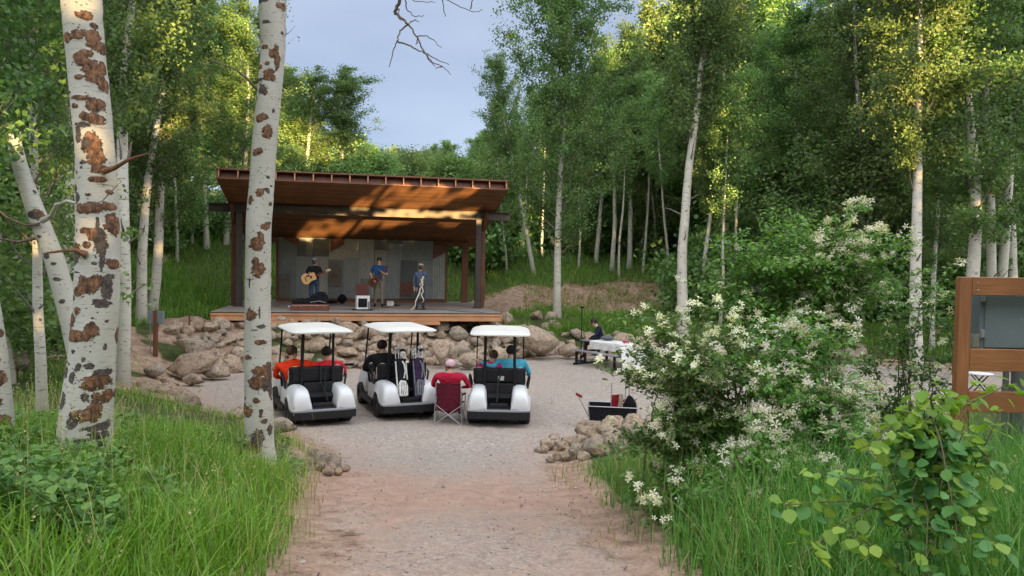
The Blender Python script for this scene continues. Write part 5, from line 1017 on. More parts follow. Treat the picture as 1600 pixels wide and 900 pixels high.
tb = [(1230, 400, 6.6, .02, 25), (1200, 440, 6.5, .02, 30), (1250, 450, 6.5, .05, 32), (1180, 480, 6.4, .06, 30), (1160, 430, 6.6, .02, 18), (1290, 400, 6.6, .7, 25), (1330, 420, 6.6, 1, 25), (1370, 380, 6.7, .8, 22), (1310, 460, 6.5, 1, 28), (1280, 500, 6.4, .7, 30), (1220, 520, 6.3, .4, 30), (1270, 430, 6.6, .4, 30), (1350, 450, 6.6, .9, 22), (1290, 375, 6.8, .05, 14), (1240, 360, 6.8, .0, 12), (1120, 470, 6.5, .4, 22), (1380, 400, 6.7, .9, 20), (1400, 440, 6.7, .6, 20), (1210, 385, 6.7, .0, 18), (1265, 395, 6.6, .05, 20), (1330, 380, 6.8, .9, 20), (1190, 415, 6.6, .1, 18)]
flowering_bush('tall back stems of the flowering bush with bright shoots and cream blossom', tb, (2.6, 6.9), 63, 1.0, 'leaf_fresh')
tr = [(1400, 500, 7.4, .3, 25), (1440, 520, 7.4, .3, 25), (1470, 560, 7.3, .2, 20), (1420, 580, 7.2, .3, 25), (1380, 560, 7.3, .4, 25), (1400, 620, 7.1, .1, 25), (1455, 460, 7.6, .1, 14), (1390, 470, 7.5, .1, 12)]
flowering_bush('thin sparse flowering bush left of the timber frame post', tr, (4.0, 7.5), 64, .6)
def sapling():
    r = np.random.RandomState(71); b = np.array(at(1440, 1000, 2.9)); b[2] = Hs(b[0], b[1]); root = thing('aspen_sapling', 'young aspen sapling with large round leaves, right foreground', 'sapling', b); st = MB(); A_, B_ = MB(), MB()
    stems = [(1440, 600, 2.75, 1), (1400, 640, 2.7, 1), (1480, 560 + 60, 2.9, 1), (1430, 700, 2.8, 0), (1500, 680, 2.7, 1), (1350, 700, 2.6, 1), (1290, 740, 2.6, .6), (1230, 650 + 140, 2.6, .6), (1560, 650, 2.8, 1), (1590, 600, 3.0, 1), (1460, 780, 2.7, 0), (1420, 840, 2.6, 0), (1520, 800, 2.6, .2), (1330, 840, 2.5, .8), (1250, 860, 2.5, .8), (1500, 870, 2.5, .2), (1380, 780, 2.7, .2), (1470, 720, 2.9, 0), (1555, 740, 2.7, .5), (1440, 660, 2.8, .3), (1480, 840, 2.6, 0), (1400, 730, 2.9, 0), (1550, 850, 2.5, .3), (1440, 900, 2.5, 0), (1400, 800, 2.6, 0), (1470, 800, 2.75, 0), (1500, 760, 2.7, .1), (1420, 760, 2.85, 0), (1380, 700, 2.8, .3), (1540, 700, 2.8, .4)]
    trunk_c = curve_pts(b, at(1440, 610, 2.8), 0, 12, r); st.tube(trunk_c - b, np.linspace(.011, .003, 12), 6)
    LA, RA, SA, LB, RB, SB = [], [], [], [], [], []
    for (px, py, Y, young) in stems:
        e = np.array(at(px, py, Y)); q0 = trunk_c[r.randint(1, 9)]; c = np.array([q0 * (1 - t) + e * t + np.array((0, 0, .06 * math.sin(PI * t))) for t in np.linspace(0, 1, 8)]) + r.normal(0, .006, (8, 3)); st.tube(c - b, np.linspace(.0045, .0016, 8), 5, cap=False)
        nl = 30
        for k in range(nl):
            t = .30 + .74 * k / nl; p = np.array([np.interp(t, np.linspace(0, 1, 8), c[:, a]) for a in range(3)]) ; dd = r.normal(0, 1, 3); dd /= np.linalg.norm(dd); q = p + dd * r.uniform(.02, .07) * np.array((1, 1, .7)); st.tube(np.array([p, q]) - b, np.array([.0011, .0008]), 3, cap=False)
            yaw = math.atan2(q[1] - p[1], q[0] - p[0]) - PI / 2; R_l = rotmats(1, r, 1.15, np.array([yaw]))[0]; s = r.uniform(.034, .064)
            if r.rand() < .22 + young * (.6 + .8 * (t - .35)): LA.append(q); RA.append(R_l); SA.append(s * .9)
            else: LB.append(q); RB.append(R_l); SB.append(s)
    scatter(A_, ROUND[0], ROUND[1], np.array(LA) - b, np.array(RA), np.array(SA), 0, True); scatter(B_, ROUND[0], ROUND[1], np.array(LB) - b, np.array(RB), np.array(SB), 0, True)
    st.build('stems', M['stem'], root); A_.build('young_leaves', M['leaf_young'], root); B_.build('leaves', M['leaf_blue'], root)
sapling()
# ------------------------------------------------------------------ materials for made things
def gelcoat():
    t = NT('white_gelcoat'); co = t.coord(); n = t.noise(co, 7, 5, 0.7); s_ = t.n('ShaderNodeSeparateXYZ'); t.l(co, s_.inputs[0])
    low = t.ramp(t.math('ADD', s_.outputs[2], t.math('MULTIPLY', n, .3)), [(0.42, .55), (0.78, 0)]); c = t.mix(low, (0.72, 0.74, 0.76), (0.42, 0.36, 0.29))
    c = t.mix(t.ramp(t.noise(co, 30, 4, 0.7), [(0.6, 0), (0.75, .3)]), c, (0.35, 0.32, 0.28)); t.color(c); t.rough(t.ramp(n, [(0.3, .25), (0.8, .55)])); return t.m
M['white_plastic'] = gelcoat()
M['roof_plastic'] = plain('roof_plastic', (0.66, 0.65, 0.60), 0.5, var=0.14, scale=6)
M['black_plastic'] = plain('black_plastic', (0.014, 0.014, 0.016), 0.55, var=0.25, spec=0.3)
M['black_vinyl'] = plain('black_vinyl', (0.010, 0.010, 0.012), 0.42, var=0.25, spec=0.3)
M['beige_edge'] = plain('beige_piping', (0.55, 0.50, 0.42), 0.6)
M['grey_strip'] = plain('grey_bumper_strip', (0.25, 0.26, 0.28), 0.5)
M['rubber'] = plain('tyre_rubber', (0.025, 0.024, 0.023), 0.85, var=0.3, bump=0.3)
M['rim'] = plain('wheel_rim', (0.38, 0.37, 0.35), 0.4, 0.5)
M['chrome'] = plain('bright_metal', (0.62, 0.62, 0.62), 0.25, 0.9)
M['tube_metal'] = plain('grey_tube', (0.42, 0.42, 0.43), 0.35, 0.6)
M['skin'] = plain('skin', (0.50, 0.29, 0.20), 0.55, var=0.08)
M['hair_dark'] = plain('dark_hair', (0.018, 0.013, 0.010), 0.7, var=0.4, scale=60)
M['hair_brown'] = plain('brown_hair', (0.09, 0.055, 0.035), 0.7, var=0.4, scale=60)
def cloth(name, c, var=0.16): 
    t = NT(name); co = t.coord(); n = t.noise(co, 9, 4); t.color(t.mix(n, tuple(x * (1 - var) for x in c), tuple(min(1, x * (1 + var)) for x in c))); t.rough(0.9)
    t.p.inputs['Specular IOR Level'].default_value = 0.15; t.bump(t.math('ADD', t.noise(co, 9, 3, 0.5, 2.0), t.math('MULTIPLY', t.noise(co, 160, 2), 0.1)), 0.9, 0.08); return t.m
for k, c in dict(orange_red=(0.90, 0.06, 0.015), coral=(0.88, 0.05, 0.07), black=(0.016, 0.017, 0.02), navy=(0.018, 0.022, 0.045), blue=(0.025, 0.085, 0.24), khaki=(0.26, 0.215, 0.16), jeans=(0.045, 0.075, 0.13), crimson=(0.52, 0.022, 0.06), maroon=(0.14, 0.018, 0.035), magenta=(0.75, 0.03, 0.24), cyan=(0.10, 0.50, 0.68), plaid=(0.09, 0.12, 0.19), white=(0.80, 0.79, 0.76), grey=(0.22, 0.23, 0.25), purple=(0.055, 0.032, 0.075), red=(0.26, 0.018, 0.022), tan=(0.42, 0.33, 0.24), pink=(0.85, 0.12, 0.25), pinkish=(0.80, 0.52, 0.58)).items(): M['c_' + k] = cloth('cloth_' + k, c)
M['guitar_top'] = plain('spruce_top', (0.72, 0.40, 0.17), 0.3, var=0.08)
M['guitar_dark'] = plain('mahogany', (0.10, 0.03, 0.015), 0.3, var=0.3)
M['case_brown'] = plain('brown_leatherette', (0.16, 0.05, 0.028), 0.5, var=0.3)
M['amp_box'] = plain('oxblood_amp', (0.11, 0.028, 0.022), 0.55)
M['pale_wood'] = plain('peeled_pale_wood', (0.72, 0.60, 0.38), 0.6, var=0.15)
M['cabinet'] = plain('painted_cabinet', (0.165, 0.205, 0.205), 0.85, 0.0, var=0.12, scale=4)
M['cabinet_top'] = plain('cabinet_cap', (0.36, 0.38, 0.38), 0.4, 0.3)
M['conduit'] = plain('grey_conduit', (0.30, 0.31, 0.33), 0.5, 0.2)
M['frame_wood'] = wood('cedar_frame', (0.20, 0.075, 0.028), (0.56, 0.235, 0.08), axis=(1.2, 22, 22))
M['frame_post'] = wood('cedar_post', (0.20, 0.075, 0.028), (0.52, 0.215, 0.075), axis=(22, 22, 1.2))
M['perf_metal'] = plain('table_metal', (0.24, 0.25, 0.27), 0.5, 0.4)

# ------------------------------------------------------------------ people
def person(label, J, cols, loc, rz=0.0, scale=1.0, extras=(), kind='adult', hand_open=0.5):
    """J: joint positions in metres (facing +y). One skinned body mesh, materials by nearest bone"""
    names = ['pelvis', 'waist', 'chest', 'neckb', 'neck', 'jaw', 'skull', 'crown']
    N = {}; me = bpy.data.meshes.new('body'); V = []; E = []; Rd = []
    def add(k, p, r): N[k] = len(V); V.append(tuple(p)); Rd.append(r)
    def link(a, b): E.append((N[a], N[b]))
    up = J.get('spine', [(0, 0, .95), (0, 0, 1.10), (0, 0, 1.33), (0, 0, 1.46), (0, .01, 1.52), (0, .03, 1.585), (0, .03, 1.655), (0, .015, 1.71)])
    fat = J.get('fat', 1.0)
    for k, p, r in zip(names, up, [(.155, .12), (.15, .115), (.17, .125), (.085, .075), (.055, .055), (.066, .075), (.078, .092), (.062, .075)]): add(k, p, (r[0] * (fat if k in ('pelvis', 'waist', 'chest') else 1), r[1] * (fat if k in ('pelvis', 'waist', 'chest') else 1)))
    for a, b in zip(names, names[1:]): link(a, b)
    head = Vector(up[6]); hd = J.get('face', Vector((0, 1, 0))); hd = Vector(hd).normalized()
    for s in ('r', 'l'):
        A = J['arm_' + s]; add('sh' + s, A[0], (.068, .066)); add('el' + s, A[1], (.047, .047)); add('wr' + s, A[2], (.027, .030)); add('pa' + s, A[3], (.034, .022))
        link('chest', 'sh' + s); link('sh' + s, 'el' + s); link('el' + s, 'wr' + s); link('wr' + s, 'pa' + s)
        wr, pa = Vector(A[2]), Vector(A[3]); d = (pa - wr).normalized(); sd = d.cross(Vector((0, 0, 1))); sd = (sd if sd.length > .1 else Vector((1, 0, 0))).normalized(); nn = sd.cross(d)
        for q, (o_, ln) in enumerate(((-.030, .062), (-.010, .075), (.011, .070), (.030, .055))):
            b0 = pa + sd * o_ + d * .022; b1 = b0 + d * ln * .5 - nn * .012; b2 = b1 + d * ln * .3 - nn * .03 * hand_open * 2
            add(f'f{s}{q}a', b0, (.010, .010)); add(f'f{s}{q}b', b1, (.009, .009)); add(f'f{s}{q}c', b2, (.007, .007)); link('pa' + s, f'f{s}{q}a'); link(f'f{s}{q}a', f'f{s}{q}b'); link(f'f{s}{q}b', f'f{s}{q}c')
        t0 = wr.lerp(pa, .5) - sd * .035; add(f't{s}a', t0, (.011, .011)); add(f't{s}b', t0 - sd * .02 + d * .035 - nn * .012, (.009, .009)); link('pa' + s, f't{s}a'); link(f't{s}a', f't{s}b')
        Lg = J['leg_' + s]; add('hi' + s, Lg[0], (.10 * fat, .10 * fat)); add('kn' + s, Lg[1], (.066, .066)); add('an' + s, Lg[2], (.045, .045)); add('to' + s, Lg[3], (.042, .032))
        link('pelvis', 'hi' + s); link('hi' + s, 'kn' + s); link('kn' + s, 'an' + s); link('an' + s, 'to' + s)
    me.from_pydata(V, E, []); tmp = bpy.data.objects.new('body_tmp', me); C.objects.link(tmp)
    sk = tmp.modifiers.new('s', 'SKIN'); sk.use_smooth_shade = True; ss = tmp.modifiers.new('b', 'SUBSURF'); ss.levels = 2; ss.render_levels = 2
    lay = me.skin_vertices[0].data
    for i, r in enumerate(Rd): lay[i].radius = r
    lay[0].use_root = True
    dg = bpy.context.evaluated_depsgraph_get(); ev = tmp.evaluated_get(dg); bme = bpy.data.meshes.new_from_object(ev); bpy.data.objects.remove(tmp)
    # bones -> material: 0 shirt 1 trousers 2 skin 3 shoes
    sl = J.get('sleeve', 'short'); segs = []
    def seg(a, b, m_, t0=0, t1=1): A_, B_ = Vector(V[N[a]]), Vector(V[N[b]]); segs.append((np.array(A_.lerp(B_, t0)), np.array(A_.lerp(B_, t1)), m_))
    seg('waist', 'chest', 0); seg('chest', 'neckb', 0, 0, .8); seg('neck', 'jaw', 2); seg('jaw', 'crown', 2); seg('pelvis', 'waist', 0, .25, 1)
    for s in 'rl':
        seg('chest', 'sh' + s, 0); seg('sh' + s, 'el' + s, 0, 0, .7 if sl == 'short' else 1)
        seg('sh' + s, 'el' + s, 2 if sl == 'short' else 0, .75, 1); seg('el' + s, 'wr' + s, 2 if sl == 'short' else 0, 0.0, .85); seg('wr' + s, 'pa' + s, 2, .25, 1)
        for q in range(4): seg(f'f{s}{q}a', f'f{s}{q}c', 2)
        seg(f't{s}a', f't{s}b', 2); seg('pelvis', 'hi' + s, 1); seg('hi' + s, 'kn' + s, 1); seg('kn' + s, 'an' + s, 1, 0, .92); seg('an' + s, 'to' + s, 3)
    cen_ = np.array([p.center for p in bme.polygons]); best = np.full(len(cen_), 1e9); mi = np.zeros(len(cen_), int)
    for a, b, m_ in segs:
        ab = b - a; t = np.clip(((cen_ - a) @ ab) / (ab @ ab + 1e-12), 0, 1); d = np.linalg.norm(cen_ - a - t[:, None] * ab, axis=1); k = d < best; best[k] = d[k]; mi[k] = m_
    for k in cols: bme.materials.append(M[k])
    # face: nose, ears, eyes and mouth joined on
    side = hd.cross(Vector((0, 0, 1))).normalized(); fm = MB(); hz = Vector((0, 0, 1)); R3 = np.array([side, hd, hz]).T
    fm.sphere(head + hd * .093 - hz * .018, (.013, .02, .022), 2, 8, 6)
    for s in (-1, 1): fm.sphere(head + side * .082 * s - hz * .01, (.012, .02, .028), 2, 8, 6); fm.sphere(head + side * .031 * s + hd * .082 + hz * .012, (.012, .009, .007), 4, 8, 6)
    fm.sphere(head + hd * .083 - hz * .058, (.024, .008, .006), 5, 8, 6)
    root = thing('person', label, 'person', loc, rz); root.scale = (scale,) * 3
    bm = bmesh.new(); bm.from_mesh(bme); bm.faces.ensure_lookup_table()
    for f, m_ in zip(bm.faces, mi): f.material_index = int(m_); f.smooth = True
    fmv = np.concatenate(fm.v); vs = [bm.verts.new(p) for p in fmv]
    for f_, m_, _ in fm.f:
        for q in f_:
            try: nf = bm.faces.new([vs[i] for i in dict.fromkeys(q)]) ; nf.material_index = m_; nf.smooth = True
            except Exception: pass
    bmesh.ops.transform(bm, matrix=Matrix.Identity(4), verts=bm.verts); bm.to_mesh(bme); bm.free(); bme.materials.append(M['hair_dark']); bme.materials.append(M['c_maroon'])
    body = bpy.data.objects.new('body', bme); C.objects.link(body); body.parent = root; bme.name = 'body'
    for ex in extras: ex(root, head, hd, side)
    return root
def hair(mat, length=0.0, beard=False):
    def f(root, head, hd, side):
        m = MB(); r = np.random.RandomState(3); u = np.linspace(0, 2 * PI, 20, endpoint=False); w = np.linspace(0, PI * .62, 9); vv = []
        for b in w:
            for a in u:
                b = b * (1.22 if math.sin(a) < .15 else 1.0); d = side * math.cos(a) * math.sin(b) + hd * math.sin(a) * math.sin(b) + Vector((0, 0, 1)) * math.cos(b); fr = max(0, math.sin(a)) * max(0, math.sin(b) - .45)
                low = -length * (1 if b > 1.5 else 0) * (0 if math.sin(a) > .3 else 1)
                vv.append(head + Vector((0, 0, .022 + low)) - hd * .008 + Vector((d.x * .098, d.y * .108, d.z * .098)) * (1 - fr * .38) * r.uniform(.985, 1.03))
        fcs = [(i * 20 + j, (i + 1) * 20 + j, (i + 1) * 20 + (j + 1) % 20, i * 20 + (j + 1) % 20) for i in range(8) for j in range(20)]; m.add([tuple(v) for v in vv], fcs, 0, True); m.build('hair', M[mat], root)
        if beard: b_ = MB(); b_.sphere(head + hd * .045 - Vector((0, 0, .07)), (.06, .05, .045), 0, 12, 8); b_.build('beard', M[mat], root)
    return f
def cap(mat, brim, back=False):
    def f(root, head, hd, side):
        m = MB(); m.sphere(head + Vector((0, 0, .035)) - hd * .005, (.104, .112, .088), 0, 18, 10); o = m.build('cap', M[mat], root)
        b = MB(); R3 = Matrix((side, hd, Vector((0, 0, 1)))).transposed(); n = 10; out = [(-.075, 0)] + [(-.075 * math.cos(PI * i / n), .03 + .075 * math.sin(PI * i / n)) for i in range(n + 1)] + [(.075, 0)]
        c0 = head + Vector((0, 0, .04)) + hd * .085; top = [c0 + side * x + hd * y - Vector((0, 0, y * .2)) for x, y in out]; k = len(top); bot = [p - Vector((0, 0, .006)) for p in top]
        b.add([tuple(p) for p in top + bot], [(i, (i + 1) % k, k + (i + 1) % k, k + i) for i in range(k)]); b.add([tuple(p) for p in top], [tuple(range(k))]); b.add([tuple(p) for p in bot], [tuple(range(k))[::-1]]); b.build('cap_brim', M[brim], o)
    return f
def stand(**kw):
    J = dict(arm_r=[(.19, 0, 1.41), (.24, -.02, 1.13), (.27, .08, .90), (.27, .10, .82)], arm_l=[(-.19, 0, 1.41), (-.24, -.02, 1.13), (-.27, .08, .90), (-.27, .10, .82)],
             leg_r=[(.09, 0, .90), (.11, .02, .50), (.13, -.02, .09), (.15, .14, .035)], leg_l=[(-.09, 0, .90), (-.11, .02, .50), (-.12, -.02, .09), (-.14, .14, .035)]); J.update(kw); return J
def sit(lean=0.0, side=0.0, **kw):
    sp = [(0, 0, .10), (0 + side * .2, .0 + lean * .12, .24), (side * .55, -.03 + lean * .3, .46), (side * .8, -.02 + lean * .45, .57), (side * .85, -.002 + lean * .5, .61), (side * .9, .03 + lean * .55, .655), (side * .95, .035 + lean * .58, .72), (side, .02 + lean * .58, .775)]
    wd = .20 * kw.pop('wide', 1.0); c = Vector(sp[2]) + Vector((0, 0, .08))
    J = dict(spine=sp, arm_r=[tuple(c + Vector((wd, 0, -.02))), (wd + .10, .10 + lean * .2, .30), (.20, .33, .24), (.18, .40, .23)], arm_l=[tuple(c + Vector((-wd, 0, -.02))), (-wd - .10, .10 + lean * .2, .30), (-.20, .33, .24), (-.18, .40, .23)],
             leg_r=[(.10, .03, .09), (.13, .44, .10), (.13, .50, -.30), (.13, .63, -.34)], leg_l=[(-.10, .03, .09), (-.13, .44, .10), (-.13, .50, -.30), (-.13, .63, -.34)]); J.update(kw); return J

# ------------------------------------------------------------------ golf carts
def build_cart(loc, yaw, label):
    c = thing('golf_cart', label, 'golf cart', loc, yaw)
    for s in (-1, 1):
        ysn = np.concatenate([[-.502, -.498, -.485, -.46], np.linspace(-.43, .42, 24)]); rows = []
        for y in ysn:
            zt_ = np.interp(y, [-.502, -.495, -.475, -.44, -.38, -.27, -.10, .25, .36, .42], [.42, .52, .59, .645, .685, .71, .72, .715, .68, .62]); e_ = np.interp(y, [-.502, -.46, -.35], [.03, .008, 0])
            lo = max(.343, .225 + math.sqrt(max(0, .295 ** 2 - y * y))) if abs(y) < .295 else .343; lo = min(lo, zt_ - .1)
            fl_ = .03 * math.exp(-((lo - .45) / .12) ** 2) if abs(y) < .32 else 0
            rows.append([(s * a, y, b) for a, b in ((.225, .343), (.238, .343 + .4 * (zt_ - .343)), (.255 + e_, zt_ - .09), (.275 + e_, zt_ - .03), (.31, zt_ - .006), (.41, zt_), (.48, zt_ - .012), (.53, zt_ - .05), (.558, zt_ - .13 if zt_ - .13 > lo + .03 else lo + .05), (.578 - e_, (zt_ - .13 + lo) / 2 if zt_ - .13 > lo + .03 else lo + .025), (.598 - e_ + fl_ * .3, lo))])
        G = np.array(rows); ny_, nx_ = G.shape[:2]; i = np.arange(ny_ - 1)[:, None] * nx_ + np.arange(nx_ - 1)[None]; f = np.stack([i, i + 1, i + nx_ + 1, i + nx_], -1).reshape(-1, 4)
        m = MB(); m.add(G.reshape(-1, 3), f if s > 0 else f[:, ::-1], 0, True); m.add(G[0], [tuple(range(nx_))], 0, False); m.add(G[-1], [tuple(range(nx_))], 0, False); m.build('rear_fender', M['white_plastic'], c)
        m = MB(); m.tube([(s * .588, .295 * math.cos(q) , .225 + .295 * math.sin(q)) for q in np.linspace(.42, PI - .42, 12)], .011, 6); m.build('arch_lip', M['white_plastic'], c)
    m = MB(); m.prism([(.36, .30), (.36, .60), (.78, .60), (.84, .30)], -.57, .57, 'yz'); m.build('seat_pod', M['white_plastic'], c, bevel=.02)
    m = MB(); m.prism([(1.42, .26), (1.36, .60), (1.42, .86), (1.56, .92), (1.86, .72), (2.08, .50), (2.10, .28)], -.50, .50, 'yz'); m.build('front_cowl', M['white_plastic'], c, bevel=.05)
    m = MB(); m.box((0, -.20, .35), (.54, .50, .03)); m.box((0, .06, .55), (.54, .03, .42)); m.box((0, -.02, .46), (.50, .13, .20), Matrix.Rotation(.5, 3, 'X')); m.box((0, -.34, .40), (.34, .14, .07)); m.build('bagwell', M['black_plastic'], c, bevel=.012)
    m = MB()
    for x in (-.15, 0, .15): m.sphere((x, -.105, .50), .012, 0, 8, 6)
    m.build('bagwell_rivets', M['chrome'], c)
    m = MB(); m.prism([(-.60, -.44), (-.57, -.53), (-.40, -.56), (.40, -.56), (.57, -.53), (.60, -.44), (.60, -.36), (-.60, -.36)], .17, .315, 'xy'); m.build('bumper', M['black_plastic'], c, bevel=.015)
    m = MB(); m.prism([(-.605, -.44), (-.575, -.54), (-.40, -.57), (.40, -.57), (.575, -.54), (.605, -.44), (.605, -.37), (-.605, -.37)], .318, .342, 'xy'); m.build('bumper_strip', M['grey_strip'], c)
    m = MB(); m.box((0, .82, .24), (1.12, 1.15, .06)); m.box((.585, .85, .25), (.05, 1.05, .11)); m.box((-.585, .85, .25), (.05, 1.05, .11)); m.box((0, .1, .22), (.5, .8, .14)); m.box((0, 0, .225), (.84, .09, .09)); m.build('chassis', M['black_plastic'], c, bevel=.01)
    m = MB(); m.box((0, .58, .655), (1.02, .50, .11)); m.build('seat_cushion', M['black_vinyl'], c, bevel=.035)
    br = MB(); br.box((0, .27, .875), (1.04, .075, .33), Matrix.Rotation(.12, 3, 'X')); bk = br.build('backrest', M['black_vinyl'], c, bevel=.035)
    for s in (-1, 1):
        m = MB(); a = np.linspace(-.5, PI * .5 + .35, 9); x0 = .40; pts = [(s * (x0 + .125 * math.cos(q)), .262, .915 + .125 * math.sin(q)) for q in a]; pts = [(s * .525, .285, .74)] + pts; m.tube(pts, .013, 6); m.build('backrest_piping', M['beige_edge'], bk)
    m = MB(); m.box((0, .215, .885), (.90, .03, .25)); m.build('backrest_shell', M['black_plastic'], c, bevel=.012)
    for s in (-1, 1):
        m = MB(); m.tube([(s * .56, .33, .62), (s * .60, .36, .82), (s * .60, .50, .86), (s * .59, .66, .80), (s * .56, .70, .62)], .022, 8); m.build('hip_restraint', M['black_plastic'], c)
        m = MB(); m.bar((s * .30, .175, .62), (s * .285, .115, 1.745), .05, .06); m.build('roof_strut', M['black_plastic'], c, bevel=.008)
        m = MB(); m.bar((s * .50, 1.42, .82), (s * .485, 1.17, 1.745), .026, .03); m.build('roof_strut', M['black_plastic'], c)
        for (x, y) in ((.50, 0.0), (.47, 1.66)):
            w = MB(); pr = [(.10, -.09), (.17, -.105), (.212, -.10), (.225, -.075), (.228, 0), (.225, .075), (.212, .10), (.17, .105), (.10, .09)]; w.lathe(pr, (0, 0, 0), 'x', 26)
            for k in range(26): a = k * 2 * PI / 26; w.box((0, .227 * math.cos(a), .227 * math.sin(a)), (.17, .022, .010), Matrix.Rotation(a - PI / 2, 3, 'X'))
            wh = w.build('wheel', M['rubber'], c, loc=(s * x, y, .228)); rm = MB(); rm.lathe([(.0, -.055), (.04, -.06), (.05, -.04), (.10, -.045), (.125, -.085), (.13, -.06), (.13, .06), (.125, .085), (.10, .045), (.05, .04), (.04, .06), (0, .055)], (0, 0, 0), 'x', 22); rm.build('rim', M['rim'], wh)
    m = MB(); m.tube([(-.27 + .17 * math.cos(a), 1.12 + .12 * math.sin(a), .93 + .12 * math.sin(a)) for a in np.linspace(0, 2 * PI, 17)], .013, 6); m.tube([(-.27, 1.12, .93), (-.27, 1.34, .70)], .02, 8); m.box((-.27, 1.12, .93), (.30, .03, .02)); m.build('steering_wheel', M['black_plastic'], c)
    m = MB(); m.box((0, 1.37, .80), (.96, .10, .16), Matrix.Rotation(-.35, 3, 'X')); m.build('dashboard', M['black_plastic'], c, bevel=.02)
    # roof shell: dished rectangle with rounded corners and a raised middle
    nx, ny = 25, 33; X, Y = np.meshgrid(np.linspace(-1, 1, nx), np.linspace(-1, 1, ny)); sq = (np.abs(X) ** 8 + np.abs(Y) ** 8) ** .125; mx = np.maximum(np.abs(X), np.abs(Y)); k = np.where(sq > 0, mx / np.maximum(sq, 1e-6), 1)
    gx, gy = X * k * .585, Y * k * .90 + .50; e = sq; zt = 1.775 + .030 * (1 - smooth(.72, .9, mx)) - .028 * smooth(.9, 1.0, mx) + .006 * (1 - X ** 2) + .007 * np.cos(Y * 9) * (1 - smooth(.5, .7, mx)); zb_ = zt * 0 + 1.742 
    top = np.stack([gx, gy, zt], -1).reshape(-1, 3); bot = np.stack([gx, gy, np.where(mx > .999, 1.728, 1.742)], -1).reshape(-1, 3); i = np.arange(ny - 1)[:, None] * nx + np.arange(nx - 1)[None]; f = np.stack([i, i + 1, i + nx + 1, i + nx], -1).reshape(-1, 4)
    m = MB(); m.add(top, f, 0, True); m.add(bot, f[:, ::-1], 0, True); ring = [j for j in range(nx)] + [nx * (j + 1) + nx - 1 for j in range(ny - 1)] + [nx * ny - 2 - j for j in range(nx - 1)] + [nx * (ny - 2 - j) for j in range(ny - 2)]
    nr_ = len(ring); m.add(np.concatenate([top[ring], bot[ring]]), [(j, (j + 1) % nr_, nr_ + (j + 1) % nr_, nr_ + j) for j in range(nr_)], 0, False); m.build('roof', M['roof_plastic'], c)
    m = MB(); m.box((0, 1.0, 1.715), (.34, .04, .02)); m.build('roof_handle', M['black_plastic'], c)
    return c
def W(c, x, y, z=0.0): return c.matrix_basis @ Vector((x, y, z))
def strap(c, x0, x1): m = MB(); m.tube([(x0, .195, 1.07), (x0 + .02, .16, .90), ((x0 + x1) / 2 - .03, .05, .74), (x1, -.10, .60), (x1, -.33, .455)], .016, 6); m.tube([(x1 + .08, .19, 1.06), (x1 + .04, .1, .86), (x1, -.08, .62)], .011, 5); m.build('bag_strap', M['black_vinyl'], c)
def rzof(v): return math.radians(v)
cart1 = build_cart((-3.62, 13.95, Hs(-3.6, 13.9)), rzof(27), 'white golf cart nearest the left trunk, two people in red shirts in it')
cart2 = build_cart((-2.12, 14.85, Hs(-2.1, 14.8)), rzof(24), 'white golf cart in the middle with two golf bags strapped on the back')
cart3 = build_cart((-.21, 14.35, Hs(-.2, 14.4)), rzof(0.5), 'white golf cart on the right, seen straight from behind beside the camp chair')
strap(cart1, .05, .09); strap(cart3, .0, -.04)
m = MB(); m.tube([(.46, .9, .92), (.62, .72, .98), (.80, .55, 1.0)], [.02, .02, .028], 8); m.build('side_mirror', M['black_plastic'], cart1)
m = MB(); m.box((.03, .192, .84), (.12, .012, .085)); m.build('backrest_card', M['c_white'], cart3)
def face_dir(a): return Vector((math.sin(a), math.cos(a), 0))
person('person in a bright orange-red long-sleeved top on the left seat of the left golf cart', sit(.25, -.10, sleeve='long', fat=1.5, wide=1.35), ['c_orange_red', 'c_grey', 'skin', 'c_black'], W(cart1, -.30, .50, .47), rzof(20), 1.12, [hair('hair_brown')])
person('dark-haired person in a coral red shirt on the right seat of the left golf cart', sit(.05, .0, fat=1.35, wide=1.25, sleeve='short'), ['c_coral', 'c_grey', 'skin', 'c_black'], W(cart1, .26, .50, .46), rzof(24), 1.10, [hair('hair_dark')])
person('dark-haired person in a black top driving the middle golf cart', sit(.15, -.05, sleeve='long', fat=1.45, wide=1.4), ['c_black', 'c_tan', 'skin', 'c_black'], W(cart2, -.27, .50, .55), rzof(24), 1.12, [hair('hair_dark')])
person('short-haired person in a magenta top on the left seat of the right golf cart', sit(.1, .06, fat=1.2, wide=1.15, sleeve='short'), ['c_magenta', 'c_grey', 'skin', 'c_black'], W(cart3, -.20, .52, .52), rzof(-8), 1.0, [hair('hair_brown')])
J = sit(.05, -.02, sleeve='long', fat=1.3, wide=1.2); J['arm_l'] = [(-.24, .02, .53), (-.36, -.12, .44), (-.58, -.10, .52), (-.66, -.06, .56)]; J['face'] = (-.25, 1, 0)
person('dark-haired person in light blue, arm round the neighbour in the right golf cart', J, ['c_cyan', 'c_grey', 'skin', 'c_black'], W(cart3, .24, .50, .56), rzof(0), 1.08, [hair('hair_dark')])
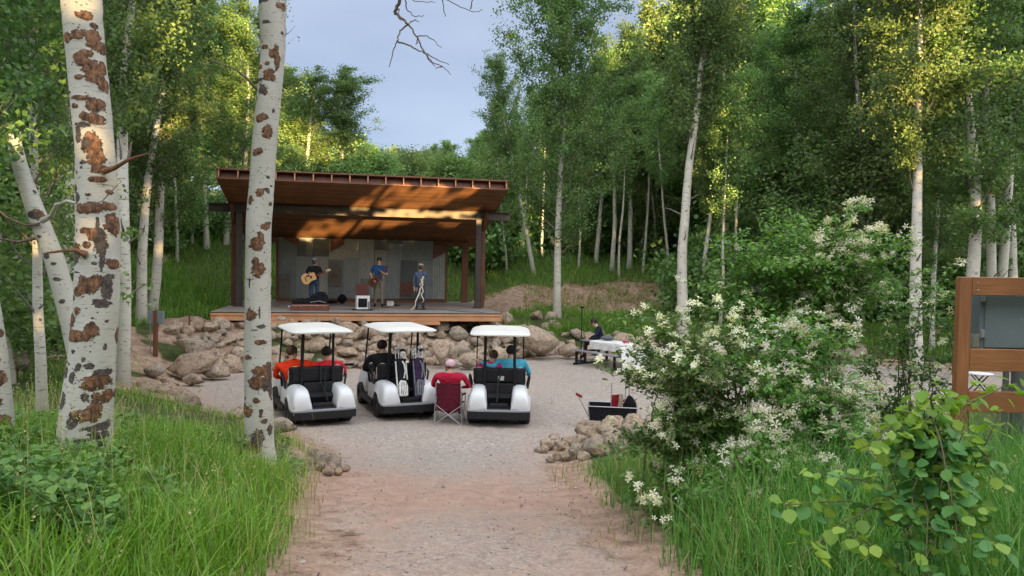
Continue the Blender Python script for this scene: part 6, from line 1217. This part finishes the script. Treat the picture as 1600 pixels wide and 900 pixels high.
# golf bags with clubs
def golf_bag(c, x, label, body_m, trim, seed):
    r = np.random.RandomState(seed); b0, b1 = Vector((x, -.30, .37)), Vector((x + .015, -.02, 1.14)); d = (b1 - b0).normalized(); yv_ = d.cross(Vector((1, 0, 0))).normalized(); Rq = Matrix((yv_.cross(d), yv_, d)).transposed()
    root = thing('golf_bag', label, 'golf bag', W(c, *b0), 0); root.rotation_euler = (c.matrix_basis.to_3x3() @ Rq).to_euler(); L_ = (b1 - b0).length
    m = MB(); m.lathe([(0, 0), (.115, 0), (.13, .03), (.125, .3), (.118, .6), (.132, L_ - .03), (.135, L_), (.115, L_), (.11, L_ - .08), (0, L_ - .08)], (0, 0, 0), 'z', 18); m.build('bag_body', M[body_m], root)
    m = MB(); m.prism([(-.085, .06), (.085, .06), (.095, .25), (.06, .36), (-.05, .38), (-.09, .30)], -.175, -.10, 'xz'); pk = m.build('pocket', M[trim], root, bevel=.02)
    m = MB()
    for k in range(3): m.bar((-.05 + .04 * k, -.178, .09), (-.03 + .045 * k, -.178, .33), .012, .006)
    m.build('pocket_piping', M['c_black'], pk)
    m = MB(); m.bar((-.10, -.10, .05), (-.11, -.09, L_ - .05), .02, .02); m.bar((.105, -.09, .4), (.10, -.09, L_ - .05), .02, .02); m.tube([(.03, -.13, .42), (.05, -.19, .55), (.04, -.18, .68), (.02, -.13, .76)], .017, 6); m.build('shoulder_strap', M[trim], root)
    Mw = Matrix.Translation(root.location) @ root.rotation_euler.to_matrix().to_4x4(); i_ = 0
    for k in range(9):
        a = k * 2.4; rr = .03 + .055 * (k % 3) / 2; p = Mw @ Vector((rr * math.cos(a), rr * math.sin(a), .12)); q = Mw @ Vector((rr * 1.5 * math.cos(a), rr * 1.5 * math.sin(a), L_ + r.uniform(.10, .30)))
        g = thing('golf_club', 'golf club in the ' + ('black and white' if seed == 1 else 'dark purple') + ' golf bag on the middle cart', 'golf club', p, 0, 'golf clubs in the ' + ('left' if seed == 1 else 'right') + ' bag'); v = q - p
        s_ = MB(); s_.tube([(0, 0, 0), tuple(v)], .006, 5); s_.build('shaft', M['chrome'], g); h = MB()
        if k < 3: h.sphere(tuple(v + Vector((.03, 0, .01))), (.055, .045, .035), 0, 10, 7); h.build('head_cover', M['c_white' if k else 'c_black'], g)
        else: h.box(tuple(v + Vector((.028 * math.cos(a), .028 * math.sin(a), .02))), (.075, .02, .05), Matrix.Rotation(a, 3, 'Z')); h.build('club_head', M['chrome'], g)
golf_bag(cart2, -.14, 'black and white golf bag, left one on the back of the middle golf cart', 'c_black', 'c_white', 1)
golf_bag(cart2, .22, 'dark purple golf bag, right one on the back of the middle golf cart', 'c_purple', 'c_grey', 2)

# ------------------------------------------------------------------ camp chair and its sitter
cc = Vector((-1.16, 14.25, Hs(-1.16, 14.25)))
ch = thing('camp_chair', 'maroon folding camp chair between the middle and right golf carts', 'camp chair', cc, rzof(-4)); ch.scale = (.88, .95, .90)
def quadsheet(m, P, n=8, sag=0.0, mi=0, th=.006):
    P = [np.array(p, float) for p in P]; u, v = np.meshgrid(np.linspace(0, 1, n), np.linspace(0, 1, n)); u = u[..., None]; v = v[..., None]; G = (P[0] * (1 - u) + P[1] * u) * (1 - v) + (P[3] * (1 - u) + P[2] * u) * v
    nrm = np.cross(P[1] - P[0], P[3] - P[0]); nrm /= np.linalg.norm(nrm); G = G - nrm * sag * 4 * u * (1 - u); i = np.arange(n - 1)[:, None] * n + np.arange(n - 1)[None]; f = np.stack([i, i + 1, i + n + 1, i + n], -1).reshape(-1, 4)
    m.add(G.reshape(-1, 3), f, mi, True); m.add((G - nrm * th).reshape(-1, 3), f[:, ::-1], mi, True)
m = MB(); quadsheet(m, [(-.26, -.14, .30), (.26, -.14, .30), (.27, -.24, .90), (-.27, -.24, .90)], 8, -.05); m.add([(-.26, -.14, .302), (.26, -.14, .302), (.0, -.10, .20)], [(0, 1, 2)]); m.build('backrest', M['c_maroon'], ch)
m = MB(); quadsheet(m, [(-.25, -.12, .40), (.25, -.12, .40), (.27, .28, .43), (-.27, .28, .43)], 8, .05); m.build('seat', M['c_maroon'], ch)
for s in (-1, 1):
    m = MB(); quadsheet(m, [(s * .27 - .035, -.2, .63), (s * .27 + .035, -.2, .63), (s * .30 + .035, .26, .62), (s * .30 - .035, .26, .62)], 4); m.build('armrest', M['c_maroon'], ch)
    for (a, b) in (((s * .30, -.25, .0), (s * .27, -.235, .90)), ((s * .30, -.25, .01), (-s * .26, -.16, .40)), ((s * .30, .28, .01), (-s * .28, .29, .42)), ((s * .30, -.25, .01), (s * .29, .27, .42)), ((s * .30, .28, .01), (s * .28, -.16, .42)), ((s * .30, .27, .40), (s * .30, .26, .62)), ((s * .27, -.22, .55), (s * .3, -.22, .63))):
        m = MB(); m.tube([a, b], .010, 6); m.build('frame_tube', M['tube_metal'], ch)
person('person in a crimson jacket and a pink and white cap sitting in the camp chair', sit(-.1, 0, sleeve='long', fat=1.4, wide=1.35), ['c_crimson', 'c_grey', 'skin', 'c_black'], cc + Vector((0, .03, .41)), rzof(-4), .98, [hair('hair_brown'), cap('c_pinkish', 'c_pink')])

# ------------------------------------------------------------------ picnic table corner
tc = Vector((3.12, 23.05, 0)); tc.z = Hs(tc.x, tc.y) ; trz = math.atan2(-.78, .62)
tb_ = thing('picnic_table', 'grey metal picnic table with attached benches and black frame, right back of the plaza', 'picnic table', tc, trz)
MB().box((0, 0, .745), (2.0, .74, .035)).build('table_top', M['perf_metal'], tb_, bevel=.008)
for s in (-1, 1):
    MB().box((0, s * .68, .45), (2.0, .28, .035)).build('bench', M['perf_metal'], tb_, bevel=.008)
    m = MB(); x = s * .82; m.bar((x, -.80, .03), (x, .80, .03), .06, .06); m.bar((x, -.68, .03), (x, -.68, .43), .06, .06); m.bar((x, .68, .03), (x, .68, .43), .06, .06); m.bar((x, -.3, .03), (x, -.3, .72), .06, .06); m.bar((x, .3, .03), (x, .3, .72), .06, .06); m.bar((x, -.68, .41), (x, .68, .41), .05, .05); m.build('leg_frame', M['black_plastic'], tb_)
def tablecloth():
    m = MB(); us = np.linspace(-.55, 1.75, 60); vs_ = np.linspace(-.62, .62, 40); U, V_ = np.meshgrid(us, vs_); Z = np.full(U.shape, .767); X = U.copy(); Y = V_.copy()
    o_ = np.clip(U - 1.01, 0, None); X = np.where(U > 1.01, 1.01 + .22 * (o_ / .74) + .02 * np.sin(V_ * 22), U); Z = Z - o_; a = np.clip(np.abs(V_) - .375, 0, None); Y = np.where(a > 0, np.sign(V_) * (.38 + .03 * np.sin(U * 17) * a * 4), V_); Z = np.where((a > 0) & (o_ <= 0), Z - a, Z)
    Y = np.where(o_ > 0, V_ * (1 + .25 * o_), Y); Z = Z + .004 * np.sin(U * 13) * np.sin(V_ * 11); Z = np.maximum(Z, .02); nx_, ny_ = len(us), len(vs_); i = np.arange(ny_ - 1)[:, None] * nx_ + np.arange(nx_ - 1)[None]; f = np.stack([i, i + 1, i + nx_ + 1, i + nx_], -1).reshape(-1, 4)
    P = np.stack([X, Y, Z], -1).reshape(-1, 3); m.add(P, f, 0, True); m.add(P + np.array((0, 0, .004)), f, 0, True)
    o = m.build('tablecloth', M['c_white'], None); o.location = tc; o.rotation_euler = (0, 0, trz); tag(o, 'white tablecloth over the picnic table, hanging to the ground at the near end', 'tablecloth')
tablecloth()
TM = Matrix.Translation(tc) @ Matrix.Rotation(trz, 4, 'Z')
person('dark-haired person in a dark jacket sitting at the picnic table, turned to the stage', sit(.35, 0, sleeve='long', fat=1.4), ['c_navy', 'c_black', 'skin', 'c_black'], (2.98, 24.3, Hs(2.98, 24.3) + .47), rzof(80), 1.12, [hair('hair_dark')])
def bag_lump(label, p, s, mat, seed, cat='bag', name='bag'):
    me = RND[seed % 7].copy(); me.materials.clear(); me.materials.append(M[mat]); o = bpy.data.objects.new(name, me); C.objects.link(o); o.location = p; o.scale = s; tag(o, label, cat)
bag_lump('crumpled dark bag with grey top lying on the near part of the white tablecloth', TM @ Vector((-.25, .1, .85)), (.26, .17, .10), 'c_grey', 1)
bag_lump('dark folded jacket on the left end of the picnic table', TM @ Vector((-.7, .0, .80)), (.22, .16, .05), 'c_black', 2, 'jacket', 'jacket')
bag_lump('purple bag on the ground just right of the picnic table', (4.6, 22.4, Hs(4.6, 22.4) + .55), (.38, .2, .2), 'c_purple', 3)
bag_lump('pink cloth bundle at the near end of the white tablecloth', TM @ Vector((.6, .0, .81)), (.10, .08, .06), 'c_pink', 4, 'bundle', 'cloth_bundle')
m = thing('lamp_pole', 'thin black pole with a small head standing behind the picnic table', 'pole', (2.30, 24.1, Hs(2.3, 24.1))); p_ = MB(); p_.tube([(0, 0, 0), (0, 0, 1.72)], .016, 8); p_.build('pole', M['black_plastic'], m); p_ = MB(); p_.box((0, 0, 1.76), (.12, .07, .07)); p_.build('head', M['black_plastic'], m, bevel=.01); p_ = MB(); p_.box((0, 0, .012), (.3, .3, .024)); p_.build('base', M['black_plastic'], m)
# wagon
wg = thing('wagon', 'black fabric folding wagon with a red pull handle by the right-hand rocks', 'wagon', (1.98, 14.15, Hs(1.98, 14.15)), rzof(-8)); wg.scale = (1, 1, .86)
m = MB(); n = 4; tubp = [(-.46, -.26), (.46, -.26), (.46, .26), (-.46, .26)]
for (a, b) in zip(tubp, tubp[1:] + tubp[:1]): quadsheet(m, [(a[0] * .93, a[1] * .9, .16), (b[0] * .93, b[1] * .9, .16), (b[0], b[1], .50), (a[0], a[1], .50)], 6, .02, th=.008)
m.box((0, 0, .16), (.86, .46, .012)); m.build('tub', M['c_black'], wg)
m = MB()
for (a, b) in zip(tubp, tubp[1:] + tubp[:1]): m.tube([(a[0], a[1], .505), (b[0], b[1], .505)], .012, 6)
for x, y in tubp: m.tube([(x, y, .50), (x * .93, y * .9, .10)], .011, 6)
m.build('rim_tube', M['tube_metal'], wg)
for x in (-.36, .36):
    for y in (-.27, .27): m = MB(); m.lathe([(0, -.02), (.085, -.024), (.09, 0), (.085, .024), (0, .02)], (0, 0, 0), 'y', 16); m.build('wheel', M['rubber'], wg, loc=(x, y, .09))
m = MB(); m.tube([(-.46, 0, .22), (-.58, -.02, .50), (-.66, -.03, .66)], .011, 6); m.build('handle_shaft', M['tube_metal'], wg); m = MB(); m.tube([(-.60, -.09, .66), (-.70, -.09, .72), (-.70, .05, .72), (-.60, .05, .66), (-.60, -.09, .66)], .016, 6); m.build('handle', M['c_red'], wg)
m = MB(); m.tube([(-.47, -.1, .14), (-.60, -.12, .10), (-.62, -.1, .09)], .012, 5); m.build('tow_bar', M['black_plastic'], wg)
fc = thing('folded_chair', 'folded red and black camp chair standing in the wagon', 'folded chair', W(wg, .1, .02, .20), 0.0); fc.location.z += .0
m = MB(); quadsheet(m, [(-.13, 0, .02), (.10, 0, 0), (.08, .03, .46), (-.13, .02, .44)], 5, .02, th=.03); m.build('seat_fabric', M['c_red'], fc)
m = MB(); quadsheet(m, [(-.02, -.02, .02), (.09, -.02, .02), (.10, .0, .46), (.02, 0, .46)], 5, .02, th=.02); m.build('lining', M['c_tan'], fc)
m = MB()
for x in (-.14, .13, .2): m.tube([(x, 0, 0), (x + .02, .04, .68)], .011, 6)
m.build('frame_tubes', M['tube_metal'], fc)
bag_lump('black bag stuffed upright at the right end of the wagon', W(wg, .34, .02, .48), (.14, .16, .26), 'c_black', 5)
bag_lump('small red jacket bundle on the gravel beyond the wagon', (2.55, 16.0, Hs(2.55, 16) + .12), (.16, .12, .12), 'c_red', 6, 'jacket', 'jacket')
# camp stool far right
p = at(1530, 608, 19.2); st = thing('camp_stool', 'small low stool with a pale round top seen through the timber frame', 'stool', (p.x, p.y, Hs(p.x, p.y))); m = MB(); m.lathe([(0, .48), (.30, .48), (.32, .495), (.30, .51), (0, .51)], (0, 0, 0), 'z', 20); m.build('stool_top', M['c_white'], st)
for s in (-1, 1): m = MB(); m.tube([(s * .25, -.1, 0), (-s * .2, -.08, .48)], .016, 6); m.build('leg', M['black_plastic'], st); m = MB(); m.tube([(s * .25, .12, 0), (-s * .2, .08, .48)], .016, 6); m.build('leg', M['black_plastic'], st)

# ------------------------------------------------------------------ timber frame with the cabinet
FY = 6.5; gz = Hs(4, FY); fx = at(1506, 440, FY).x; zt = at(1504, 433, FY).z
tf = thing('timber_frame', 'brown timber rail frame round the grey utility cabinet at the right edge', 'timber frame', (fx, FY, gz)); h_ = zt - gz
for x in (0, 1.75): MB().box((x, 0, h_ / 2 - .1), (.105, .075, h_ + .2)).build('post', M['frame_post'], tf, bevel=.006)
for (y0, y1) in ((434, 462), (546, 580), (612, 644)):
    za, zb2 = at(1560, y0 - .5, FY).z - gz, at(1560, y1, FY).z - gz; MB().box((.055 + .82, -.008, (za + zb2) / 2), (1.63, .04, za - zb2)).build('rail', M['frame_wood'], tf, bevel=.005)
m = MB()
for z_ in (h_ - .05, h_ - .11): 
    for x in (0.1,): m.sphere((x, -.042, z_), .006, 0, 6, 5)
m.build('screws', M['chrome'], tf)
cb = thing('utility_cabinet', 'large grey-green electrical cabinet mounted behind the timber rails', 'cabinet', (fx + .20, FY + .12, gz)); z0, z1 = at(1560, 552, FY).z - gz, zt - gz - .02
MB().box((.60, .16, (z0 + z1) / 2), (1.12, .28, z1 - z0)).build('case', M['cabinet'], cb, bevel=.01); MB().box((.60, .15, z1 + .012), (1.18, .34, .022)).build('cap', M['cabinet_top'], cb)
MB().box((.60, .012, (z0 + z1) / 2), (1.04, .02, z1 - z0 - .07)).build('door', M['cabinet'], cb, bevel=.006)
for q in (.25, .75): MB().box((.055, .0, z0 + q * (z1 - z0)), (.03, .03, .07)).build('hinge', M['cabinet_top'], cb, bevel=.004)
m = MB(); m.box((-.01, .0, z0 + .10), (.05, .05, .12)); m.sphere((.05, .012, z0 + .12), .012, 0, 8, 6); m.build('latch', M['chrome'], cb)
for (x, y, s) in ((.30, .55, .004), (.36, .50, .004), (.28, .44, .003), (.4, .3, .004), (.33, .62, .003), (.22, .36, .003)): MB().sphere((x, .0, z0 + y), s * 1.5, 0, 6, 5).build('screw', M['chrome'], cb)
for (px, w_) in ((1569, .052), (1588, .115)):
    x = at(px, 600, FY + .3).x; cd = thing('conduit', 'thin grey conduit' if w_ < .1 else 'thick grey conduit', 'conduit', (x, FY + .28, gz)); cd['label'] = ('thin grey conduit pipe dropping from the cabinet, left one' if w_ < .1 else 'thick grey conduit pipe with couplings below the cabinet'); hh = z0
    m = MB(); m.tube([(0, 0, -.1), (0, 0, hh)], w_ / 2, 16); m.build('pipe', M['conduit'], cd)
    for zc in (hh - .42, hh - .82, hh - .06): m = MB(); m.tube([(0, 0, zc), (0, 0, zc + .09)], w_ / 2 + .008, 16); m.build('coupling', M['conduit'], cd)

# ------------------------------------------------------------------ utility post and stake on the left slope
p = at(243, 545, 20.0); up_ = thing('utility_post', 'short rusty brown post carrying two small grey boxes on the left slope', 'post', (p.x, p.y, Hs(p.x, p.y))); hz_ = at(243, 485, 20).z - Hs(p.x, p.y)
MB().box((0, 0, hz_ / 2), (.10, .10, hz_)).build('post', M['rusty_post'], up_, bevel=.006)
for x in (-.13, .13): MB().box((x, .02, hz_ - .19), (.15, .12, .34)).build('meter_box', M['cabinet'], up_, bevel=.01)
m = MB(); m.tube([(-.14, 0, 0), (-.14, 0, hz_ - .35)], .012, 6); m.build('cable_pipe', M['conduit'], up_)
p = at(295, 508, 22.0); MB().bar((0, 0, -.1), (.02, 0, .62), .035, .035).build('stake', M['rusty_post'], None, loc=(p.x, p.y, Hs(p.x, p.y))); bpy.data.objects['stake']['label'] = 'thin wooden stake standing in the bare slope left of the stage'; bpy.data.objects['stake']['category'] = 'stake'

# ------------------------------------------------------------------ on the stage
SR = S_YAW + PI
def on_stage(px, Y, z=DECK): p = at(px, 450, Y); return Vector((p.x, p.y, z))
def guitar(label, mat_top, Mtx):
    g = thing('guitar', label, 'guitar'); g.matrix_world = Mtx; g.rotation_mode = 'XYZ'
    out = [(-.27, 0), (-.262, .09), (-.22, .16), (-.15, .19), (-.07, .185), (-.01, .145), (.04, .125), (.10, .135), (.17, .142), (.22, .115), (.235, .04)]; out = out + [(x, -y) for x, y in out[::-1] if y > 0]
    m = MB(); m.prism([(x, z) for x, z in out], -.05, .05, 'xz'); m.build('guitar_body', M[mat_top], g, bevel=.008)
    m = MB(); m.tube([(.06, .0505, 0), (.06, .0535, 0)], .05, 20); m.box((-.13, .055, 0), (.03, .01, .16)); m.box((-.02, .0525, -.085), (.13, .003, .05)); m.build('sound_hole', M['c_black'], g)
    m = MB(); m.box((.42, .045, 0), (.40, .03, .05)); m.build('neck', M['guitar_dark'], g, bevel=.006); m = MB(); m.box((.70, .04, 0), (.16, .02, .075)); m.build('headstock', M['guitar_dark' if mat_top == 'guitar_dark' else 'pale_wood'], g, bevel=.004)
    return g
# left guitarist
pm = on_stage(491, 26.3); MP = Matrix.Translation(pm) @ Matrix.Rotation(SR, 4, 'Z')
J = stand(arm_r=[(.19, 0, 1.41), (.30, -.02, 1.16), (.19, .20, 1.10), (.13, .23, 1.08)], arm_l=[(-.19, 0, 1.41), (-.29, .10, 1.17), (-.42, .26, 1.28), (-.47, .25, 1.33)], face=(.15, 1, -.1))
def sungl(root, head, hd, side): m = MB(); [m.sphere(head + side * .032 * s + hd * .090 + Vector((0, 0, .012)), (.024, .008, .016), 0, 8, 6) for s in (-1, 1)]; m.build('sunglasses', M['black_plastic'], root)
person('bearded guitarist in a black T-shirt and cap standing left on the stage', J, ['c_black', 'c_jeans', 'skin', 'c_black'], pm, SR, 1.0, [hair('hair_dark', 0, True), cap('c_grey', 'c_black')])
Gm = MP @ Matrix.Translation((.16, .20, 1.06)) @ Matrix.Rotation(PI, 4, 'Z') @ Matrix.Rotation(-.40, 4, 'Y') @ Matrix.Rotation(PI, 4, 'X') @ Matrix.Scale(1.0, 4)
guitar('light wood acoustic guitar held by the bearded man in black', 'guitar_top', Gm)
# middle guitarist
pm = on_stage(592, 27.4); MP = Matrix.Translation(pm) @ Matrix.Rotation(SR, 4, 'Z')
J = stand(arm_r=[(.20, 0, 1.41), (.30, -.04, 1.14), (.22, .18, .98), (.17, .24, .95)], arm_l=[(-.20, 0, 1.41), (-.28, .08, 1.14), (-.10, .28, 1.22), (-.05, .29, 1.27)], fat=1.12, face=(.3, 1, 0))
person('guitarist in a blue shirt and khaki trousers standing in the middle of the stage', J, ['c_blue', 'c_khaki', 'skin', 'c_black'], pm, SR, 1.05, [hair('hair_dark')])
Gm = MP @ Matrix.Translation((.17, .22, .97)) @ Matrix.Rotation(PI, 4, 'Z') @ Matrix.Rotation(-.85, 4, 'Y') @ Matrix.Rotation(PI, 4, 'X') @ Matrix.Scale(.92, 4)
guitar('dark brown acoustic guitar held by the man in the blue shirt', 'guitar_dark', Gm)
# right musician with the twisted stand
pm = on_stage(657, 26.6); MP = Matrix.Translation(pm) @ Matrix.Rotation(SR, 4, 'Z')
J = stand(arm_r=[(.18, 0, 1.39), (.27, -.03, 1.10), (.25, .08, .84), (.24, .10, .77)], arm_l=[(-.18, 0, 1.39), (-.30, .04, 1.14), (-.10, .20, 1.16), (-.04, .24, 1.17)], sleeve='long')
person('bearded musician in a blue plaid shirt and cap standing right on the stage', J, ['c_plaid', 'c_jeans', 'skin', 'c_black'], pm, SR, .93, [hair('hair_dark', 0, True), cap('c_tan', 'c_black'), sungl])
ts = thing('twisted_wood_stand', 'pale twisted two-legged branch stand in front of the right-hand musician', 'wooden stand', MP @ Vector((0, .42, 0)), SR)
def scrv(l): return [((655 - a) / FPX * 26.2, 0.03 * math.sin(i * 1.4), (483 - b) / FPX * 26.2) for i, (a, b) in enumerate(l)]
m = MB(); A_ = scrv([(658, 431), (655, 437), (657, 444), (653, 450), (652, 457), (649, 463), (646, 470), (646, 476), (642, 482), (638, 483)]); m.tube(A_, [.03, .035, .028, .025, .028, .024, .022, .022, .02, .012], 8); m.build('long_leg', M['pale_wood'], ts)
m = MB(); B_ = scrv([(658, 438), (652, 443), (656, 448), (658, 454), (655, 459), (657, 464), (659, 468), (656, 472)]); m.tube(B_, [.022, .02, .022, .026, .02, .02, .018, .01], 8); m.build('short_leg', M['pale_wood'], ts)
m = MB(); m.tube([(-.02, -.02, 0), (-.05, -.02, 1.2), (-.04, 0, 1.38)], .010, 6); m.tube([(-.2, -.02, .01), (.2, -.02, .01)], .012, 5); m.tube([(-.02, -.2, .01), (-.02, .18, .01)], .012, 5); m.sphere((-.04, .02, 1.40), .03, 0, 10, 7); m.build('microphone_stand', M['black_plastic'], ts)
# cases, boxes and bags on the deck
def box_thing(name, label, cat, px, Y, w, d, h, mat, rz=0.0, parts=None, z=0.0):
    t = thing(name, label, cat, on_stage(px, Y, DECK + z), S_YAW + rz); MB().box((0, 0, h / 2 + .002), (w, d, h)).build('case', M[mat], t, bevel=.01)
    if parts: parts(t)
    return t
def latches(t):
    for x in (-.45, -.3, 0, .25, .45): MB().box((x, -.205, .13), (.035, .012, .045)).build('latch', M['chrome'], t)
    MB().box((0, -.203, .175), (1.18, .006, .01)).build('seam', M['beige_edge'], t)
box_thing('guitar_case', 'flat brown hard guitar case with bright latches lying at the front of the stage', 'guitar case', 485, 24.75, 1.22, .40, .21, 'case_brown', 0.0, latches)
t = thing('gig_bag', 'open black padded gig bag resting on the brown guitar case', 'gig bag', on_stage(485, 24.9, DECK + .215), S_YAW); m = MB()
o_ = [(-.60, .0), (-.60, .10), (-.40, .15), (-.05, .20), (.10, .34), (.30, .42), (.48, .40), (.58, .26), (.58, .0)]; m.prism(o_, -.11, .11, 'xz'); m.build('bag_shell', M['c_black'], t, bevel=.03); m = MB(); m.tube([(.0, -.13, .05), (.3, -.14, .10), (.52, -.13, .04)], .012, 5); m.build('zip', M['grey_strip'], t)
bag_lump('dark gig bag lying near the back wall behind the left guitarist', on_stage(516, 28.6, DECK + .09), (.36, .14, .09), 'c_black', 0); bag_lump('round black backpack by the back wall between the two guitarists', on_stage(535, 28.8, DECK + .2), (.22, .16, .22), 'c_black', 1)
box_thing('amplifier', 'tall oxblood speaker cabinet behind the white speaker', 'speaker', 566, 26.9, .42, .32, .86, 'amp_box')
def grille(t):
    MB().box((.0, -.165, .24), (.30, .012, .30)).build('grille', M['c_black'], t, bevel=.004); MB().box((.20, -.168, .16), (.05, .01, .26)).build('side_trim', M['c_grey'], t); MB().box((-.21, -.16, .25), (.012, .01, .46)).build('edge_trim', M['black_plastic'], t)
    MB().box((0, -.04, -.0 + .012), (.70, .42, .018)).build('stand_feet', M['black_plastic'], t)
box_thing('speaker', 'white box speaker with a black grille on the stage front', 'speaker', 567, 25.4, .47, .32, .47, 'c_white', 0.0, grille, z=.02)
box_thing('mixer', 'small white and grey electronic box near the back wall', 'mixer', 610, 28.3, .26, .2, .18, 'c_white'); bag_lump('small grey cable pouch beside the white electronic box', on_stage(602, 28.4, DECK + .06), (.10, .08, .07), 'c_grey', 2); bag_lump('dark blue cloth lying right of the white electronic box', on_stage(619, 28.3, DECK + .03), (.18, .10, .03), 'c_navy', 3, 'cloth', 'cloth')
bag_lump('small brown satchel behind the left guitarist', on_stage(478, 27.6, DECK + .16), (.16, .1, .16), 'c_tan', 4); bag_lump('small white cup-like bag at the left front of the deck', on_stage(452, 25.4, DECK + .06), (.07, .07, .06), 'c_white', 5)
def cable(pts, label): 
    r = np.random.RandomState(len(pts)); q = np.array([list(on_stage(a, b, DECK + .008)) for a, b in pts]); k = np.linspace(0, 1, len(q)); kk = np.linspace(0, 1, 60); Q = np.stack([np.interp(kk, k, q[:, c]) for c in range(3)], 1); Q[:, 0] += .06 * np.sin(kk * 17); Q[:, 1] += .10 * np.sin(kk * 23)
    m = MB(); m.tube(Q, .007, 5); tag(m.build('cable', M['black_plastic']), label, 'cable')
cable([(425, 26.5), (445, 25.6), (462, 26.4), (500, 26.0), (530, 25.6), (560, 25.5)], 'black cable snaking from the left over the deck to the white speaker'); cable([(575, 25.5), (590, 26.2), (612, 28.0)], 'black cable from the white speaker to the electronic box')
cable([(655, 26.4), (690, 26.6), (720, 25.6), (760, 25.2)], 'black cable on the right part of the deck')
m = MB(); m.tube([list(at(532, 834, 5.2)), list(at(548, 833, 5.25)), list(at(565, 832, 5.3))], [.006, .010, .008], 6); o = m.build('stick', M['dead_wood']); tag(o, 'short dark stick lying across the left side of the path', 'stick')
for v_ in o.data.vertices: v_.co.z = Hs(v_.co.x, v_.co.y) + .012 + (v_.co.z - v_.co.z)
